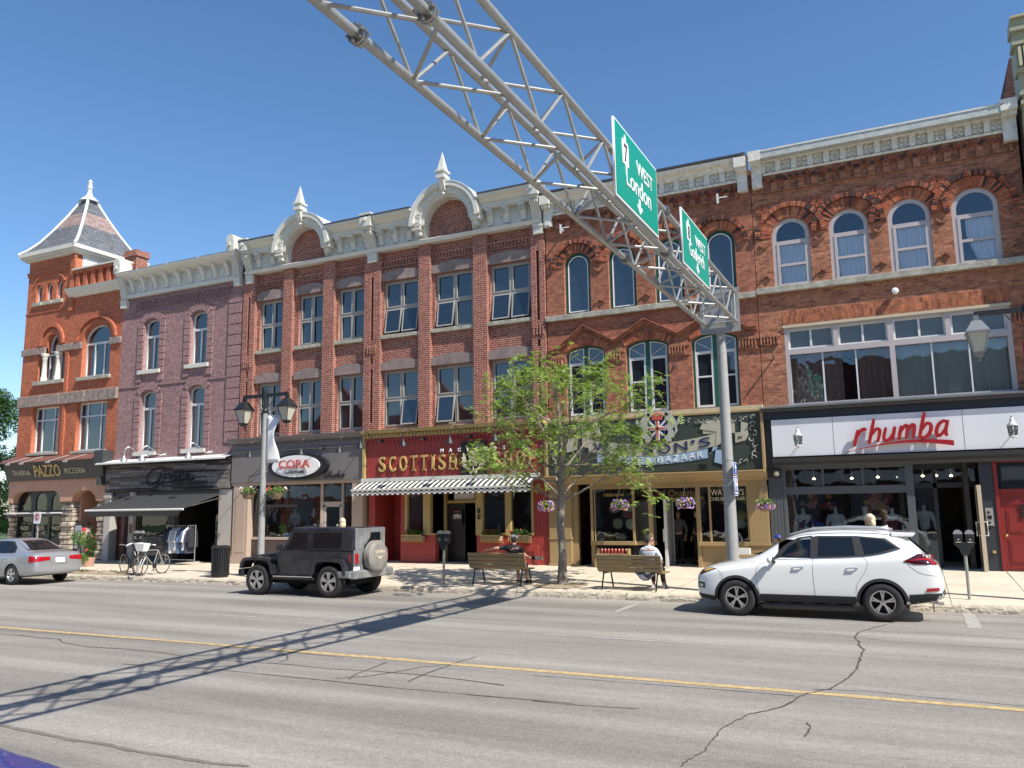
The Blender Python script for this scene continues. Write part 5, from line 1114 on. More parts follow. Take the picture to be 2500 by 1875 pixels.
t1 = thing('wall_spotlight', 'small white round spotlight fixed to the rust brick below the stone sill course', 'lamp', (-.05, 25.4, 8.25)); MB().lathe([(.03, 0), (.09, .02), (.1, .1), (.06, .16)], (-.05, 25.3, 8.24), axis='y', n=12).build('housing', M['white'], t1, smooth=True); MB().tube([(-.05, 25.5, 8.24), (-.05, 25.32, 8.24)], .03, 6).build('bracket', M['white'], t1)
for x in (-8.9, -6.6, -3.52):
    MB().tube([(x, 25.5, 6.62), (x+.02, 25.15, 6.62)], .03, 6).build('wall_hook', M['dark_flash'], B4 if x < -4 else B5)
# ---- ground floor of building 5
b = MB(); b.mould(-3.92, 3.4, [(25.5, 4.72), (25.2, 4.72), (25.2, 4.9), (25.05, 4.94), (25.0, 5.0), (25.5, 5.02)]); b.box(-3.9, -3.55, 25.3, 25.5, 3.3, 4.75); b.box(-3.9, -3.5, 25.4, 25.7, 3.0, 3.35)
b.mould(-3.7, 3.4, [(25.6, 3.28), (25.3, 3.28), (25.25, 3.36), (25.1, 3.44), (25.05, 3.56), (25.6, 3.58)])
b.box(1.6, 1.95, 25.45, 25.8, .05, 3.3); b.box(0.0, 1.6, 26.28, 26.4, 3.15, 3.3); b.box(.48, .58, 26.28, 26.36, .3, 3.15); b.box(0, 1.6, 26.28, 26.36, 2.62, 2.76)
b.build('dark_cornice', M['rh_dark'], B5)
MB().mould(-3.95, 3.4, [(25.5, 5.02), (25.0, 5.02), (24.98, 5.06), (25.5, 5.17)]).build('metal_capping', mat('zinc', (.16, .18, .2), .35, metal=.4), B5)
b = MB(); beads(b, -3.9, -3.5, .05, 3.05, 25.42, .1)
for x0, x1 in ((-3.5, -3.4), (-.2, .0)): b.box(x0, x1, 25.4, 25.6, .05, 3.28)
b.box(-3.4, -.2, 25.4, 25.6, 2.5, 2.72); b.box(-3.4, -.2, 25.42, 25.6, 3.22, 3.28)
for x in (-2.4, -1.33): b.box(x, x+.07, 25.42, 25.6, 2.72, 3.22)
b.box(-3.4, -.2, 25.42, 25.6, .05, .75); b.box(-3.5, .02, 25.34, 25.4, 3.24, 3.3)
b.build('grey_frame', M['rh_grey'], B5, bevel=.006)
plate('pane', [rect(-3.4, -.2, .75, 3.25)], 25.52, 25.525, M['glass'], B5); plate('pane', [rect(0, .5, .4, 3.15)], 26.32, 26.325, M['glass'], B5); plate('pane', [rect(.58, 1.6, 2.76, 3.15)], 26.32, 26.325, M['glass'], B5)
b = MB(); b.box(-3.85, 3.3, 31, 31.1, 0, 3.3); b.box(-3.85, 3.3, 25.6, 31, .05, .34); b.box(-3.85, 3.3, 25.66, 31, 3.3, 3.4); b.box(1.7, 1.8, 26, 31, 0, 3.3); b.build('shop_interior', M['interior'], B5)
b = MB(); b.box(1.93, 2.02, 25.42, 25.6, .2, 3.32); b.box(2.02, 3.2, 25.42, 25.6, 2.44, 2.54); b.box(2.02, 3.2, 25.42, 25.6, 3.25, 3.32); b.box(3.1, 3.2, 25.42, 25.6, .2, 3.3); b.build('red_door_frame', M['door_red'], B5)
dr_ = plate('red_door', [rect(2.02, 3.1, .42, 2.44)], 25.5, 25.56, M['door_red'], B5)
b = MB()
for x0, x1 in ((2.14, 2.5), (2.62, 2.98)):
    for z0, z1 in ((.6, 1.25), (1.38, 2.0), (2.1, 2.32)):
        b.box(x0, x1, 25.485, 25.5, z0, z1); b.box(x0+.05, x1-.05, 25.475, 25.485, z0+.05, z1-.05)
b.build('door_panels', M['door_red'], dr_); MB().ball((2.1, 25.45, 1.32), .035).build('door_knob', M['gold_letter'], dr_)
for i, z in enumerate((1.96, 1.76)): text('house_number', '8', 0, 0, 25.46, .3, M['black'], dr_, fit=(2.44, 2.6, z, z+.17), ext=.012, off=.012)
plate('pane', [rect(2.02, 3.1, 2.54, 3.25)], 25.52, 25.525, M['pane'], B5); MB().box(1.9, 3.3, 25.45, 25.8, .05, .42).build('door_step', M['rh_dark'], B5)
b = MB(); b.box(1.52, 1.58, 25.3, 26.2, .42, 2.62); b.build('door_glass', M['glass'], B5)
b = MB(); b.box(1.5, 1.6, 25.25, 25.33, .36, 2.66); b.box(1.5, 1.6, 26.2, 26.28, .36, 2.66); b.box(1.5, 1.6, 25.33, 26.2, .36, .5); b.box(1.5, 1.6, 25.33, 26.2, 2.56, 2.66); od = b.build('open_door', M['beige'], B5)
b = MB()
for x in (1.42, 1.68): b.tube([(1.55, 25.4, 1.32), (x, 25.4, 1.32), (x, 25.4, 1.68), (1.55, 25.4, 1.68)], .016, 6)
b.build('door_handle', M['white'], od)
t1 = thing('intercom_panel', 'tall grey intercom panel on the dark pier beside the red door', 'intercom', (1.75, 25.4, 1.8)); MB().box(1.66, 1.84, 25.41, 25.45, 1.58, 2.05).build('plate', M['alu'], t1); b = MB(); b.box(1.7, 1.76, 25.4, 25.41, 1.9, 1.96); b.box(1.7, 1.8, 25.4, 25.41, 1.75, 1.85); b.box(1.7, 1.76, 25.4, 25.41, 1.63, 1.69); b.build('buttons', M['black'], t1); MB().box(1.74, 1.82, 25.42, 25.45, .86, .93).build('socket', M['scot_yellow'], B5)
MB().lathe([(.06, -.07), (.09, 0), (.06, .07)], (-3.62, 25.25, 3.12), n=10).build('siren_box', M['beige'], B5)
# sign
t1 = thing('shop_sign', 'wide white boutique sign with red slanting lowercase lettering and a red swoosh', 'shop sign', (-.3, 25.2, 3.6))
MB().box(-3.68, 3.35, 25.14, 25.3, 3.60, 4.70).build('board', M['rh_white'], t1, bevel=.01)
b = MB()
for x in (-1.97, 1.32): b.box(x-.006, x+.006, 25.137, 25.14, 3.6, 4.7)
b.build('panel_joint', M['cora_grey'], t1)
def stroke(b, pts, w0, y=25.0, k=6):
    P = smooth_path([(p[0], 0, p[1]) for p in pts], k); n = len(P); vs = []
    for i, p in enumerate(P):
        d = (P[min(i+1, n-1)]-P[max(i-1, 0)]).normalized(); nn = Vector((-d.z, 0, d.x)); ww = w0*(.85+.3*math.sin(math.pi*i/max(n-1, 1)))
        for s_ in (-1, 1):
            for yy in (y, y+.045): vs.append((p.x+nn.x*ww/2*s_, yy, p.z+nn.z*ww/2*s_))
    fs = [(1, 0, 2, 3), (4*(n-1), 4*(n-1)+1, 4*(n-1)+3, 4*(n-1)+2)]
    for i in range(n-1):
        o_ = 4*i; fs += [(o_, o_+4, o_+6, o_+2), (o_+1, o_+3, o_+7, o_+5), (o_, o_+1, o_+5, o_+4), (o_+2, o_+6, o_+7, o_+3)]
    b.add(vs, fs)
def U(x, z): return (-1.42+x+z*.22, 3.86+z*1.08+.07*x)
LT = [[(0.0, -.05), (.04, .38)], [(.05, .22), (.12, .34), (.22, .38), (.28, .34)], [(.42, -.02), (.46, .62)], [(.47, .22), (.56, .34), (.66, .32), (.68, .2), (.66, 0)], [(.84, .36), (.82, .12), (.88, .02), (.98, .04), (1.06, .16)], [(1.09, .36), (1.07, 0)], [(1.25, 0), (1.27, .36)], [(1.28, .22), (1.37, .34), (1.45, .3), (1.45, 0)], [(1.46, .22), (1.55, .34), (1.64, .3), (1.65, 0)], [(1.82, .0), (1.86, .64)], [(1.86, .2), (1.96, .34), (2.08, .3), (2.1, .14), (2.02, .02), (1.9, -.01), (1.83, .06)], [(2.52, .3), (2.42, .36), (2.3, .28), (2.26, .12), (2.32, .0), (2.42, .04), (2.52, .2)], [(2.53, .37), (2.51, .1), (2.57, -.03)]]
b = MB()
for i, p in enumerate(LT): stroke(b, [U(x*.91, z) for x, z in p], .085, y=25.0-.0015*i)
b.build('lettering', M['rh_red'], t1)
b = MB(); vs = []; n = 24
for i in range(n+1):
    t = i/n; x = -1.66+2.72*t; z = 3.65+.24*math.sin(t*2.5); w_ = .015+.13*t**1.6
    for s_ in (-1, 1):
        for yy in (25.0, 25.045): vs.append((x, yy, z+s_*w_/2))
fs = [(4*n, 4*n+1, 4*n+3, 4*n+2)]
for i in range(n): o_ = 4*i; fs += [(o_, o_+4, o_+6, o_+2), (o_+1, o_+3, o_+7, o_+5), (o_, o_+1, o_+5, o_+4), (o_+2, o_+6, o_+7, o_+3)]
b.add(vs, fs); b.build('swoosh', M['rh_red'], t1)
def lantern(x, lb):
    t = thing('wall_lantern', lb, 'wall lantern', (x, 24.9, 4.0), group='coach lanterns on the white sign')
    MB().tube(smooth_path([(x, 25.14, 3.95), (x, 25.0, 3.98), (x, 24.9, 4.25), (x, 24.82, 4.42), (x, 24.76, 4.36)], 5), .014, 6).build('arm', M['black_metal'], t, smooth=True)
    b = MB(); b.lathe([(.13, 4.16), (.125, 4.19), (.07, 4.25), (.05, 4.32), (.055, 4.34), (.02, 4.38)], (x, 24.76, 0), n=12); b.lathe([(.09, 3.86), (.1, 3.88), (.09, 3.9)], (x, 24.76, 0), n=12); b.lathe([(.0, 3.8), (.02, 3.83), (.01, 3.86)], (x, 24.76, 0), n=8)
    b.build('cap', M['frame_white'], t, smooth=True)
    MB().lathe([(.085, 3.9), (.115, 4.16)], (x, 24.76, 0), n=12).build('globe', M['glass'], t)
    b = MB()
    for k in range(6):
        a = R(60*k); a2 = R(60*k+60); p = lambda r_, a_, z: (x+r_*math.cos(a_), 24.76+r_*math.sin(a_), z)
        b.tube([p(.09, a, 3.9), p(.12, a, 4.16)], .007, 4); b.tube([p(.09, a, 3.9), p(.12, a2, 4.16)], .005, 4)
    b.build('cage', M['black_metal'], t); MB().ball((x, 24.76, 4.02), .04).build('bulb', M['white'], t)
lantern(-2.9, 'white capped coach lantern left of the red lettering on the white sign'); lantern(2.42, 'white capped coach lantern at the right end of the white sign')
# ================================================================ building 6, mostly out of frame
B6 = thing('ornate_tall_building', 'taller building at the right edge with an olive fluted corner pier and dark brick side', 'building', (5, 25.5, 0))
MB().box(3.42, 9, 25.3, 38, -.1, 13.2).build('wall', M['brick_dark'], B6); MB().prism([(3.42, 13.2), (3.42, 14.5), (3.68, 15.8), (9, 16.4), (9, 13.2)], 28, 36).build('roof_wall', M['brick_dark'], B6); MB().box(3.5, 9, 25.25, 26.2, 13.2, 15.3).build('parapet', M['tan_trim'], B6)
b = MB(); x0, x1 = 3.4, 4.3
b.box(x0+.06, x1, 25.0, 25.3, 4.9, 12.6); b.box(x0+.2, x1-.15, 24.97, 25.0, 9.5, 12.3)
for z0, z1, p in ((12.6, 12.9, .06), (12.9, 13.0, .14), (13.0, 13.15, .05), (13.15, 13.25, .16), (13.25, 13.8, .08), (13.8, 13.92, .2), (13.92, 14.55, .12), (14.55, 14.65, .3), (14.65, 14.95, .22), (14.95, 15.05, .34), (15.05, 15.3, .3)):
    b.box(x0+.1-p*.5, x1, 25.0-p, 25.3, z0, z1)
b.build('corner_pier', mat('olive', (.30, .30, .20), .55), B6)
b = MB()
for i in range(7): b.box(x0+.08+i*.12, x0+.15+i*.12, 24.72, 24.9, 13.95, 14.5)
b.build('flutes', mat('olive_light', (.45, .43, .28), .55), B6); MB().box(3.36, 9, 24.6, 25.3, 15.3, 15.36).build('cap', M['olive'] if 'olive' in M else M['tan_trim'], B6)
MB().box(3.4, 9, 25.2, 25.3, 0, 4.9).build('shopfront', M['rh_dark'], B6)
# houses across the street, seen only as reflections
BO = thing('opposite_building', 'orange brick gabled building across the street, mirrored in the shop and upper windows', 'building', (-20, -9, 0))
plate('wall', [[(-62, 0), (-30, 0), (-30, 10.5), (-34, 10.5), (-37, 13.8), (-40, 10.5), (-44, 10.5), (-47, 13.5), (-50, 10.5), (-62, 10.5)]], -9.4, -9, M['brick_orange'], BO)
b = MB(); b.box(-29.5, -12, -12, -9, 0, 13.5); b.box(-11.9, 34, -12, -9, 0, 12); b.build('dark_facade', M['brick_dark'], BO)
b = MB()
for x in range(-60, 28, 4): b.box(x, x+2.4, -8.98, -8.9, .8, 3.2); b.box(x+.4, x+1.8, -8.98, -8.9, 5, 7)
b.build('windows', M['cora_grey'], BO)
b = MB(); b.box(-62, -30, -9, -8.5, 3.4, 4.4); b.box(-29, 30, -9, -8.5, 3.5, 4.3); b.build('fascia', M['frame_white'], BO)
# ================================================================ gantry over the road
G = thing('sign_gantry', 'grey tubular lattice truss reaching over the road from a round steel pole', 'gantry', (-4.0, 20.0, .17))
XL, XR, ZL, ZU = -4.37, -3.6, 6.66, 7.41
ch4 = {'A': (XL, ZL), 'B': (XR, ZL), 'C': (XR, ZU), 'D': (XL, ZU)}
y0, y1 = -3.0, 19.92
for k in 'ABCD':
    x, z = ch4[k]; MB().tube([(x, y0, z), (x, y1, z)], .052, 12).build('chord', M['gal'], G, smooth=True)
b = MB(); st = .755; ys = []; y = 5.97
while y > y0: y -= st
while y < y1-.1: ys.append(y); y += st
def br(p, q, r_=.023): b.tube([p, q], r_, 7)
for i, (p, q) in enumerate(zip(ys, ys[1:])):
    e = i % 2
    f = lambda k, yy: (ch4[k][0], yy, ch4[k][1])
    br(f('A' if e else 'D', p), f('D' if e else 'A', q)); br(f('B' if e else 'C', p), f('C' if e else 'B', q))       # side faces
    br(f('A' if e else 'B', p), f('B' if e else 'A', q)); br(f('D' if e else 'C', p), f('C' if e else 'D', q))       # bottom and top faces
for yy in (y1,):
    for p, q in ('AB', 'BC', 'CD', 'DA'): br(f(p, yy-.03), f(q, yy-.03))
b.build('lattice', M['gal'], G, smooth=True)
for yj in (5.78, 13.7):
    b = MB()
    for k in 'ABCD':
        x, z = ch4[k]; b.lathe([(.1, -.035), (.1, -.005)], (x, yj, z), axis='y', n=16); b.lathe([(.1, .005), (.1, .035)], (x, yj, z), axis='y', n=16)
        for a in range(6):
            t = R(a*60+20); X, Z = x+.078*math.cos(t), z+.078*math.sin(t); b.lathe([(.019, -.075), (.019, .075)], (X, yj, Z), axis='y', n=6)
    b.build('flange', M['bolt'], G)
MB().box(-4.46, -3.5, 19.95, 19.99, 6.42, 7.52).build('end_plate', M['gal'], G)
b = MB()
for x in (-4.2, -3.75):
    for z in (6.5, 6.7, 6.95, 7.2, 7.4): b.lathe([(.028, -.03), (.028, 0)], (x, 19.95, z), axis='y', n=6)
b.box(-4.2, -4.16, 19.99, 20.1, 6.42, 7.4); b.box(-3.84, -3.8, 19.99, 20.1, 6.42, 7.4); b.build('end_bolts', M['bolt'], G)
MB().tube([(-4.0, 20.08, .1), (-4.0, 20.08, 7.35)], .155, 24, r1=.105).build('pole', M['pole_grey'], G, smooth=True)
b = MB(); b.lathe([(.25, .16), (.25, .2), (.17, .21)], (-4.0, 20.08, 0), n=20)
for z in (2.25, 2.68, 2.82, 3.3): b.lathe([(.142, z), (.142, z+.015)], (-4, 20.08, 0), n=20)
b.build('pole_bands', M['alu'], G)
def green_sign(y0, y1, z0, z1, num, l2, lb):
    t = thing('road_sign', lb, 'road sign', (-3.5, (y0+y1)/2, z0), group='green overhead direction signs')
    X = -3.52; L = y1-y0; H = z1-z0
    def tr(o):      # built in the x-z plane, turned to face +x (reads towards +y)
        for v in o.data.vertices:
            p = v.co+lc(o); v.co = Vector((X-(p.y), y0+p.x, p.z))-lc(o)
        return o
    tr(plate('panel', [rect(0, L, z0, z1)], 0, .03, M['sign_white'], t)); tr(plate('face', [rect(.03, L-.03, z0+.03, z1-.03)], -.006, 0, M['sign_green'], t))
    s = H/1.2
    # crown topped route marker
    mx, mz = L*.22, z1-.34*s
    pts = [(mx-.15*s, mz-.24*s), (mx+.15*s, mz-.24*s), (mx+.16*s, mz+.06*s), (mx+.13*s, mz+.15*s), (mx+.05*s, mz+.13*s), (mx+.02*s, mz+.24*s), (mx-.02*s, mz+.24*s), (mx-.05*s, mz+.13*s), (mx-.13*s, mz+.15*s), (mx-.16*s, mz+.06*s)]
    tr(plate('route_marker', [pts], -.012, -.006, M['sign_white'], t))
    tr(text('number', num, 0, 0, -.016, .3, M['black'], t, fit=(mx-.07*s, mx+.07*s, mz-.2*s, mz+.08*s), ext=.004))
    tr(text('lettering', 'WEST', 0, 0, -.012, .3, M['sign_white'], t, fit=(L*.47, L*.86, z1-.52*s, z1-.28*s), ext=.004, off=.001))
    tr(text('lettering', l2, 0, 0, -.012, .3, M['sign_white'], t, fit=(L*.22, L*.80, z1-.88*s, z1-.58*s), ext=.004, off=.001))
    ax = L*.52; tr(plate('arrow', [[(ax-.035, z0+.3*s), (ax+.035, z0+.3*s), (ax+.035, z0+.17*s), (ax+.12*s, z0+.2*s), (ax+.12*s, z0+.15*s), (ax, z0+.06*s), (ax-.12*s, z0+.15*s), (ax-.12*s, z0+.2*s), (ax-.035, z0+.17*s)]], -.012, -.006, M['sign_white'], t))
    b = MB()
    for yy in (y0+.3, (y0+y1)/2, y1-.3): b.box(X-.08, X-.03, yy-.03, yy+.03, z0+.05, z1-.05)
    b.build('bracket', M['alu'], t)
green_sign(10.75, 12.95, 6.68, 7.88, '7', 'London', 'larger green overhead sign with route 7, mounted nearer the middle of the road')
green_sign(14.6, 16.75, 6.70, 7.78, '8', 'Goderich', 'green overhead sign with route 8, mounted next to the end of the truss')
t = thing('hospital_sign', 'narrow blue hospital sign with white arrow and letter H strapped to the round pole', 'sign', (-3.85, 19.9, 2.2))
def sideplate(nm, x, y0, y1, z0, z1, m, par, th=.01): return MB().box(x-th/2, x+th/2, y0, y1, z0, z1).build(nm, m, par)
def yplane(o, X, y0):
    for v in o.data.vertices:
        p = v.co+lc(o); v.co = Vector((X-p.y, y0+p.x, p.z))-lc(o)
    return o
X = -3.80
for z0, z1 in ((2.93, 3.23), (2.44, 2.9)):
    yplane(plate('panel', [rect(0, .42, z0, z1)], 0, .01, M['sign_white'], t), X, 19.72); yplane(plate('face', [rect(.015, .405, z0+.015, z1-.015)], -.004, 0, M['sign_blue'], t), X, 19.72)
yplane(plate('arrow', [[(.18, 2.97), (.24, 2.97), (.24, 3.09), (.33, 3.09), (.21, 3.2), (.09, 3.09), (.18, 3.09)]], -.01, -.004, M['sign_white'], t), X, 19.72)
yplane(text('lettering', 'H', 0, 0, -.008, .3, M['sign_white'], t, fit=(.07, .35, 2.56, 2.86), ext=.003, off=.012), X, 19.72)
yplane(text('lettering', 'HOSPITAL', 0, 0, -.008, .3, M['sign_white'], t, fit=(.05, .37, 2.47, 2.53), ext=.003), X, 19.72)
# ================================================================ street lamps
def lamp_post(x, y, h, lb, arms=(-1, 1), rz=0, dark=False, L=.93, bands=True):
    g = sz(x, y); t = thing('street_lamp', lb, 'street lamp', (x, y, g), rz, local=True)
    mp = M['black_metal'] if dark else M['pole_grey']
    MB().tube([(0, 0, -.05), (0, 0, h-.75)], .115, 16, r1=.075).build('pole', mp, t, smooth=True)
    b = MB(); b.tube([(0, 0, h-.78), (0, 0, h-.1)], .07, 12); b.lathe([(.09, h-.8), (.1, h-.72), (.08, h-.66)], (0, 0, 0), n=14); b.lathe([(.05, h-.12), (.03, h-.08), (.045, h-.05), (.035, h-.01), (.0, h+.02)], (0, 0, 0), n=10)
    for a in arms: b.box(min(0, a*L), max(0, a*L), -.035, .035, h-.28, h-.17); b.tube(smooth_path([(a*.05, 0, h-.62), (a*.25, 0, h-.5), (a*.42, 0, h-.3)], 4), .012, 5)
    b.build('crossarm', M['black_metal'], t)
    for a in arms:
        xx = a*L*.97; zt = h-.3
        b = MB(); b.box(xx-.05, xx+.05, -.05, .05, zt-.1, zt+.04)
        def fr(z, r_): return [(xx-r_, -r_, z), (xx+r_, -r_, z), (xx+r_, r_, z), (xx-r_, r_, z)]
        q = [(0, 1, 5, 4), (1, 2, 6, 5), (2, 3, 7, 6), (3, 0, 4, 7), (0, 3, 2, 1), (4, 5, 6, 7)]
        b.add(fr(zt-.32, .23)+fr(zt-.08, .09), q); b.add(fr(zt-.36, .235)+fr(zt-.32, .235), q)
        zb = zt-.78
        for sx, sy in ((1, 1), (1, -1), (-1, 1), (-1, -1)): b.bar((xx+sx*.21, sy*.21, zt-.35), (xx+sx*.1, sy*.1, zb), .02)
        b.add(fr(zb-.1, .06)+fr(zb, .115), q); b.tube([(xx, 0, zb-.1), (xx, 0, zb-.2)], .015, 6)
        o = b.build('lantern', M['black_metal'] if not dark else mat('lantern_grey', (.18, .19, .2), .5), t)
        MB().add(fr(zb, .1)+fr(zt-.35, .205), q).build('lantern_glass', M['lamp_glass'], o)
    return t
LP = (-18.66, 20.1)
lamp_post(LP[0], LP[1], 6.0, 'grey street lamp post with two black lanterns, banner and flower basket arms')
t = thing('banner', 'plain white vertical banner hanging from the street lamp post', 'banner', (LP[0], LP[1], 3.8))
b = MB(); vs = []
for j in range(13):
    z = 5.28-1.5*j/12; wv = .5-.13*math.sin(math.pi*j/12)
    for i in range(6): f = i/5; vs.append((LP[0]+.12+wv*f, LP[1]-.02+.10*math.sin(j*.55+f*2.2)*f, z-.05*f*(1-j/12)))
b.add(vs, [(j*6+i, j*6+6+i, j*6+7+i, j*6+1+i) for j in range(12) for i in range(5)]); o = b.build('cloth', M['white'], t, smooth=True); md = o.modifiers.new('thick', 'SOLIDIFY'); md.thickness = .006
b = MB(); b.tube([(LP[0], LP[1], 5.3), (LP[0]+.66, LP[1], 5.24)], .012, 6); b.tube([(LP[0], LP[1], 3.76), (LP[0]+.66, LP[1], 3.76)], .012, 6); b.build('rods', M['alu'], t)
def foliage(b, c, rad, n, s, rng, mats=(0, 1), droop=0):
    for _ in range(n):
        while True:
            p = Vector((rng.uniform(-1, 1), rng.uniform(-1, 1), rng.uniform(-1, 1)))
            if p.length < 1: break
        q = Vector((c[0]+p.x*rad[0], c[1]+p.y*rad[1], c[2]+p.z*rad[2])); d = Vector((rng.gauss(0, 1), rng.gauss(0, 1), rng.gauss(0, .6)-droop)).normalized()
        u = d.cross(Vector((rng.gauss(0, 1), rng.gauss(0, 1), rng.gauss(0, 1)))).normalized(); L = s*rng.uniform(.6, 1.3)
        b.mi = rng.choice(mats); b.add([q-u*L*.25, q+d*L*.5-u*L*.12, q+d*L, q+u*L*.25], [(0, 1, 2, 3)])
def hanging_basket(x, y, z, lb, hook, flowers, r_=.24, group='hanging flower baskets', pan=True):
    t = thing('hanging_basket', lb, 'flower basket', (x, y, z), group=group); rg = random.Random(int(x*100))
    if pan: MB().lathe([(.1, z-.2), (.16, z-.16), (.22, z), (.215, z), (.1, z-.02)], (x, y, 0), n=14).build('basket', M['basket'], t)
    b = MB(); foliage(b, (x, y, z+.05), (r_*1.25, r_*1.1, r_*.55), 260, .09, rg); b.build('foliage', [M['leaf_a'], M['leaf_mid']], t)
    b = MB()
    for _ in range(flowers[0]):
        a = rg.uniform(0, 6.28); e = rg.uniform(-.8, 1); q = (x+r_*1.2*math.cos(a)*math.cos(e*.9), y+r_*1.1*math.sin(a)*math.cos(e*.9), z+flowers[2]+r_*flowers[3]*math.sin(e)); b.mi = rg.randrange(len(flowers[1])); b.ball(q, rg.uniform(.014, .028), 6, 4)
    b.build('flowers', [M[k] for k in flowers[1]], t)
    b = MB()
    for a in (0, 2.1, 4.2): b.tube([(x+.2*math.cos(a), y+.2*math.sin(a), z), (hook[0], hook[1], hook[2]-.1)], .005, 4)
    b.tube([(hook[0], hook[1], hook[2]-.1), (hook[0], hook[1], hook[2]+.02)], .008, 5); b.build('chains', M['black_metal'], t)
b = MB()
for a in (-1, 1): b.tube(smooth_path([(LP[0]+a*.08, LP[1], 3.45), (LP[0]+a*.28, LP[1], 3.38), (LP[0]+a*.6, LP[1], 3.34)], 4), .012, 5); b.tube(smooth_path([(LP[0]+a*.08, LP[1], 3.6), (LP[0]+a*.3, LP[1], 3.5), (LP[0]+a*.58, LP[1], 3.28)], 4), .01, 5)
lp = [o for o in bpy.data.objects if o.name == 'street_lamp'][0]
o = b.build('basket_arms', M['black_metal'], None); 
for v in o.data.vertices: v.co -= Vector((LP[0], LP[1], sz(*LP)))
o.parent = lp
hanging_basket(LP[0]-.6, LP[1], 2.82, 'green and pink flower basket hanging on the left side of the lamp post', (LP[0]-.6, LP[1], 3.34), (22, ('pink_f', 'white'), .12, .4))
hanging_basket(LP[0]+.56, LP[1], 2.80, 'green and red flower basket hanging on the right side of the lamp post', (LP[0]+.58, LP[1], 3.34), (24, ('red_f', 'white', 'pink_f'), .1, .4), r_=.28)
pf = (150, ('purple', 'lilac', 'orange_f', 'purple'), .0, .9)
for x, z, lb in ((-11.2, 2.25, 'purple flower basket left of the tree trunk by the red pier'), (-8.6, 2.25, 'purple flower basket in front of the left bazaar window'), (-6.45, 2.28, 'purple flower basket above the bazaar doorway'), (-4.05, 2.22, 'wide purple and orange flower basket right of the big pole')):
    hanging_basket(x*.97, 24.75, z, lb, (x*.97, 24.9, 2.98), (pf[0], pf[1], 0 if x < -5 else -.05, .9 if x < -5 else .5), r_=.23, pan=x > -5)
lamp_post(2.48, 20.3, 6.35, 'black street lamp at the right edge of the picture with a grey lantern', arms=(-1,), dark=True, L=1.0)
t = thing('banner', 'red banner edge hanging from the dark lamp post at the right', 'banner', (2.5, 20.3, 4.0)); MB().box(2.33, 2.36, 20.28, 20.32, 4.3, 5.6).build('cloth', M['rh_red'], t)
# ================================================================ parking meters, bin, signs
def meter(x, y, lb, rz=0):
    t = thing('parking_meter', lb, 'parking meter', (x, y, sz(x, y)), rz, group='twin head parking meters', local=True)
    MB().tube([(0, 0, -.02), (0, 0, .98)], .032, 12).build('post', M['gal'], t, smooth=True)
    MB().prism([(-.06, .92), (.06, .92), (.1, 1.05), (.2, 1.16), (.2, 1.2), (-.2, 1.2), (-.2, 1.16), (-.1, 1.05)], -.055, .055).build('yoke', M['black_metal'], t, bevel=.01)
    for s in (-1, 1):
        b = MB(); b.prism([(s*.11-.075, 1.17), (s*.11+.075, 1.17), (s*.11+.085, 1.36), (s*.11-.085, 1.36)], -.06, .06); o = b.build('meter_head', M['black_metal'], t, bevel=.012)
        b = MB(); b.prism([(s*.11+.09*math.cos(R(a)), 1.365+.09*math.sin(R(a))) for a in range(0, 181, 15)], -.055, .055); b.build('dome', M['alu'], o); MB().ball((s*.11, -.062, 1.25), .012, 8, 5).build('coin_knob', M['white'], o)
        MB().box(s*.11-.05, s*.11+.05, -.062, -.056, 1.185, 1.205).build('coin_plate', M['beige'], o)
meter(-12.0, 20.15, 'twin head parking meter between the black off-roader and the left bench'); meter(.87, 20.2, 'twin head parking meter in front of the dark boutique door'); meter(-24.9, 20.7, 'twin head parking meter behind the parked bicycles', .2)
t = thing('litter_bin', 'round black slatted metal litter bin on the pavement', 'litter bin', (-20.25, 20.0, sz(-20, 20)), local=True)
b = MB()
for i in range(26):
    a = 2*math.pi*i/26; b.bar((.27*math.cos(a), .27*math.sin(a), .06), (.28*math.cos(a), .28*math.sin(a), .9), .04, .012, upv=(math.cos(a), math.sin(a), 0))
b.build('slats', M['black_metal'], t); b = MB(); b.lathe([(.3, .9), (.31, .95), (.22, 1.0), (.16, 1.0)], (0, 0, 0), n=24); b.lathe([(.285, .1), (.29, .14)], (0, 0, 0), n=24); b.lathe([(.25, .0), (.26, .06)], (0, 0, 0), n=24); b.build('rim', M['black_metal'], t, smooth=True); MB().lathe([(.235, .05), (.245, .88)], (0, 0, 0), n=20).build('liner', M['black'], t)
t = thing('no_parking_sign', 'small white no parking sign with red ring on a thin post behind the sedan', 'sign', (-28.9, 19.6, .15))
MB().tube([(-28.9, 19.62, .1), (-28.9, 19.62, 2.15)], .03, 8).build('post', M['gal'], t, smooth=True); plate('plate', [rect(-29.1, -28.72, 1.9, 2.32)], 19.57, 19.58, M['white'], t)
plate('ring', [ell(-28.91, 2.14, .13, .13), ell(-28.91, 2.14, .1, .1)], 19.562, 19.568, M['flag_red'], t); text('letter', 'P', 0, 0, 19.565, .2, M['black'], t, fit=(-28.95, -28.87, 2.07, 2.21), ext=.002); b = MB(); b.bar((-28.99, 19.56, 2.22), (-28.83, 19.56, 2.06), .02, .004); b.build('slash', M['flag_red'], t)
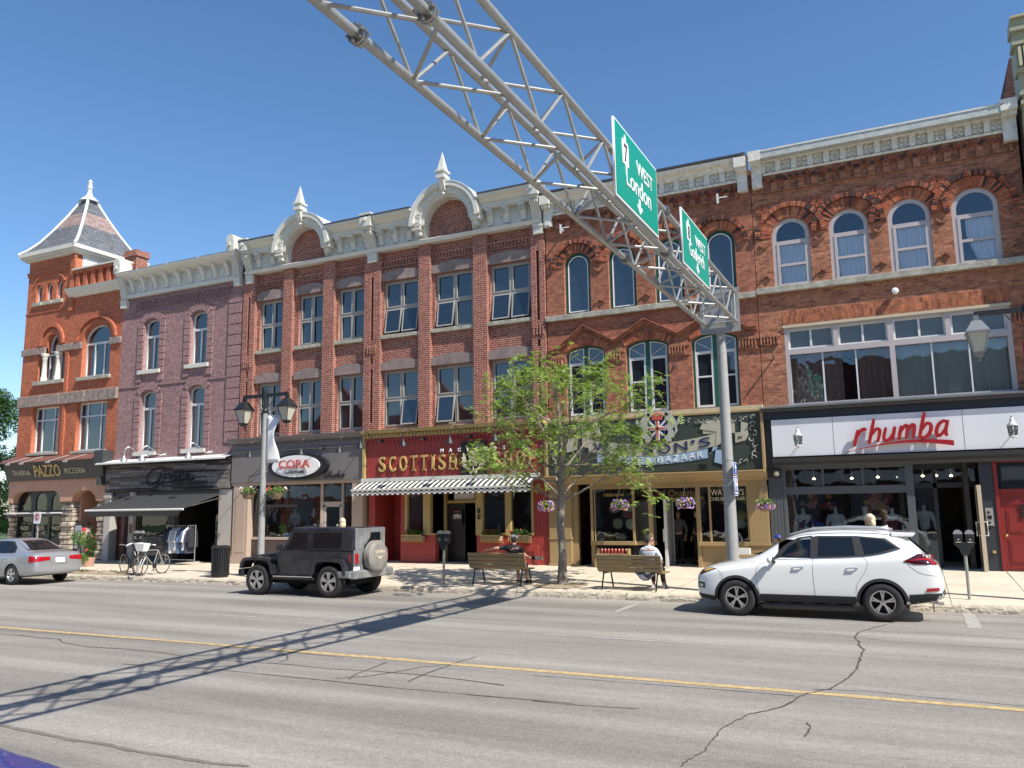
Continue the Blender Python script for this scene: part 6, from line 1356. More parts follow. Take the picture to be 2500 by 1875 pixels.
# ================================================================ benches
def bench(x, y, rz, lb):
    t = thing('bench', lb, 'bench', (x, y, sz(x, y)), rz, group='slatted street benches', local=True)
    b = MB()
    for j in range(4):
        z = .5+j*.105; yy = -.27-j*.028; b.bar((-.87, yy, z), (.87, yy, z), .035, .095, upv=(0, -.26, 1))
    b.build('backrest', M['bench_wood'], t, bevel=.006)
    b = MB()
    for j in range(4): b.box(-.87, .87, -.2+j*.12, -.1+j*.12, .42, .455)
    b.build('seat', M['bench_wood'], t, bevel=.006)
    for s in (-.72, .72):
        b = MB(); b.bar((s, -.22, .41), (s, -.36, 0), .03); b.bar((s, .2, .41), (s, .33, 0), .03); b.bar((s, -.24, .40), (s, .24, .40), .03); b.bar((s, -.22, .4), (s, -.36, .86), .03); b.build('leg', M['black_metal'], t)
        MB().bar((s*1.19, -.25, .455), (s*1.19, -.36, .86), .01, .05).build('end_cap', M['bench_wood'], t)
    return t
bench(-10.25, 20.3, -.02, 'olive brown slatted bench left of the tree, with a man leaning back on it')
bench(-6.48, 20.15, -.1, 'olive brown slatted bench between the tree and the white car, with a woman on it')
# ================================================================ bicycles
def bicycle(x, y, rz, lb, fm, basket=False, lean=.06):
    t = thing('bicycle', lb, 'bicycle', (x, y, sz(x, y)), rz, group='bicycles parked by the kerb', local=True); t.rotation_euler = (lean, 0, rz)
    r = .34
    for s in (-.52, .52):
        b = MB(); b.tube([(s+r*math.cos(a*math.pi/16), 0, r+r*math.sin(a*math.pi/16)) for a in range(33)], .016, 6, caps=False); w = b.build('wheel', M['rubber'], t, smooth=True)
        b = MB(); b.tube([(s+(r-.022)*math.cos(a*math.pi/16), 0, r+(r-.022)*math.sin(a*math.pi/16)) for a in range(33)], .009, 5, caps=False)
        for a in range(18): b.tube([(s, .02 if a % 2 else -.02, r), (s+(r-.02)*math.cos(a*math.pi/9), 0, r+(r-.02)*math.sin(a*math.pi/9))], .0022, 3)
        b.lathe([(.02, -.04), (.02, .04)], (s, 0, r), axis='y', n=8); b.build('rim', M['rim'], w)
    bb = (.08, 0, .3); seat = (.24, 0, .82); head = (-.34, 0, .78)
    b = MB()
    for p, q in ((bb, seat), (seat, (-.33, 0, .84)), (bb, (-.36, 0, .7)), (bb, (.52, 0, .34)), (seat, (.52, 0, .34)), ((-.3, 0, .92), (-.38, 0, .62)), ((-.38, .05, .62), (-.52, .05, .34)), ((-.38, -.05, .62), (-.52, -.05, .34))): b.tube([p, q], .016, 7)
    b.build('frame', fm, t, smooth=True)
    b = MB(); b.tube(smooth_path([(-.22, .28, 1.02), (-.3, .2, 1.03), (-.33, 0, .98), (-.3, -.2, 1.03), (-.22, -.28, 1.02)], 4), .013, 6); b.tube([(-.31, 0, .9), (-.33, 0, .98)], .014, 6); b.build('handlebar', M['alu'], t, smooth=True)
    b = MB(); b.ball((.27, 0, .93), (.14, .07, .035), 10, 6); b.tube([(.24, 0, .8), (.27, 0, .92)], .013, 6); b.build('saddle', M['black'], t, smooth=True)
    b = MB(); b.lathe([(.09, -.01), (.09, .01)], (.08, -.05, .3), axis='y', n=14); b.bar((.08, -.08, .3), (-.02, -.09, .17), .018); b.bar((.08, .06, .3), (.18, .08, .43), .018); b.box(-.07, .03, -.14, -.07, .155, .175); b.box(.13, .23, .07, .14, .42, .44); b.build('crank', M['black_metal'], t)
    if basket:
        MB().add([(-.62, -.14, .82), (-.4, -.14, .82), (-.4, .14, .82), (-.62, .14, .82), (-.68, -.2, 1.08), (-.36, -.2, 1.08), (-.36, .2, 1.08), (-.68, .2, 1.08)], [(3, 2, 1, 0), (0, 1, 5, 4), (1, 2, 6, 5), (2, 3, 7, 6), (3, 0, 4, 7)]).build('basket', M['white'], t)
bicycle(-24.35, 20.0, -.25, 'dark framed bicycle with its wheel towards the planting bed', M['car_black'])
bicycle(-23.45, 20.05, 1.7, 'pale bicycle with a white front basket, nearest the litter bin', M['alu'], True)
# ================================================================ street tree
def grow(b, p, d, L, r, lev, rng, tips):
    n = 4; pts = [p]; rs = [r]
    for i in range(n):
        d = (d+Vector((rng.uniform(-.22, .22), rng.uniform(-.22, .22), rng.uniform(-.1, .16)))).normalized(); p = p+d*L/n; pts.append(p); rs.append(r*(1-.62*(i+1)/n))
        if lev < 3 and i >= 1:
            for _ in range(2 if lev < 2 else 1):
                a = Vector((rng.gauss(0, 1), rng.gauss(0, 1), rng.gauss(.0, .5))).normalized(); grow(b, p, (d*.75+a*.8).normalized(), L*rng.uniform(.4, .62), rs[-1]*.55, lev+1, rng, tips)
        if lev >= 2: tips.append((p.copy(), d.copy()))
    b.tube(pts, rs, 6 if lev < 2 else 4)
    tips.append((p.copy(), d.copy()))
def street_tree():
    rg = random.Random(21); x0, y0 = -8.6, 20.6; g = sz(x0, y0)
    t = thing('street_tree', 'young street tree with sparse bright green leaves and a bare lower trunk', 'tree', (x0, y0, g))
    b = MB(); tips = []
    b.tube([(x0, y0, g-.05), (x0-.01, y0, g+.25), (x0+.02, y0, 1.0), (x0-.03, y0, 1.7), (x0, y0, 2.35)], [.165, .125, .105, .10, .115], 12)
    b.tube([(x0, y0, 2.3), (x0+.05, y0, 3.2), (x0+.02, y0, 4.3), (x0-.05, y0, 5.3), (x0-.1, y0, 5.7)], [.11, .085, .06, .03, .012], 8)
    limbs = [(2.35, -1.0, -.2, .55, 1.9), (2.4, .9, .1, .45, 2.3), (2.5, -.5, -.9, .7, 1.9), (2.5, .4, .95, .7, 1.9), (2.6, -.7, .7, .8, 1.9), (2.8, .85, -.55, .45, 2.2), (3.0, -.9, .1, .75, 2.2), (3.1, .7, .5, .8, 2.2), (3.5, -.55, -.5, .95, 1.9), (3.6, .6, -.4, .85, 2.1), (3.9, -.8, .5, .7, 1.9), (4.1, .8, .2, .5, 1.9), (4.4, -.75, -.3, .6, 1.7), (4.7, .5, .5, .8, 1.2), (4.9, -.4, .3, 1, 1.0), (3.3, 1, -.1, .12, 2.3), (2.9, -1, -.3, .2, 1.6)]
    for z, dx, dy, dz, L in limbs: grow(b, Vector((x0, y0, z)), Vector((dx, dy, dz)).normalized(), L, .036, 0, rg, tips)
    b.build('trunk', M['bark'], t, smooth=True)
    lf = MB(); rg.shuffle(tips)
    for p, d in tips[:1500]:
        if rg.random() < .18: continue
        for _ in range(rg.choice((2, 2, 3))):
            a = Vector((rg.gauss(0, 1), rg.gauss(0, 1), rg.gauss(-.1, .5))).normalized(); L = rg.uniform(.14, .26); q = p+Vector((rg.uniform(-.06, .06), rg.uniform(-.06, .06), rg.uniform(-.04, .08))); sd = a.cross(Vector((0, 0, 1))).normalized()
            for k in range(8):
                c = q+a*L*(k+1)/8+Vector((0, 0, -.05*(k/8)**2)); s = 1 if k % 2 else -1; w_ = .021; l_ = .065; e = (sd*s+a*.3).normalized()*l_+Vector((0, 0, rg.uniform(-.03, .015))); lf.mi = 0 if rg.random() < .55 else 1
                lf.add([c-a*w_, c+e-a*w_*.5, c+e+a*w_*.7, c+a*w_], [(0, 1, 2, 3)])
    lf.build('crown', [M['leaf_a'], M['leaf_b']], t)
street_tree()
def big_tree(x, y, h, r, lb, seed, mats):
    rg = random.Random(seed); t = thing('tree', lb, 'tree', (x, y, 0), group='trees beyond the corner building'); b = MB(); b.tube([(x, y, -.1), (x+.1, y, h*.3), (x, y, h*.6), (x, y, h*.85)], [.3, .24, .14, .03], 10)
    cl = []
    for i in range(46):
        a = rg.uniform(0, 6.28); zz = h*rg.uniform(.18, .97); rr = r*math.sqrt(max(.05, 1-((zz/h-.5)/.52)**2))*rg.uniform(.35, 1); c = (x+rr*math.cos(a), y+rr*math.sin(a), zz); cl.append(c); b.tube(smooth_path([(x, y, zz*.75), ((x+c[0])/2, (y+c[1])/2, zz*.9), c], 3), [.05, .04, .035, .03, .02, .015, .01][:7], 5)
    b.build('trunk', M['bark'], t, smooth=True); lf = MB()
    for c in cl:
        s = rg.uniform(.55, 1.0); foliage(lf, c, (s*1.1, s*1.1, s*.7), 420, .16, rg, droop=.3)
    lf.build('crown', [M[k] for k in mats], t)
big_tree(-49.5, 29.5, 9.6, 3.6, 'leafy dark green tree nearest the corner building, left of the tower', 5, ('leaf_mid', 'leaf_dark'))
big_tree(-57, 31, 8.5, 4, 'bushy tree at the far left, partly behind the nearest leafy tree', 8, ('leaf_dark', 'leaf_mid')); big_tree(-53, 36, 7, 4.5, 'low dark tree deep behind the other trees at the left edge', 9, ('leaf_dark', 'leaf_dark'))
# topiary, roses, ground plants
t = thing('topiary_shrub', 'small clipped standard shrub with two leafy balls beside the arched doorway', 'shrub', (-27.4, 20.2, .15)); rg = random.Random(3)
MB().tube([(-27.35, 20.2, .15), (-27.45, 20.2, .7), (-27.42, 20.2, 1.3)], .02, 6).build('trunk', M['bark'], t); b = MB(); foliage(b, (-27.45, 20.2, .62), (.42, .38, .2), 700, .085, rg); foliage(b, (-27.4, 20.2, 1.35), (.26, .26, .3), 520, .075, rg); b.build('crown', [M['leaf_a'], M['leaf_mid']], t)
t = thing('rose_bush', 'thin rose bush with red blooms behind the boot of the silver sedan', 'shrub', (-29.8, 22.5, .2)); b = MB(); foliage(b, (-29.9, 22.5, 1.0), (.32, .3, .75), 520, .09, rg); b.build('foliage', [M['leaf_mid'], M['leaf_dark']], t)
b = MB()
for q in ((-29.85, 22.2, 1.6, .09), (-29.98, 22.2, 1.1, .05), (-29.7, 22.25, .8, .05)): b.ball(q[:3], q[3], 8, 5)
b.build('blooms', M['red_f'], t); MB().lathe([(.18, .15), (.24, .5)], (-29.85, 22.5, 0), n=12).build('pot', M['stucco'], t)
b = MB(); rg = random.Random(11)
for i in range(26): foliage(b, (rg.uniform(-29.3, -24.4), rg.uniform(19.7, 20.3), .2), (.16, .14, .07), 26, .07, rg, mats=(0, 1, 2))
M['dry'] = mat('dry', (.22, .13, .07), .9); tag(b.build('ground_plants', [M['leaf_mid'], M['dry'], M['dry']], None), 'low dry plants and weeds growing in the kerbside bed', 'plants', kind='stuff')
def window_box(x0, x1, z, lb):
    t = thing('window_box', lb, 'window box', ((x0+x1)/2, 25.2, z), group='yellow slatted window boxes'); b = MB(); n = int((x1-x0)/.075)
    for i in range(n+1): x = x0+(x1-x0)*i/n; b.tube(smooth_path([(x, 25.12, z+.22), (x, 25.1, z+.08), (x, 25.2, z), (x, 25.38, z-.02)], 3), .014, 5)
    b.box(x0, x1, 25.09, 25.12, z+.2, z+.24); b.build('slats', M['scot_yellow'], t); MB().box(x0+.02, x1-.02, 25.16, 25.38, z+.04, z+.2).build('liner', M['dirt'], t)
    b = MB(); rg = random.Random(int(x0*10)); foliage(b, ((x0+x1)/2, 25.22, z+.3), ((x1-x0)/2, .14, .13), 330, .08, rg, mats=(0, 1))
    for _ in range(7): b.mi = 2; b.ball((rg.uniform(x0, x1), 25.12, z+rg.uniform(.25, .42)), .025, 6, 4)
    b.build('plants', [M['leaf_dark'], M['leaf_mid'], M['red_f']], t)
window_box(-16.72, -15.88, 1.08, 'yellow slatted flower box left of the dark shop door'); window_box(-13.5, -12.75, 1.08, 'yellow slatted flower box under the window next to the house number'); window_box(-12.42, -11.68, 1.08, 'yellow slatted flower box nearest the red pier')
# ================================================================ cars
def loft_body(st, cutters, paint, n_sub=2):
    """closed hull from stations (u, z_bottom, z_shoulder, z_top, half width, half width at roof), wheel wells cut out"""
    v = []; f = []
    for (u, zb, zs, zt, hw, ht) in st:
        e = zt-zs
        half = [(0, zb), (hw*.6, zb), (hw-.07, zb+.02), (hw-.01, zb+.14), (hw, zb+(zs-zb)*.55), (hw-.015, zs-.05), (hw-.045, zs), (hw-.045-(hw-.045-ht)*.55, zs+e*.5), (ht+.02, zt-min(.08, e*.45)), (ht-.10, zt-min(.02, e*.15)), (ht*.5, zt), (0, zt+.005)]
        ring = half+[(-y, z) for y, z in half[-2:0:-1]]
        v += [(u, -y, z) for y, z in ring]
    n = len(ring); k = len(st)
    for i in range(k-1):
        for j in range(n): f.append((i*n+j, (i+1)*n+j, (i+1)*n+(j+1) % n, i*n+(j+1) % n))
    f.append(tuple(range(n))); f.append(tuple((k-1)*n+j for j in range(n-1, -1, -1)))
    me = bpy.data.meshes.new('hull'); me.from_pydata(v, [], f); bm = bmesh.new(); bm.from_mesh(me); bmesh.ops.recalc_face_normals(bm, faces=bm.faces); bm.to_mesh(me); bm.free()
    me.materials.append(paint); me.materials.append(M['wheel_well'])
    o = bpy.data.objects.new('hull', me); C.objects.link(o); s = o.modifiers.new('s', 'SUBSURF'); s.levels = n_sub; s.render_levels = n_sub
    solid = evalmesh(o); dg = bmesh.new(); dg.from_mesh(solid); tree = BVHTree.FromBMesh(dg); dg.free()
    cos = []
    for c in cutters:
        co = c(); cos.append(co); b = o.modifiers.new('b', 'BOOLEAN'); b.operation = 'DIFFERENCE'; b.object = co; b.solver = 'EXACT'
        try: b.material_mode = 'TRANSFER'
        except Exception: pass
    out = evalmesh(o); bpy.data.objects.remove(o)
    for co in cos: bpy.data.objects.remove(co)
    for p in out.polygons: p.use_smooth = True
    out.set_sharp_from_angle(angle=R(32))
    return out, tree
def cutter(kind, *a):
    def f():
        b = MB()
        if kind == 'cyl': u, z, r_, y0, y1 = a; b.lathe([(r_, y0), (r_, y1)], (u, 0, z), axis='y', n=40)
        elif kind == 'mould': b.mould(*a)
        else: b.box(*a)
        o = b.build('cutter', M['wheel_well'], None); return o
    return f
def decal(name, poly, tree, m, par, side='y-', off=.006, cuts=3, smooth=True):
    me = bpy.data.meshes.new(name); bm = bmesh.new(); vs = [bm.verts.new((p[0], 0, p[1])) for p in poly]; fc = bm.faces.new(vs)
    bmesh.ops.triangulate(bm, faces=[fc])
    for _ in range(cuts): bmesh.ops.subdivide_edges(bm, edges=[e for e in bm.edges if e.calc_length() > .05], cuts=1, use_grid_fill=True)
    bmesh.ops.triangulate(bm, faces=bm.faces[:])
    for v in bm.verts:
        a, z = v.co.x, v.co.z
        if side in ('y-', 'y+'):
            s = -1 if side == 'y-' else 1; h = tree.ray_cast(Vector((a, s*4, z)), Vector((0, -s, 0)))[0]; v.co = Vector((a, (h.y if h else 0)+s*off, z))
        else:
            s = 1 if side == 'x+' else -1; h = tree.ray_cast(Vector((s*6, a, z)), Vector((-s, 0, 0)))[0]; v.co = Vector(((h.x if h else 0)+s*off, a, z))
    bmesh.ops.recalc_face_normals(bm, faces=bm.faces)
    bm.faces.ensure_lookup_table(); n = bm.faces[0].normal; want = {'y-': (0, -1, 0), 'y+': (0, 1, 0), 'x+': (1, 0, 0), 'x-': (-1, 0, 0)}[side]
    if n.dot(Vector(want)) < 0: bmesh.ops.reverse_faces(bm, faces=bm.faces)
    bm.to_mesh(me); bm.free(); o = link(me, name, m, par, smooth); return o
def line_on(name, pts, tree, m, par, w=.006, side='y-'):
    P = smooth_path([(p[0], 0, p[1]) for p in pts], 5); q = []
    for p in P:
        if side == 'y-': h = tree.ray_cast(Vector((p.x, -4, p.z)), Vector((0, 1, 0)))[0]; q.append(Vector((p.x, (h.y if h else 0)-.001, p.z)))
        else: h = tree.ray_cast(Vector((6, p.x, p.z)), Vector((-1, 0, 0)))[0]; q.append(Vector(((h.x if h else 0)+.001, p.x, p.z)))
    return MB().tube(q, w/2, 5).build(name, m, par)
def wheel(par, x, y, r, w, spokes, s=-1, kind='double', rim=M['rim']):
    b = MB(); rr = r*.63
    prof = [(rr, -w/2+.01), (rr+.02, -w/2), (r-.05, -w/2-.004), (r-.015, -w/2+.02), (r, -w/2+.05), (r, w/2-.05), (r-.015, w/2-.02), (r-.05, w/2), (rr, w/2-.01), (rr-.02, w/2-.03), (rr-.02, -w/2+.02), (rr, -w/2+.01)]
    n = 40; vs = []; fs = []
    for pr, ph in prof:
        for j in range(n): a = 2*math.pi*j/n; vs.append((x+pr*math.cos(a), y+ph, r+pr*math.sin(a)))
    for i in range(len(prof)-1):
        for j in range(n): fs.append((i*n+j, i*n+(j+1) % n, (i+1)*n+(j+1) % n, (i+1)*n+j))
    b.add(vs, fs); wo = b.build('wheel', M['rubber'], par, smooth=True)
    b = MB(); yo = y+s*(w/2-.025)
    b.lathe([(rr-.03, -.05*s), (rr-.008, -.03*s), (rr+.004, .0), (rr, .014*s), (rr-.022, .01*s), (rr-.03, -.01*s), (rr-.03, -.05*s)], (x, yo, r), axis='y', n=36, caps=False)
    for k in range(spokes):
        a = 2*math.pi*k/spokes+.3
        if kind == 'double':
            for d in (-.13, .13):
                p = (x+.05*math.cos(a), yo+s*.0, r+.05*math.sin(a)); q = (x+(rr-.01)*math.cos(a+d), yo-s*.004, r+(rr-.01)*math.sin(a+d)); b.bar(p, q, .03, .03, upv=(0, 1, 0))
        else:
            for d0, d1 in ((-.16, -.19), (0, 0), (.16, .19)):
                p = (x+.04*math.cos(a), yo+s*.002, r+.04*math.sin(a)); q = (x+(rr-.01)*math.cos(a+d1), yo, r+(rr-.01)*math.sin(a+d1)); b.bar(p, q, .05, .03, upv=(0, 1, 0))
    b.lathe([(.055, .0), (.05, .02*s), (.0, .025*s)], (x, yo, r), axis='y', n=16); b.build('rim', rim, wo)
    MB().lathe([(rr-.03, 0), (rr-.03, .01)], (x, y+s*.02, r), axis='y', n=24).build('brake_disc', M['wheel_well'], wo)
# ---- white crossover
X0 = -4.32
cv = thing('parked_suv', 'white crossover car parked at the kerb with its driver in an orange shirt', 'car', (X0, 18.28, 0), local=True)
st = [(0.0, .42, .66, .74, .50, .38), (.05, .30, .72, .84, .66, .52), (.16, .26, .80, .93, .80, .62), (.45, .25, .90, 1.02, .895, .70), (.95, .25, .97, 1.10, .915, .74), (1.25, .25, 1.01, 1.17, .92, .74), (1.55, .25, 1.05, 1.36, .92, .69), (1.95, .25, 1.08, 1.60, .92, .63), (2.35, .25, 1.10, 1.685, .92, .60), (3.0, .25, 1.13, 1.71, .92, .60), (3.6, .25, 1.17, 1.69, .92, .595), (3.9, .27, 1.2, 1.665, .915, .58), (4.08, .30, 1.22, 1.60, .91, .57), (4.3, .33, 1.2, 1.40, .895, .60), (4.48, .36, 1.14, 1.2, .88, .64), (4.6, .4, 1.02, 1.1, .84, .64), (4.66, .46, .92, 1.0, .78, .60), (4.70, .52, .80, .86, .62, .46)]
me, tree = loft_body(st, [cutter('cyl', .90, .35, .41, -1.2, -.55), cutter('cyl', .90, .35, .41, .55, 1.2), cutter('cyl', 3.62, .35, .41, -1.2, -.55), cutter('cyl', 3.62, .35, .41, .55, 1.2), cutter('mould', 1.74, 2.40, [(-1.1, 1.165), (-1.1, 1.52), (.3, 1.52), (.3, .85), (-.62, .85), (-.62, 1.165)])], M['car_white'])
link(me, 'body', None, cv)
sg = [(1.66, 1.13), (2.42, 1.16), (3.2, 1.20), (3.98, 1.30), (3.72, 1.54), (3.3, 1.595), (2.5, 1.60), (2.12, 1.52), (1.8, 1.30)]
fw = [(1.76, 1.17), (2.36, 1.19), (2.37, 1.555), (2.2, 1.53), (1.95, 1.38)]
dg = [(1.66, 1.13), (1.76, 1.17), (1.95, 1.38), (2.2, 1.53), (2.37, 1.555), (2.36, 1.19), (1.76, 1.17)]
for p in ([(2.36, 1.16), (2.46, 1.16), (2.48, 1.59), (2.37, 1.57)], [(1.62, 1.12), (1.76, 1.16), (1.95, 1.38), (2.2, 1.535), (2.4, 1.565), (2.4, 1.6), (2.12, 1.56), (1.85, 1.40)], [(2.46, 1.16), (3.28, 1.205), (3.22, 1.595), (2.48, 1.595)], [(3.28, 1.205), (3.4, 1.21), (3.66, 1.255), (4.0, 1.36), (3.74, 1.55), (3.22, 1.595)]): decal('window_trim', p, tree, M['plastic'], cv, off=.004)
decal('window', fw, tree, M['glass'], cv, off=.006); decal('window', [(2.50, 1.20), (3.19, 1.23), (3.14, 1.565), (2.52, 1.565)], tree, M['car_glass'], cv, off=.008); decal('window', [(3.36, 1.25), (3.62, 1.29), (3.92, 1.38), (3.70, 1.525), (3.28, 1.565)], tree, M['car_glass'], cv, off=.008)
line_on('chrome_trim', [(1.64, 1.125), (2.4, 1.155), (3.2, 1.19), (3.62, 1.245), (3.98, 1.345)], tree, M['chrome'], cv, .016)
for s in ('y+',): decal('window', sg, tree, M['car_glass'], cv, side=s)
wsc = [(-.62, 1.2), (.62, 1.2), (.55, 1.56), (-.55, 1.56)]; decal('windscreen', wsc, tree, M['car_glass'], cv, side='x-', off=.006); decal('rear_window', [(-.66, 1.24), (.66, 1.24), (.56, 1.54), (-.56, 1.54)], tree, M['car_glass'], cv, side='x+', off=.006)
for c_ in (.90, 3.62):      # dark wheel arch cladding follows the flank
    P = [(c_+.46*math.cos(R(a)), .35+.46*math.sin(R(a))) for a in range(-14, 195, 10)]; Q = [(c_+.405*math.cos(R(a)), .35+.405*math.sin(R(a))) for a in range(-14, 195, 10)]
    b = MB(); vs = []
    for p, q in zip(P, Q):
        for (u, z), o_ in ((p, .008), (q, .016)):
            h = tree.ray_cast(Vector((u, -4, max(z, .3))), Vector((0, 1, 0)))[0]; vs.append((u, (h.y if h else -.9)-o_, z))
        vs.append((q[0], vs[-1][1]+.12, q[1]))
    b.add(vs, [(3*i+k, 3*i+3+k, 3*i+4+k, 3*i+1+k) for i in range(len(P)-1) for k in (0, 1)]); b.build('arch_cladding', M['plastic'], cv, smooth=True)
decal('sill_cladding', [(1.36, .26), (3.16, .26), (3.16, .45), (1.36, .45)], tree, M['plastic'], cv, off=.012); decal('rear_cladding', [(4.08, .33), (4.6, .42), (4.64, .56), (4.08, .52)], tree, M['plastic'], cv, off=.01); decal('front_cladding', [(.08, .33), (.46, .27), (.46, .38), (.07, .42)], tree, M['plastic'], cv, off=.01)
decal('rear_cladding', [(-.8, .42), (.8, .42), (.75, .6), (-.75, .6)], tree, M['plastic'], cv, side='x+', off=.01)
MB().box(1.4, 3.1, -.86, -.78, .17, .28).build('sill_bar', M['plastic'], cv)
decal('tail_lamp', [(4.02, 1.13), (4.22, 1.08), (4.56, 1.08), (4.58, 1.19), (4.42, 1.26), (4.28, 1.27)], tree, M['tail_dark'], cv, off=.012); decal('tail_lamp', [(4.02, 1.13), (4.3, 1.16), (4.55, 1.17), (4.55, 1.2), (4.3, 1.19)], tree, M['tail_red'], cv, off=.016); decal('tail_lamp', [(-.84, 1.06), (-.55, 1.08), (-.55, 1.18), (-.84, 1.2)], tree, M['tail_red'], cv, side='x+', off=.01)
decal('reflector', [(4.38, .58), (4.6, .60), (4.6, .66), (4.38, .64)], tree, M['tail_red'], cv, off=.014)
decal('headlamp', [(.10, .78), (.3, .86), (.5, .93), (.34, .94), (.14, .88)], tree, M['tail_dark'], cv, off=.01); decal('indicator', [(.22, .86), (.44, .925), (.34, .93), (.2, .89)], tree, M['orange_f'], cv, off=.014)
decal('fog_lamp', [(.09, .53), (.24, .53), (.24, .64), (.09, .66)], tree, M['plastic'], cv, off=.006); decal('fog_lamp', [(.12, .55), (.2, .55), (.2, .61), (.12, .62)], tree, M['alu'], cv, off=.012)
for pts in ([(1.36, .46), (1.30, .8), (1.36, 1.0), (1.62, 1.12)], [(2.42, .46), (2.40, .8), (2.40, 1.16)], [(3.16, .52), (3.2, .7), (3.36, .95), (3.40, 1.1), (3.32, 1.2)], [(1.36, .455), (2.3, .455), (3.16, .455)], [(4.1, 1.07), (4.3, .92), (4.62, .86)], [(.5, .93), (.62, .8), (.6, .72)], [(.5, .96), (.9, 1.035), (1.3, 1.09)]): line_on('panel_gap', pts, tree, M['cora_grey'], cv, .007)
for u in (2.02, 3.02):
    h = tree.ray_cast(Vector((u, -4, 1.0)), Vector((0, 1, 0)))[0]; MB().tube([(u, h.y-.005, .985), (u+.04, h.y-.035, .99), (u+.17, h.y-.035, .995), (u+.21, h.y-.005, .998)], .014, 8).build('door_handle', M['chrome'], cv, smooth=True)
b = MB(); b.ball((1.62, -1.03, 1.13), (.07, .1, .075), 14, 10); b.build('mirror', M['car_white'], cv, smooth=True); b = MB(); b.ball((1.665, -1.03, 1.13), (.045, .088, .062), 12, 8); b.box(1.62, 1.7, -.96, -.86, 1.07, 1.1); b.build('mirror_glass', M['plastic'], cv, smooth=True)
for s in (-1, 1): MB().tube([(1.98, s*.60, 1.62), (2.3, s*.585, 1.715), (3.0, s*.585, 1.75), (3.7, s*.575, 1.73), (3.85, s*.57, 1.69)], .018, 8).build('roof_rail', M['alu'], cv, smooth=True)
MB().add([(3.55, -.03, 1.70), (3.8, -.03, 1.69), (3.55, .03, 1.70), (3.8, .03, 1.69), (3.78, 0, 1.79)], [(0, 1, 4), (3, 2, 4), (2, 0, 4), (1, 3, 4)]).build('aerial_fin', M['car_white'], cv)
MB().add([(3.85, -.585, 1.665), (4.28, -.57, 1.65), (4.28, .57, 1.65), (3.85, .585, 1.665), (3.85, -.6, 1.58), (4.22, -.585, 1.58), (4.22, .585, 1.58), (3.85, .6, 1.58)], [(0, 1, 2, 3), (7, 6, 5, 4), (0, 4, 5, 1), (1, 5, 6, 2), (2, 6, 7, 3)]).build('spoiler', M['car_white'], cv, bevel=.015)
MB().tube([(4.4, -.5, .36), (4.66, -.52, .34)], .03, 8).build('exhaust', M['alu'], cv)
MB().box(4.6, 4.70, -.6, .6, .5, .6).build('bumper_step', M['plastic'], cv, bevel=.02)
for u in (.90, 3.62):
    wheel(cv, u, -.815, .362, .225, 5, kind='double'); wheel(cv, u, .815, .362, .225, 5, s=1)
MB().tube([(1.2, -.35, 1.2), (1.42, -.5, 1.26)], .012, 5).build('wiper', M['plastic'], cv)
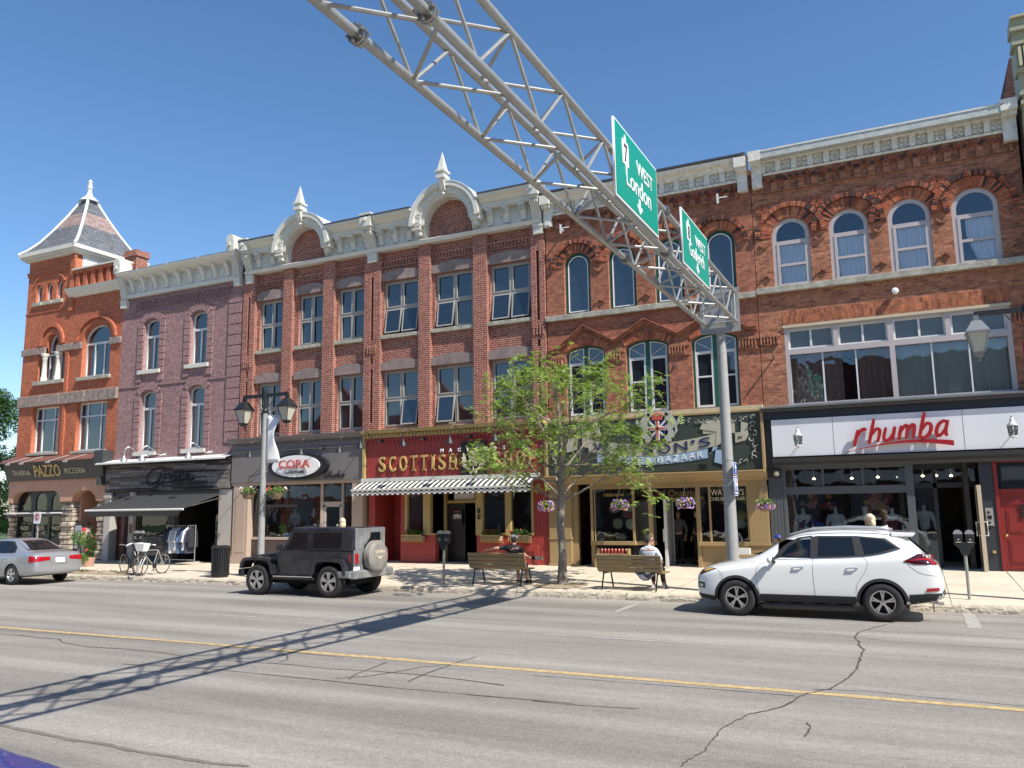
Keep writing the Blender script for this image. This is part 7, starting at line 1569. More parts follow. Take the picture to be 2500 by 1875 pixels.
# ---- saloon shape used for the silver and the blue car
SD = [(0.0, .42, .58, .64, .50, .40), (.06, .30, .64, .72, .70, .55), (.3, .22, .72, .82, .84, .66), (.9, .2, .82, .94, .905, .72), (1.3, .2, .88, 1.01, .915, .72), (1.6, .2, .91, 1.12, .915, .69), (2.0, .2, .93, 1.34, .915, .62), (2.4, .2, .94, 1.45, .915, .58), (3.0, .2, .95, 1.47, .915, .575), (3.4, .2, .96, 1.42, .915, .58), (3.8, .21, .97, 1.26, .91, .60), (4.15, .24, .98, 1.06, .90, .70), (4.5, .27, .97, 1.04, .89, .72), (4.68, .31, .93, 1.01, .86, .70), (4.76, .36, .80, .90, .82, .66), (4.80, .42, .66, .72, .70, .55)]
def sedan(x0, y, lb, paint, detail=True):
    t = thing('parked_sedan', lb, 'car', (x0, y, 0), local=True)
    me, tr = loft_body(SD, [cutter('cyl', .92, .32, .36, -1.2, -.6), cutter('cyl', .92, .32, .36, .6, 1.2), cutter('cyl', 3.70, .32, .36, -1.2, -.6), cutter('cyl', 3.70, .32, .36, .6, 1.2)], paint); link(me, 'body', None, t)
    for sd in ('y-', 'y+'):
        decal('window_trim', [(1.68, .98), (3.62, 1.0), (3.74, 1.02), (3.62, 1.18), (3.3, 1.36), (3.0, 1.385), (2.4, 1.37), (2.1, 1.28)], tr, M['plastic'], t, side=sd, off=.004)
        decal('window', [(1.82, 1.0), (2.58, 1.01), (2.6, 1.355), (2.42, 1.35), (2.13, 1.26)], tr, M['car_glass'], t, side=sd, off=.008); decal('window', [(2.68, 1.01), (3.3, 1.025), (3.3, 1.32), (3.0, 1.36), (2.7, 1.36)], tr, M['car_glass'], t, side=sd, off=.008); decal('window', [(3.36, 1.03), (3.62, 1.04), (3.55, 1.17), (3.36, 1.3)], tr, M['car_glass'], t, side=sd, off=.008)
    decal('rear_window', [(-.63, 1.08), (.63, 1.08), (.53, 1.39), (-.53, 1.39)], tr, M['car_glass'], t, side='x+', off=.008); decal('windscreen', [(-.64, 1.05), (.64, 1.05), (.52, 1.38), (-.52, 1.38)], tr, M['car_glass'], t, side='x-', off=.008)
    for s in (-1, 1): decal('tail_lamp', sorted([(s*.83, .73), (s*.34, .78)])[:1]+sorted([(s*.83, .73), (s*.34, .78)])[1:]+([(s*.34, .88), (s*.82, .90)] if s < 0 else [(s*.82, .90), (s*.34, .88)]), tr, M['tail_red'], t, side='x+', off=.01)
    decal('tail_lamp', [(4.52, .72), (4.72, .73), (4.70, .91), (4.5, .92)], tr, M['tail_red'], t, off=.01)
    decal('plate_recess', [(-.33, .64), (.33, .64), (.33, .88), (-.33, .88)], tr, paint, t, side='x+', off=.012); decal('number_plate', [(-.16, .69), (.16, .69), (.16, .84), (-.16, .84)], tr, M['white'], t, side='x+', off=.018)
    line_on('boot_gap', [(-.8, .89), (-.4, .87), (0, .865), (.4, .87), (.8, .89)], tr, M['plastic'], t, .012, side='x+'); line_on('bumper_gap', [(4.1, .72), (4.4, .70), (4.7, .66)], tr, M['cora_grey'], t, .008)
    for pts in ([(2.62, .3), (2.6, .6), (2.62, .98)], [(3.25, .45), (3.42, .7), (3.42, .98)], [(1.4, .3), (1.42, .7), (1.6, .95)]): line_on('panel_gap', pts, tr, M['cora_grey'], t, .007)
    line_on('rubbing_strip', [(1.45, .52), (2.4, .53), (3.25, .53)], tr, paint, t, .03)
    for u in (2.35, 3.18): h = tr.ray_cast(Vector((u, -4, .82)), Vector((0, 1, 0)))[0]; MB().tube([(u, h.y-.004, .82), (u+.04, h.y-.03, .82), (u+.16, h.y-.03, .825), (u+.2, h.y-.004, .825)], .014, 8).build('door_handle', M['chrome'], t, smooth=True)
    for u in (.92, 3.70): wheel(t, u, -.80, .325, .21, 5, kind='triple'); wheel(t, u, .80, .325, .21, 5, s=1, kind='triple')
    return t
sedan(-30.0, 17.95, 'silver saloon car cut by the left edge of the picture', M['car_silver'])
sedan(-8.5, 2.12, 'blue car of which only a corner shows at the bottom left', M['car_blue'])
# ---- black off-roader
jp = thing('parked_offroader', 'dusty black two door off-roader with spare wheel cover on the tailgate', 'car', (-14.98, 18.22, 0), local=True); K = M['car_black']; DB = M['dusty_black']
b = MB()
def tub(b, x0, x1, z0, z1, h0, h1): b.add([(x0, -h0, z0), (x1, -h0, z0), (x1, h0, z0), (x0, h0, z0), (x0, -h1, z1), (x1, -h1, z1), (x1, h1, z1), (x0, h1, z1)], [(0, 3, 2, 1), (4, 5, 6, 7), (0, 1, 5, 4), (1, 2, 6, 5), (2, 3, 7, 6), (3, 0, 4, 7)])
plate('body', [[(-.62, .5), (.72, .5), (.76, .72), (.92, .90), (1.5, .90), (1.66, .72), (1.7, .55), (1.86, .55), (1.86, 1.17), (-.52, 1.17), (-.62, 1.1)]], -.78, .78, K, jp, shift=False)
o = jp.children[-1]; bv = o.modifiers.new('b', 'BEVEL'); bv.width = .03; bv.segments = 3; bv.limit_method = 'ANGLE'
b.add([(-1.58, -.58, .62), (-.5, -.70, .62), (-.5, .70, .62), (-1.58, .58, .62), (-1.56, -.55, 1.04), (-.48, -.66, 1.17), (-.48, .66, 1.17), (-1.56, .55, 1.04)], [(0, 3, 2, 1), (4, 5, 6, 7), (0, 1, 5, 4), (1, 2, 6, 5), (2, 3, 7, 6), (3, 0, 4, 7)]); b.build('bonnet', K, jp, bevel=.04, seg=3)
b = MB(); b.box(-1.66, -1.58, -.58, .58, .6, 1.03); b.build('grille', K, jp, bevel=.02)
b = MB()
for s in (-.38, .38): b.lathe([(.11, -.03), (.12, 0)], (-1.66, s, .86), axis='x', n=16)
b.build('headlamp', M['lamp_glass'], jp)
b = MB()
tub(b, -.16, 1.84, 1.17, 1.79, .75, .66); b.build('hardtop', K, jp, bevel=.05, seg=3)
b = MB(); b.add([(-.56, -.72, 1.12), (-.2, -.665, 1.79), (-.2, .665, 1.79), (-.56, .72, 1.12), (-.1, -.72, 1.12), (-.1, -.665, 1.79), (-.1, .665, 1.79), (-.1, .72, 1.12)], [(0, 1, 2, 3), (0, 4, 5, 1), (3, 2, 6, 7), (1, 5, 6, 2), (4, 7, 6, 5)]); b.build('windscreen_frame', K, jp)
b = MB(); b.add([(-.555, -.6, 1.2), (-.27, -.57, 1.73), (-.27, .57, 1.73), (-.555, .6, 1.2)], [(3, 2, 1, 0)]); b.build('windscreen', M['car_glass'], jp)
def side(name, pts, m, par, z0=1.17, base=.752, k=.145, off=.008, s=-1):
    b = MB(); v = [(x, s*(base-(max(z, z0)-z0)*k+off), z) for x, z in pts]; n = len(v); vi = [(x, y-s*.02, z) for x, y, z in v]; b.add(v+vi, [tuple(range(n)), tuple(range(2*n-1, n-1, -1))]+[(i, n+i, n+(i+1) % n, (i+1) % n) for i in range(n)]); return b.build(name, m, par)
for s in (-1, 1):
    side('door_frame', [(-.45, 1.17), (.42, 1.17), (.42, 1.74), (-.17, 1.74)], K, jp, off=.01, s=s); side('window', [(-.32, 1.23), (.33, 1.23), (.33, 1.66), (-.12, 1.66)], M['car_glass'], jp, off=.018, s=s)
    side('window_rubber', [(.52, 1.24), (1.5, 1.24), (1.5, 1.68), (.52, 1.68)], M['plastic'], jp, off=.008, s=s); side('window', [(.55, 1.27), (1.47, 1.27), (1.47, 1.65), (.55, 1.65)], M['car_glass'], jp, off=.016, s=s)
    MB().box(-.12 if 0 else -.5, .46, s*.78, s*.79, .56, 1.17).build('door', K, jp, bevel=.012)
    for c_ in (-1.21, 1.21):
        P = [(c_+.60, .56), (c_+.50, .82), (c_+.33, .99), (c_-.36, 1.0), (c_-.55, .9), (c_-.62, .72)] if c_ < 0 else [(c_+.56, .60), (c_+.50, .82), (c_+.34, .98), (c_-.34, .98), (c_-.50, .82), (c_-.58, .56)]
        Q = [(c_+.52, .54), (c_+.43, .78), (c_+.3, .91), (c_-.32, .92), (c_-.47, .84), (c_-.54, .70)] if c_ < 0 else [(c_+.48, .58), (c_+.43, .78), (c_+.3, .90), (c_-.3, .90), (c_-.43, .78), (c_-.5, .54)]
        P = [(v.x, v.z) for v in smooth_path([(p[0], 0, p[1]) for p in P], 3)]; Q = [(v.x, v.z) for v in smooth_path([(p[0], 0, p[1]) for p in Q], 3)]
        plate('mudguard', [P+Q[::-1]], s*.94, s*.55, K, jp, shift=False, smooth=False); o = jp.children[-1]; bv = o.modifiers.new('b', 'BEVEL'); bv.width = .02; bv.segments = 2; bv.limit_method = 'ANGLE'
        wheel(jp, c_, s*.79, .405, .26, 5, s=s, kind='triple')
    MB().tube([(-.7, s*.86, .47), (.68, s*.86, .47)], .045, 10).build('side_step', M['plastic'], jp, smooth=True); MB().box(-.66, .66, s*.88-.02, s*.88+.02, .5, .525).build('step_pad', M['chrome'], jp)
    b = MB(); b.box(-.5, -.38, s*.82, s*1.0, 1.18, 1.36); b.build('mirror', K, jp, bevel=.03, seg=2)
    b = MB(); b.box(.18, .36, s*.80, s*.82, 1.02, 1.06); b.box(-.38, -.34, s*.79, s*.81, .75, .8); b.build('door_handle', M['plastic'], jp)
b = MB(); b.box(1.86, 1.90, -.74, .74, .58, 1.2); b.build('tailgate', DB, jp, bevel=.01)
b = MB(); b.add([(1.87, -.52, 1.24), (1.87, .52, 1.24), (1.875, .48, 1.7), (1.875, -.48, 1.7)], [(0, 1, 2, 3)]); b.build('rear_panel', DB, jp)
b = MB(); b.add([(1.885, -.28, 1.22), (1.885, .42, 1.22), (1.89, .42, 1.64), (1.89, -.02, 1.64), (1.89, -.05, 1.5), (1.887, -.3, 1.3)], [(0, 1, 2, 3, 4, 5)]); b.build('rear_glass', M['car_glass'], jp)
b = MB(); b.box(1.88, 1.94, .05, .3, 1.37, 1.43); b.build('brake_light', M['tail_red'], jp)
for s in (-1, 1):
    b = MB(); b.box(1.86, 1.93, s*.66-.07, s*.66+.07, .86, 1.12); b.build('tail_lamp', M['tail_red'], jp, bevel=.01)
    b = MB(); b.box(1.76, 1.80, s*.785-.004, s*.785+.004, .9, 1.1); b.build('tail_lamp_side', M['tail_red'], jp)
    MB().box(1.0, 1.08, s*.66, s*.7, 1.68, 1.74).build('hinge', M['plastic'], jp)
MB().box(1.845, 1.872, -.66, .66, 1.2, 1.76).build('hardtop_back', DB, jp, bevel=.01); MB().box(1.9, 1.91, -.78, -.52, .62, .78).build('number_plate', M['white'], jp)
b = MB(); b.add([(1.86, -.90, .48), (2.02, -.86, .48), (2.02, .86, .48), (1.86, .90, .48), (1.86, -.90, .70), (2.02, -.86, .68), (2.02, .86, .68), (1.86, .90, .70)], [(0, 3, 2, 1), (4, 5, 6, 7), (0, 1, 5, 4), (1, 2, 6, 5), (2, 3, 7, 6), (3, 0, 4, 7)]); b.box(1.5, 1.9, -.93, -.86, .5, .68); b.build('rear_bumper', DB, jp, bevel=.03, seg=2); MB().box(2.022, 2.03, -.5, .5, .5, .66).build('bumper_plate', M['alu'], jp)
b = MB(); b.box(-1.92, -1.74, -.88, .88, .5, .68); b.build('front_bumper', M['plastic'], jp, bevel=.03, seg=2); MB().box(-1.74, -1.6, -.5, .5, .46, .66).build('bumper_bracket', M['plastic'], jp)
M['cover'] = mat('cover', (.23, .215, .19), .7, noise=(3, .25)); sp = MB().lathe([(.36, 0), (.41, .03), (.415, .2), (.36, .25), (.3, .26), (.0, .265)], (1.93, -.02, 1.02), axis='x', n=32).build('spare_wheel', M['cover'], jp, smooth=True)
tx = text_mesh('SAHARA', .12, .002, off=.002)
for v in tx.vertices: v.co = Vector((2.197+v.co.z, -.02+v.co.x, 1.1+v.co.y))
link(tx, 'lettering', M['thistle_cream'], sp, False, False); b = MB()
for s in (-1, 1): b.add([(2.2, -.02, 1.0), (2.2, -.02+s*.22, 1.08), (2.2, -.02+s*.18, 1.05), (2.2, -.02+s*.12, 1.03), (2.2, -.02, .94)], [(0, 1, 2, 3, 4)])
b.build('emblem', M['thistle_cream'], sp, shift=False)
tx = text_mesh('SAHARA', .1, .002, shear=.3)
for v in tx.vertices: v.co = Vector((-1.05+v.co.x, -.672+(v.co.y)*.0-.0+(-.005), 1.0+v.co.y*.8+(v.co.x)*.09))
link(tx, 'bonnet_lettering', M['alu'], jp, False, False)
for s in (-1,): MB().lathe([(.09, -.01), (.085, 0), (.0, .003)], (1.42 if 0 else .86+.52, s*.79, 1.05), axis='y', n=16).build('fuel_cap', M['plastic'], jp)
MB().box(-1.2, 1.6, -.5, .5, .3, .52).build('chassis', M['wheel_well'], jp)
for c_ in (-1.21, 1.21): MB().tube([(c_, -.7, .4), (c_, .7, .4)], .05, 8).build('axle', M['wheel_well'], jp)
for z in (.6, .8, 1.0, 1.15): pass
# ================================================================ people
def skinned(name, nodes, edges, mt, par, sub=1, root=None):
    me = bpy.data.meshes.new(name); ks = list(nodes); me.from_pydata([nodes[k][0] for k in ks], [(ks.index(a), ks.index(b)) for a, b in edges], [])
    o = bpy.data.objects.new(name, me); C.objects.link(o); sk = o.modifiers.new('skin', 'SKIN'); sk.use_smooth_shade = True; sk.branch_smoothing = .6
    sv = me.skin_vertices[0].data
    for i, k in enumerate(ks):
        r = nodes[k][1]; sv[i].radius = r if isinstance(r, tuple) else (r, r); sv[i].use_root = (k == (root or ks[0]))
    s = o.modifiers.new('s', 'SUBSURF'); s.levels = sub; s.render_levels = sub
    out = evalmesh(o); bpy.data.objects.remove(o)
    return link(out, name, mt, par, True, False)
def person(loc, rz, lb, J, top, legs, hair, shoes='plastic', headturn=0, cap=None, glasses=False, longhair=False, short_sleeve=True, sole=True, shorts=False):
    t = thing('person', lb, 'person', loc, rz, local=True)
    V = {k: Vector(v) for k, v in J.items()}; N = {}
    def put(k, v, r): N[k] = (tuple(v), r)
    put('pelvis', V['pelvis'], (.13, .10)); put('waist', V['waist'], (.125, .095)); put('chest', V['chest'], (.135, .095)); put('neck', V['neck'], .046); put('skull', V['head'], .05)
    E = [('pelvis', 'waist'), ('waist', 'chest'), ('chest', 'neck'), ('neck', 'skull')]
    for s in 'LR':
        put('sh'+s, V['sh'+s], .062); put('el'+s, V['el'+s], .043); put('wr'+s, V['wr'+s], .03); hd = (V['wr'+s]-V['el'+s]).normalized(); palm = V['wr'+s]+hd*.06; put('pa'+s, palm, (.036, .02))
        E += [('chest', 'sh'+s), ('sh'+s, 'el'+s), ('el'+s, 'wr'+s), ('wr'+s, 'pa'+s)]
        put('hi'+s, V['hi'+s], .09); put('kn'+s, V['kn'+s], .062); put('an'+s, V['an'+s], .04); put('to'+s, V['to'+s], .036); E += [('pelvis', 'hi'+s), ('hi'+s, 'kn'+s), ('kn'+s, 'an'+s), ('an'+s, 'to'+s)]
    body = skinned('body', N, E, M['skin'], t)
    # fingers: four curled and a thumb, joined into the body mesh
    b = MB()
    for s in 'LR':
        hd = (V['wr'+s]-V['el'+s]).normalized(); palm = V['wr'+s]+hd*.06; sd = hd.cross(Vector((0, 0, 1))).normalized(); dn = Vector((0, 0, -1))
        for i, L in enumerate((.062, .072, .068, .052)): p = palm+sd*(.027-.018*i)+hd*.02; b.tube([p, p+hd*L*.5+dn*.008, p+hd*L*.85+dn*.03, p+hd*L*.9+dn*.05], [.0095, .009, .008, .006], 6)
        p = V['wr'+s]+hd*.03+sd*.025; b.tube([p, p+sd*.03+hd*.03, p+sd*.035+hd*.055+dn*.02], [.011, .01, .007], 6)
    h = V['head']; c_, s_ = math.cos(headturn), math.sin(headturn); hf = lambda x, y, z: (h.x+x*c_-y*s_, h.y+x*s_+y*c_, h.z+z)
    def hball(p, r, n=12, m=8):
        q = MB().ball((0, 0, 0), r, n, m).v; i0 = len(b.v); bb = MB().ball((0, 0, 0), r, n, m); b.add([hf(v[0]+p[0], v[1]+p[1], v[2]+p[2]) for v in bb.v], bb.f)
    hball((0, 0, .03), (.074, .094, .115), 18, 14); hball((0, .035, -.045), (.052, .058, .05)); hball((0, .095, .01), (.012, .02, .022), 8, 6); hball((0, .088, -.045), (.022, .01, .007), 8, 5)
    for sx in (-1, 1): hball((sx*.075, -.005, .01), (.01, .02, .03), 8, 6)
    fm = bpy.data.meshes.new('f'); fm.from_pydata(b.v, [], b.f); bm = bmesh.new(); bm.from_mesh(body.data); bm.from_mesh(fm); bm.to_mesh(body.data); bm.free(); bpy.data.meshes.remove(fm)
    for p in body.data.polygons: p.use_smooth = True
    b = MB()
    for sx in (-1, 1): bb = MB().ball((sx*.03, .083, .035), (.012, .01, .007), 8, 5); b.add([hf(*v) for v in bb.v], bb.f)
    if glasses:
        for sx in (-1, 1): bb = MB().box(sx*.033-.026, sx*.033+.026, .09, .1, .02, .052); b.add([hf(*v) for v in bb.v], bb.f); bb = MB().box(sx*.072-.004, sx*.072+.004, -.01, .1, .035, .045); b.add([hf(*v) for v in bb.v], bb.f)
    b.build('eyes', M['black'], t, shift=False)
    b = MB(); bb = MB().ball((0, -.022, .045), (.09, .105, .115), 18, 14); b.add([hf(*(v if not (v[1] > .03 and v[2] < .07) else (v[0]*.8, v[1]*.5, max(v[2], .07)))) for v in bb.v], bb.f)
    if longhair: bb = MB().ball((0, -.05, -.04), (.1, .075, .13), 12, 10); b.add([hf(*v) for v in bb.v], bb.f); bb = MB().ball((0, -.01, .08), (.1, .1, .095), 12, 10); b.add([hf(*v) for v in bb.v], bb.f)
    hr = random.Random(int(loc[0]*50)); b.v = [(v[0]+hr.uniform(-.007, .007), v[1]+hr.uniform(-.007, .007), v[2]+hr.uniform(-.007, .007)) for v in b.v]
    b.build('hair', hair, t, smooth=True, shift=False)
    if cap:
        b = MB(); bb = MB().ball((0, -.01, .075), (.092, .108, .088), 16, 10); b.add([hf(v[0], v[1], max(v[2], .055)) for v in bb.v], bb.f); bb = MB().ball((0, .11, .058), (.07, .07, .01), 12, 6); b.add([hf(*v) for v in bb.v], bb.f); b.build('cap', cap, t, smooth=True, shift=False)
    # clothing follows the same joints with a little more radius
    g = lambda k, e: (N[k][0], tuple(x+e for x in N[k][1]) if isinstance(N[k][1], tuple) else N[k][1]+e)
    lo = {'pelvis': (N['pelvis'][0], (.15, .125)), 'waist': (N['waist'][0], (.155, .125)), 'chest': g('chest', .042), 'nb': (tuple(V['chest'].lerp(V['neck'], .9)), .088)}; E2 = [('pelvis', 'waist'), ('waist', 'chest'), ('chest', 'nb')]
    for s in 'LR':
        f = .8 if short_sleeve else 1; lo['sh'+s] = g('sh'+s, .02); lo['el'+s] = (tuple(V['sh'+s].lerp(V['el'+s], f)), .062); E2 += [('chest', 'sh'+s), ('sh'+s, 'el'+s)]
        if not short_sleeve: lo['wr'+s] = (tuple(V['el'+s].lerp(V['wr'+s], .92)), .045); E2 += [('el'+s, 'wr'+s)]
    skinned('shirt', lo, E2, top, t, root='pelvis')
    lo = {'pelvis': (N['pelvis'][0], (.148, .12))}; E2 = []
    for s in 'LR':
        f = .35 if shorts else 1.0
        lo['hi'+s] = g('hi'+s, .018); lo['kn'+s] = g('kn'+s, .02); E2 += [('pelvis', 'hi'+s), ('hi'+s, 'kn'+s)]
        lo['an'+s] = (tuple(V['kn'+s].lerp(V['an'+s], .25 if shorts else .93)), .055); E2 += [('kn'+s, 'an'+s)]
    skinned('trousers', lo, E2, legs, t, root='pelvis')
    for s in 'LR':
        b = MB(); a_, q = V['an'+s], V['to'+s]; d = (q-a_); d.z = 0; d = d.normalized() if d.length > 0 else Vector((0, 1, 0)); b.ball(tuple(a_+d*.07-Vector((0, 0, .045))), (.06, .06, .05), 10, 7); b.tube([a_-d*.05-Vector((0, 0, .045)), a_+d*.08-Vector((0, 0, .05)), a_+d*.2-Vector((0, 0, .06))], [.045, .05, .035], 10); b.build('shoe', M[shoes], t, smooth=True, shift=False)
    return t
def stand(lean=0, arm=(.1, .05), fwdarm=False):
    J = dict(pelvis=(0, 0, .94), waist=(0, .0+lean*.15, 1.10), chest=(0, lean*.45, 1.32), neck=(0, lean*.62, 1.48), head=(0, lean*.75+.02, 1.59))
    for s, x in (('L', -1), ('R', 1)):
        J['sh'+s] = (x*.17, lean*.5, 1.40); J['el'+s] = (x*.25, lean*.5-.02+(.12 if fwdarm else 0), 1.13); J['wr'+s] = (x*.24, lean*.5+.08+(.25 if fwdarm else 0), .92+(.2 if fwdarm else 0)); J['hi'+s] = (x*.09, 0, .88); J['kn'+s] = (x*.1, .03, .50); J['an'+s] = (x*.1, 0, .10); J['to'+s] = (x*.11, .13, .05)
    return J
def sit():
    J = dict(pelvis=(0, -.02, .56), waist=(0, -.06, .72), chest=(0, -.1, .93), neck=(0, -.07, 1.09), head=(0, -.03, 1.19))
    for s, x in (('L', -1), ('R', 1)):
        J['sh'+s] = (x*.18, -.1, 1.0); J['el'+s] = (x*.25, .02, .76); J['wr'+s] = (x*.16, .25, .68); J['hi'+s] = (x*.1, 0, .53); J['kn'+s] = (x*.13, .42, .52); J['an'+s] = (x*.13, .46, .10); J['to'+s] = (x*.14, .58, .05)
    return J
M['black_shirt'] = mat('black_shirt', (.018, .018, .022), .75, noise=(9, .3)); M['cap_grey'] = mat('cap_grey', (.33, .34, .36), .8); M['hair_dark'] = mat('hair_dark', (.05, .035, .03), .7, noise=(60, .4)); M['hair_grey'] = mat('hair_grey', (.055, .043, .036), .7, noise=(60, .5)); M['blond'] = mat('blond', (.62, .52, .36), .7, noise=(50, .25))
M['light_shirt'] = mat('light_shirt', (.62, .67, .76), .8, noise=(30, .12)); M['pink_shirt'] = mat('pink_shirt', (.66, .44, .40), .8); M['grey_cloth2'] = mat('grey_cloth2', (.12, .12, .14), .8); M['orange_shirt'] = mat('orange_shirt', (.85, .30, .17), .8); M['dark_trousers'] = mat('dark_trousers', (.02, .02, .025), .8); M['denim'] = mat('denim', (.16, .19, .28), .8)
J = sit(); J['shL'] = (-.19, -.1, 1.0); J['elL'] = (-.45, -.27, .98); J['wrL'] = (-.70, -.33, .93); J['elR'] = (.28, .04, .78); J['wrR'] = (.33, .28, .70)
gz = sz(-9.8, 20.3)
person((-9.85, 20.3, gz), 0, 'man in a black T-shirt and grey cap sitting on the left bench, arm outstretched', J, M['black_shirt'], M['grey_cloth2'], M['hair_dark'], cap=M['cap_grey'], shorts=True)
t = thing('camera', 'black and silver camera held by the man on the left bench', 'camera', (-9.45, 20.62, gz+.68)); MB().box(-9.5, -9.38, 20.58, 20.66, gz+.66, gz+.75).build('body', M['black'], t); MB().lathe([(.045, 0), (.045, .14), (.05, .16), (.05, .2)], (-9.38, 20.62, gz+.7), axis='x', n=12).build('lens', M['alu'], t)
J = sit(); person((-6.02, 20.12, sz(-6, 20.1)), -.1, 'woman with short dark hair, sunglasses and pale blue shirt on the right bench', J, M['light_shirt'], M['dark_trousers'], M['hair_grey'], shoes='white', headturn=-1.35, glasses=True, short_sleeve=False)
skirt = thing('jacket', 'grey jacket hanging over the seat edge of the right bench', 'jacket', (-6.1, 20.05, .6)); b = MB(); vs = []
for i in range(9):
    for j in range(5): a = i/8; vs.append((-6.36+.56*a, 19.9+.03*math.sin(i*1.7)-.02*j, sz(-6, 20)+.47-j*.05*math.sin(math.pi*a)-.02))
b.add(vs, [(i*5+j, i*5+5+j, i*5+6+j, i*5+1+j) for i in range(8) for j in range(4)]); o = b.build('cloth', M['grey_cloth2'], skirt, smooth=True); md = o.modifiers.new('t', 'SOLIDIFY'); md.thickness = .02
person((-31.3, 23.2, sz(-31, 23.2)), 0, 'person in a pink top and grey trousers stooping by the arched doorway', stand(.35, fwdarm=True), M['pink_shirt'], M['grey_cloth2'], M['hair_grey'], headturn=.5)
person((-7.05, 26.9, .33), math.pi, 'woman in a grey cardigan standing inside the bazaar doorway', stand(), M['grey_cloth2'], M['dark_trousers'], M['hair_dark'], short_sleeve=False, glasses=True)
person((-6.35, 26.6, .33), 2.3, 'person in dark clothes with grey hair at the right side of the bazaar doorway', stand(), M['black_shirt'], M['dark_trousers'], M['hair_grey'])
person((-.98, 21.2, sz(-1, 21.2)), 1.5, 'blond long haired person walking behind the white car', stand(), M['grey_cloth2'], M['denim'], M['blond'], longhair=True)
kid = person((-3.05, 20.9, sz(-3, 20.9)), 1.5, 'child in a blue cap walking behind the windscreen of the white car', stand(), M['navy'], M['denim'], M['hair_dark'], cap=M['sign_blue']); kid.scale = (.74, .74, .74)
person((-16.8, 21.8, sz(-16.8, 21.8)), 1.2, 'fair haired person walking behind the black off-roader', stand(), M['beige'], M['denim'], M['blond'], longhair=True)
J = sit(); J['waist'] = (0, .02, .72); J['chest'] = (0, .06, .92); J['shL'] = (-.17, .05, 1.0); J['shR'] = (.17, .05, 1.0); J['elL'] = (-.2, .28, .9); J['wrL'] = (-.12, .45, .88); J['elR'] = (.2, .28, .88); J['wrR'] = (.1, .45, .85); J['neck'] = (0, .1, 1.06); J['head'] = (0, .13, 1.12)
person((-2.02, 17.84, .30), math.pi/2, 'driver in an orange shirt leaning forward inside the white car', J, M['orange_shirt'], M['denim'], M['hair_dark'], short_sleeve=False)
# ================================================================ shop contents
def mannequin(x, y, z, lb, topm, hat=None, s=1.0):
    t = thing('mannequin', lb, 'mannequin', (x, y, z), math.pi, group='mannequins in the boutique window', local=True); w_ = M['white']
    N = {'w': ((0, 0, .78), (.13, .09)), 'c': ((0, 0, 1.05), (.16, .10)), 'n': ((0, 0, 1.24), .045), 'h': ((0, 0, 1.36), .06), 'hp': ((0, 0, .62), (.15, .11)), 'sl': ((-.18, 0, 1.14), .05), 'sr': ((.18, 0, 1.14), .05), 'el': ((-.25, .03, .85), .035), 'er': ((.25, .03, .85), .035), 'hl': ((-.27, .1, .62), .028), 'hr': ((.27, .1, .62), .028)}
    skinned('body', N, [('hp', 'w'), ('w', 'c'), ('c', 'n'), ('n', 'h'), ('c', 'sl'), ('c', 'sr'), ('sl', 'el'), ('el', 'hl'), ('sr', 'er'), ('er', 'hr')], w_, t, root='hp')
    N2 = {k: (v[0], tuple(q+.02 for q in v[1]) if isinstance(v[1], tuple) else v[1]+.022) for k, v in N.items() if k in ('hp', 'w', 'c', 'sl', 'sr', 'el', 'er')}; skinned('top', N2, [('hp', 'w'), ('w', 'c'), ('c', 'sl'), ('c', 'sr'), ('sl', 'el'), ('sr', 'er')], topm, t, root='hp')
    if hat: MB().lathe([(.2, 1.42), (.2, 1.43), (.1, 1.44), (.09, 1.55), (.0, 1.56)], (0, 0, 0), n=16).build('hat', hat, t, smooth=True)
    MB().tube([(0, 0, 0), (0, 0, .62)], .02, 8).build('stand', M['alu'], t)
def floral():
    m = mat('floral', (.65, .65, .68), .8); t = m.node_tree; b = t.nodes['Principled BSDF']; v = t.nodes.new('ShaderNodeTexVoronoi'); v.inputs['Scale'].default_value = 11; g = t.nodes.new('ShaderNodeNewGeometry'); r = t.nodes.new('ShaderNodeValToRGB'); t.links.new(g.outputs['Position'], v.inputs['Vector']); s = t.nodes.new('ShaderNodeSeparateColor'); t.links.new(v.outputs['Color'], s.inputs[0]); t.links.new(s.outputs[0], r.inputs[0])
    r.color_ramp.interpolation = 'CONSTANT'; r.color_ramp.elements[0].color = (.7, .7, .74, 1); e = r.color_ramp.elements[1]; e.position = .6; e.color = (.4, .05, .16, 1); e = r.color_ramp.elements.new(.8); e.color = (.08, .1, .2, 1); t.links.new(r.outputs[0], b.inputs['Base Color']); return m
fl = floral()
mannequin(-3.02, 25.88, .75, 'mannequin in a floral blouse and sun hat at the left of the boutique window', fl, M['wat_tan']); mannequin(-2.12, 25.88, .75, 'mannequin in a pale blue shirt and dark blue hat in the boutique window', M['light_shirt'], M['navy'], ); mannequin(-.62, 25.88, .72, 'mannequin in a red sleeveless top at the right of the boutique window', M['door_red']); mannequin(.2, 26.9, .8, 'mannequin in pale clothes behind the narrow glass beside the boutique door', M['light_shirt'], M['navy'])
t = thing('display_head', 'white display bust between the mannequins in the boutique window', 'display stand', (-1.35, 26.3, 1.0)); MB().lathe([(.02, .6), (.03, 1.75), (.06, 1.85), (.09, 2.1), (.08, 2.12)], (-1.35, 26.3, 0), n=10).build('bust', M['white'], t)
b = MB(); rg = random.Random(6)
for i in range(30): b.mi = rg.randrange(3); b.lathe([(.0, 0), (rg.uniform(.09, .14), .03), (.0, .06)], (rg.choice((-2.6, -1.0))+rg.uniform(-.35, .35), 26.9, 2.3+rg.uniform(-.28, .2)), axis='y', n=9)
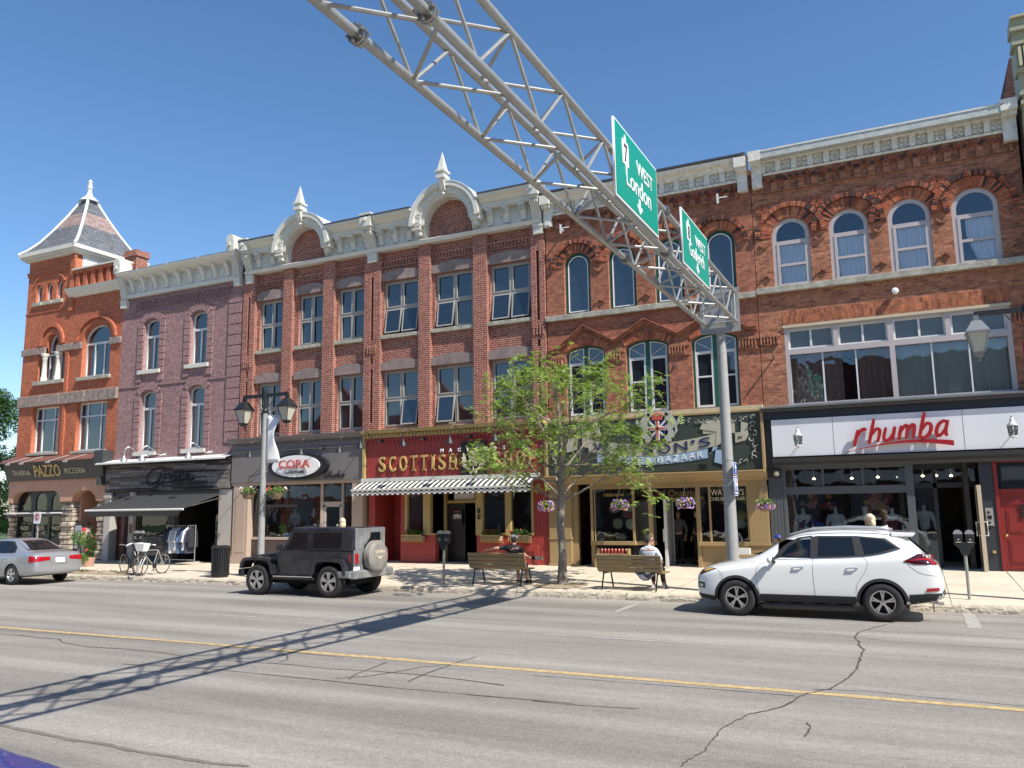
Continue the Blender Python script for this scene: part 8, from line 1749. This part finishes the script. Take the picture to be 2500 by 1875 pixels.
t = thing('paper_flowers', 'red and orange paper flowers hanging in the boutique window', 'decoration', (-1.5, 26.9, 2.3)); b.build('blooms', [M['flag_red'], M['orange_f'], M['pink_f']], t)
for i, x in enumerate((-2.75, -1.7, -.95, -.4, .25, 1.0, .6)):
    t = thing('ceiling_lamp', 'small lit ceiling spotlight inside the boutique', 'lamp', (x, 26.8+.5*(i % 2), 3.1), group='lit spotlights inside the boutique'); MB().ball((x, 26.8+.5*(i % 2), 2.98), (.05, .05, .035), 8, 6).build('bulb', M['lit'], t); MB().tube([(x, 26.8+.5*(i % 2), 3.3), (x, 26.8+.5*(i % 2), 3.02)], .02, 6).build('stem', M['white'], t)
for i in range(5):
    x = -7.25+i*.14; t = thing('ceiling_lamp', 'small warm bulb glowing inside the bazaar doorway', 'lamp', (x, 27.5, 2.55), group='warm bulbs inside the bazaar'); MB().ball((x, 27.5, 2.62), .025, 8, 6).build('bulb', M['lit'], t); MB().tube([(x, 27.5, 2.95), (x, 27.5, 2.64)], .006, 5).build('cord', M['black'], t)
# clothes rail
t = thing('clothes_rail', 'clothes rail on wheels under the black awning', 'clothes rail', (-26.6, 24.3, .15)); b = MB(); x0, x1 = -27.5, -25.9; yy = 24.2
for x in (x0, x1): b.tube([(x, yy, .3), (x, yy, 1.72)], .014, 6); b.tube([(x, yy-.25, .28), (x, yy+.25, .28)], .014, 6); b.ball((x, yy-.22, .22), .04, 8, 5)
b.tube([(x0, yy, 1.7), (x1, yy, 1.7)], .014, 6); b.tube([(x0, yy, .35), (x1, yy, .35)], .014, 6); b.build('rail_frame', M['alu'], t)
cols = [('navy shirt', (.03, .035, .07)), ('dark blue shirt', (.04, .05, .1)), ('white printed shirt', (.6, .62, .66)), ('pale blue shirt', (.42, .5, .6)), ('white shirt', (.7, .7, .72)), ('mid blue shirt', (.1, .17, .3)), ('denim blue shirt', (.07, .11, .2)), ('long white shirt', (.68, .7, .75)), ('navy jacket', (.045, .045, .08)), ('black jacket', (.02, .022, .03))]
wh = ('first on the left', 'second from the left', 'beside the dark ones on the left', 'between the white ones', 'left of the middle', 'in the middle', 'right of the middle', 'longest one, right of the blues', 'facing out near the right end', 'last at the right end')
for i, (nm, c) in enumerate(cols):
    x = x0+.12+i*.15; g = thing('shirt', '%s hanging on the clothes rail, %s' % (nm, wh[i]), 'clothing', (x, yy, 1.6), group='clothes on the rail'); m = mat('cloth_%d' % i, c, .85, noise=(14, .2)); b = MB(); L = .75+.12*((i*7) % 3)
    b.add([(x-.03, yy-.2, 1.5), (x+.03, yy-.2, 1.5), (x+.025, yy, 1.64), (x-.025, yy, 1.64), (x-.06, yy-.24, 1.6-L), (x+.06, yy-.24, 1.6-L), (x+.05, yy+.24, 1.6-L), (x-.05, yy+.24, 1.6-L), (x+.03, yy+.2, 1.5), (x-.03, yy+.2, 1.5)], [(0, 1, 2, 3), (3, 2, 8, 9), (4, 5, 1, 0), (5, 6, 8, 2, 1), (6, 7, 9, 8), (7, 4, 0, 3, 9), (4, 7, 6, 5)])
    b.bar((x, yy-.18, 1.5), (x+.02, yy-.3, 1.05), .08, .05); b.build('cloth', m, g, bevel=.01)
    MB().tube([(x, yy, 1.64), (x, yy, 1.71)], .006, 5).build('hanger', M['white'], g)
# goods in the bazaar, the red shop and the grey shop
rg = random.Random(12)
def goods(x, y, z, kind, m, lb, cat):
    t = thing(kind, lb, cat, (x, y, z), group='small goods in the shop windows')
    if kind == 'plate_ware': MB().lathe([(.17, 0), (.17, .015), (.12, .02), (.12, .01)], (x, y, z+.17), axis='y', n=20).build('dish', m, t)
    elif kind == 'jug': MB().lathe([(.06, 0), (.09, .06), (.085, .16), (.05, .22), (.06, .26)], (x, y, z), n=12).build('vessel', m, t, smooth=True)
    elif kind == 'cushion': b = MB(); b.ball((x, y, z+.14), (.19, .07, .14), 12, 8); b.build('pad', m, t, smooth=True)
    else: MB().box(x-.13, x+.13, y-.06, y+.06, z, z+.2).build('box_body', m, t, bevel=.01)
g1 = mat('ware_cream', (.5, .48, .4), .4); g2 = mat('ware_green', (.25, .33, .12), .4); g3 = mat('ware_red', (.3, .05, .04), .4); g4 = mat('ware_blue', (.1, .2, .3), .4); g5 = mat('ware_yellow', (.5, .36, .1), .5)
for a in ((-8.78, 25.8, 1.5, 'plate_ware', g1, 'cream plate standing at the left of the left bazaar window', 'plate'), (-8.35, 25.8, 1.48, 'plate_ware', g1, 'cream plate standing at the right of the left bazaar window', 'plate'), (-9.1, 25.8, 1.14, 'cushion', g5, 'yellow cushion lying at the left end of the left bazaar window', 'cushion'), (-8.7, 25.85, 1.14, 'box_parcel', g1, 'cream box standing below the plates', 'box'), (-8.95, 26.0, 2.0, 'cushion', g1, 'cream cushion hung high at the left of the left bazaar window', 'cushion'), (-8.45, 26.0, 2.05, 'box_parcel', g1, 'cream carton hung at the top of the left bazaar window', 'box'), (-8.5, 26.0, 1.85, 'box_parcel', g3, 'small red box hung above the plates', 'box'), (-7.95, 26.1, 1.14, 'jug', g4, 'blue jug in the slanted side pane of the bazaar', 'jug'), (-7.35, 26.9, 2.1, 'jug', g2, 'green jug on the upper shelf beside the bazaar door', 'jug'), (-7.4, 26.9, 1.5, 'jug', g2, 'green jug on the lower shelf beside the bazaar door', 'jug'), (-7.2, 26.9, 1.5, 'jug', g5, 'yellow jug on the lower shelf beside the bazaar door', 'jug'),
          (-4.85, 25.8, 1.5, 'cushion', g1, 'patterned cushion in the right bazaar window', 'cushion'), (-4.8, 25.8, 1.75, 'cushion', g5, 'yellow cushion on top of a patterned one in the right bazaar window', 'cushion'), (-5.3, 25.8, 1.14, 'box_parcel', g1, 'pale box in the middle of the right bazaar window', 'box'), (-5.0, 25.8, 1.14, 'jug', g4, 'blue jug in the right bazaar window', 'jug'), (-5.7, 25.8, 1.14, 'box_parcel', g3, 'red box at the left of the right bazaar window', 'box'), (-13.1, 25.8, 1.4, 'jug', g1, 'white jug in the window next to the house number', 'jug'), (-12.1, 25.8, 1.4, 'jug', g3, 'red jug in the window nearest the red pier', 'jug')): goods(*a)
t = thing('crate', 'tan wooden crate of red jars on the pavement below the left bazaar window', 'crate', (-8.9, 25.1, .33)); b = MB(); b.box(-9.25, -8.2, 25.0, 25.05, .33, .75); b.box(-9.25, -9.2, 25.05, 25.28, .33, .9); b.box(-8.25, -8.2, 25.05, 25.28, .33, .9); b.box(-9.2, -8.25, 25.05, 25.28, .33, .38); b.build('box', M['wat_tan'], t); b = MB()
for i in range(8): b.lathe([(.05, .6), (.05, .86), (.03, .9)], (-9.12+i*.115, 25.15, 0), n=10)
b.build('jars', g3, t)
t = thing('crate', 'small tan crate with white cartons at the foot of the big pole', 'crate', (-4.5, 24.6, .33)); b = MB(); b.box(-4.85, -4.25, 24.5, 24.8, .33, .8); b.build('box', M['wat_tan'], t); MB().box(-4.8, -4.4, 24.55, 24.75, .8, .98).build('cartons', M['frame_white'], t)
mannequin(-22.9, 26.6, .95, 'mannequin in a white blouse in the grey fashion shop window', M['light_shirt']); mannequin(-22.1, 26.8, .95, 'mannequin in a dark dress in the grey fashion shop window', M['black_shirt'])
for ob in [o for o in bpy.data.objects if o.name.startswith('mannequin') and o.location.x < -10]: ob['group'] = 'mannequins in the grey shop window'
# ================================================================ separate far-apart pieces into parts of their own
def split_pieces(o, name, gap=.02):
    me = o.data; nv = len(me.vertices); par = list(range(nv))
    def find(a):
        while par[a] != a: par[a] = par[par[a]]; a = par[a]
        return a
    for e in me.edges:
        a, b = find(e.vertices[0]), find(e.vertices[1])
        if a != b: par[a] = b
    isl = {}
    for i in range(nv): isl.setdefault(find(i), []).append(i)
    keys = list(isl); bb = []
    for k in keys:
        c = [me.vertices[i].co for i in isl[k]]; bb.append([min(v[j] for v in c) for j in range(3)]+[max(v[j] for v in c) for j in range(3)])
    grp = list(range(len(keys)))
    def gf(a):
        while grp[a] != a: grp[a] = grp[grp[a]]; a = grp[a]
        return a
    order = sorted(range(len(keys)), key=lambda i: bb[i][0])
    for ii, i in enumerate(order):
        for j in order[ii+1:]:
            if bb[j][0] > bb[i][3]+gap: break
            if all(bb[j][k] <= bb[i][k+3]+gap and bb[i][k] <= bb[j][k+3]+gap for k in (1, 2)): grp[gf(j)] = gf(i)
    cl = {}
    for n, k in enumerate(keys): cl.setdefault(gf(n), []).extend(isl[k])
    if len(cl) < 2: o.name = name; return
    which = {}
    for c, vs in cl.items():
        for v in vs: which[v] = c
    faces = {c: [] for c in cl}
    for p in me.polygons: faces[which[p.vertices[0]]].append(p)
    for c, vs in cl.items():
        idx = {v: i for i, v in enumerate(vs)}; m2 = bpy.data.meshes.new(name); m2.from_pydata([me.vertices[v].co[:] for v in vs], [], [[idx[v] for v in p.vertices] for p in faces[c]])
        for m in me.materials: m2.materials.append(m)
        m2.polygons.foreach_set('material_index', [p.material_index for p in faces[c]]); m2.polygons.foreach_set('use_smooth', [p.use_smooth for p in faces[c]])
        n = bpy.data.objects.new(name, m2); C.objects.link(n); n.parent = o.parent; n.location = o.location
        for md in o.modifiers:
            q = n.modifiers.new(md.name, md.type)
            for a in ('width', 'segments', 'limit_method', 'angle_limit', 'thickness'):
                if hasattr(md, a): setattr(q, a, getattr(md, a))
    bpy.data.objects.remove(o)
SPLIT = {'end_block': ('end_block', .02), 'cap': ('cap', .03), 'pole_bands': ('pole_band', .02), 'flowers': ('flower_cluster', .06), 'lintels': ('lintel', .02), 'shopfront_piers': ('shopfront_pier', .05), 'stone_piers': ('stone_pier', .1), 'stone_band': ('stone_band', .1), 'brackets': ('bracket', .02), 'bosses': ('boss', .02), 'pilasters': ('pilaster', .03),
         'yellow_posts': ('post', .02), 'red_panels': ('panelled_wall', .03), 'taupe_frame': ('shopfront_frame', .02), 'tan_frame': ('shopfront_frame', .02), 'dentils': ('dentil_row', .09), 'corbels': ('corbel_row', .09), 'parapet_piers': ('parapet_pier', .02),
         'brick_rosettes': ('brick_rosette', .05), 'folding_arms': ('folding_arm', .02), 'clapboard': ('clapboard', .3), 'quoins': ('quoin_strip', .08), 'cornice_flowers': ('cornice_flower', .05), 'end_bolts': ('end_bolt', .02), 'bracket': ('bracket', .02), 'shopfront_frame': ('shopfront_frame', .02),
         'ribbon': ('ribbon', .02), 'supporters': ('supporter', .02), 'leaf_border': ('leaf_border', .1), 'blooms': ('bloom', .03), 'chains': ('chain', .02), 'flag_white': ('flag_white', .05), 'gable_foot': ('gable_foot', .1), 'cornice': ('cornice', .05), 'flange': ('flange', .05), 'mirror': ('mirror', .02), 'grey_frame': ('shopfront_frame', .02), 'dark_cornice': ('dark_cornice', .03), 'side_walls': ('side_wall', .02), 'brick_bands': ('brick_band', .1), 'windows': ('window', .02), 'dark_facade': ('facade', .02), 'fascia': ('fascia', .02), 'panel_joint': ('panel_joint', .02), 'house_number': ('house_number', .02), 'door_panels': ('door_panel', .02), 'buttons': ('button', .01), 'hull': ('hull', .1), 'roof_flashing': ('roof_flashing', .02), 'glazing_bars': ('glazing_bar', .02), 'lantern': ('lantern', .03), 'lantern_glass': ('lantern_glass', .02), 'rods': ('rod', .02), 'basket_arms': ('basket_arm', .02), 'headlamp': ('headlamp', .03), 'door_edge': ('door_edge', .02), 'dark_panel': ('dark_panel', .02), 'zigzag_pediment': ('zigzag_pediment', .02), 'stall_riser': ('stall_riser', .02)}
for o in list(bpy.data.objects):
    if o.type == 'MESH' and o.parent is not None:
        k = o.name.split('.')[0]
        if k in SPLIT and not o.children: split_pieces(o, *SPLIT[k])
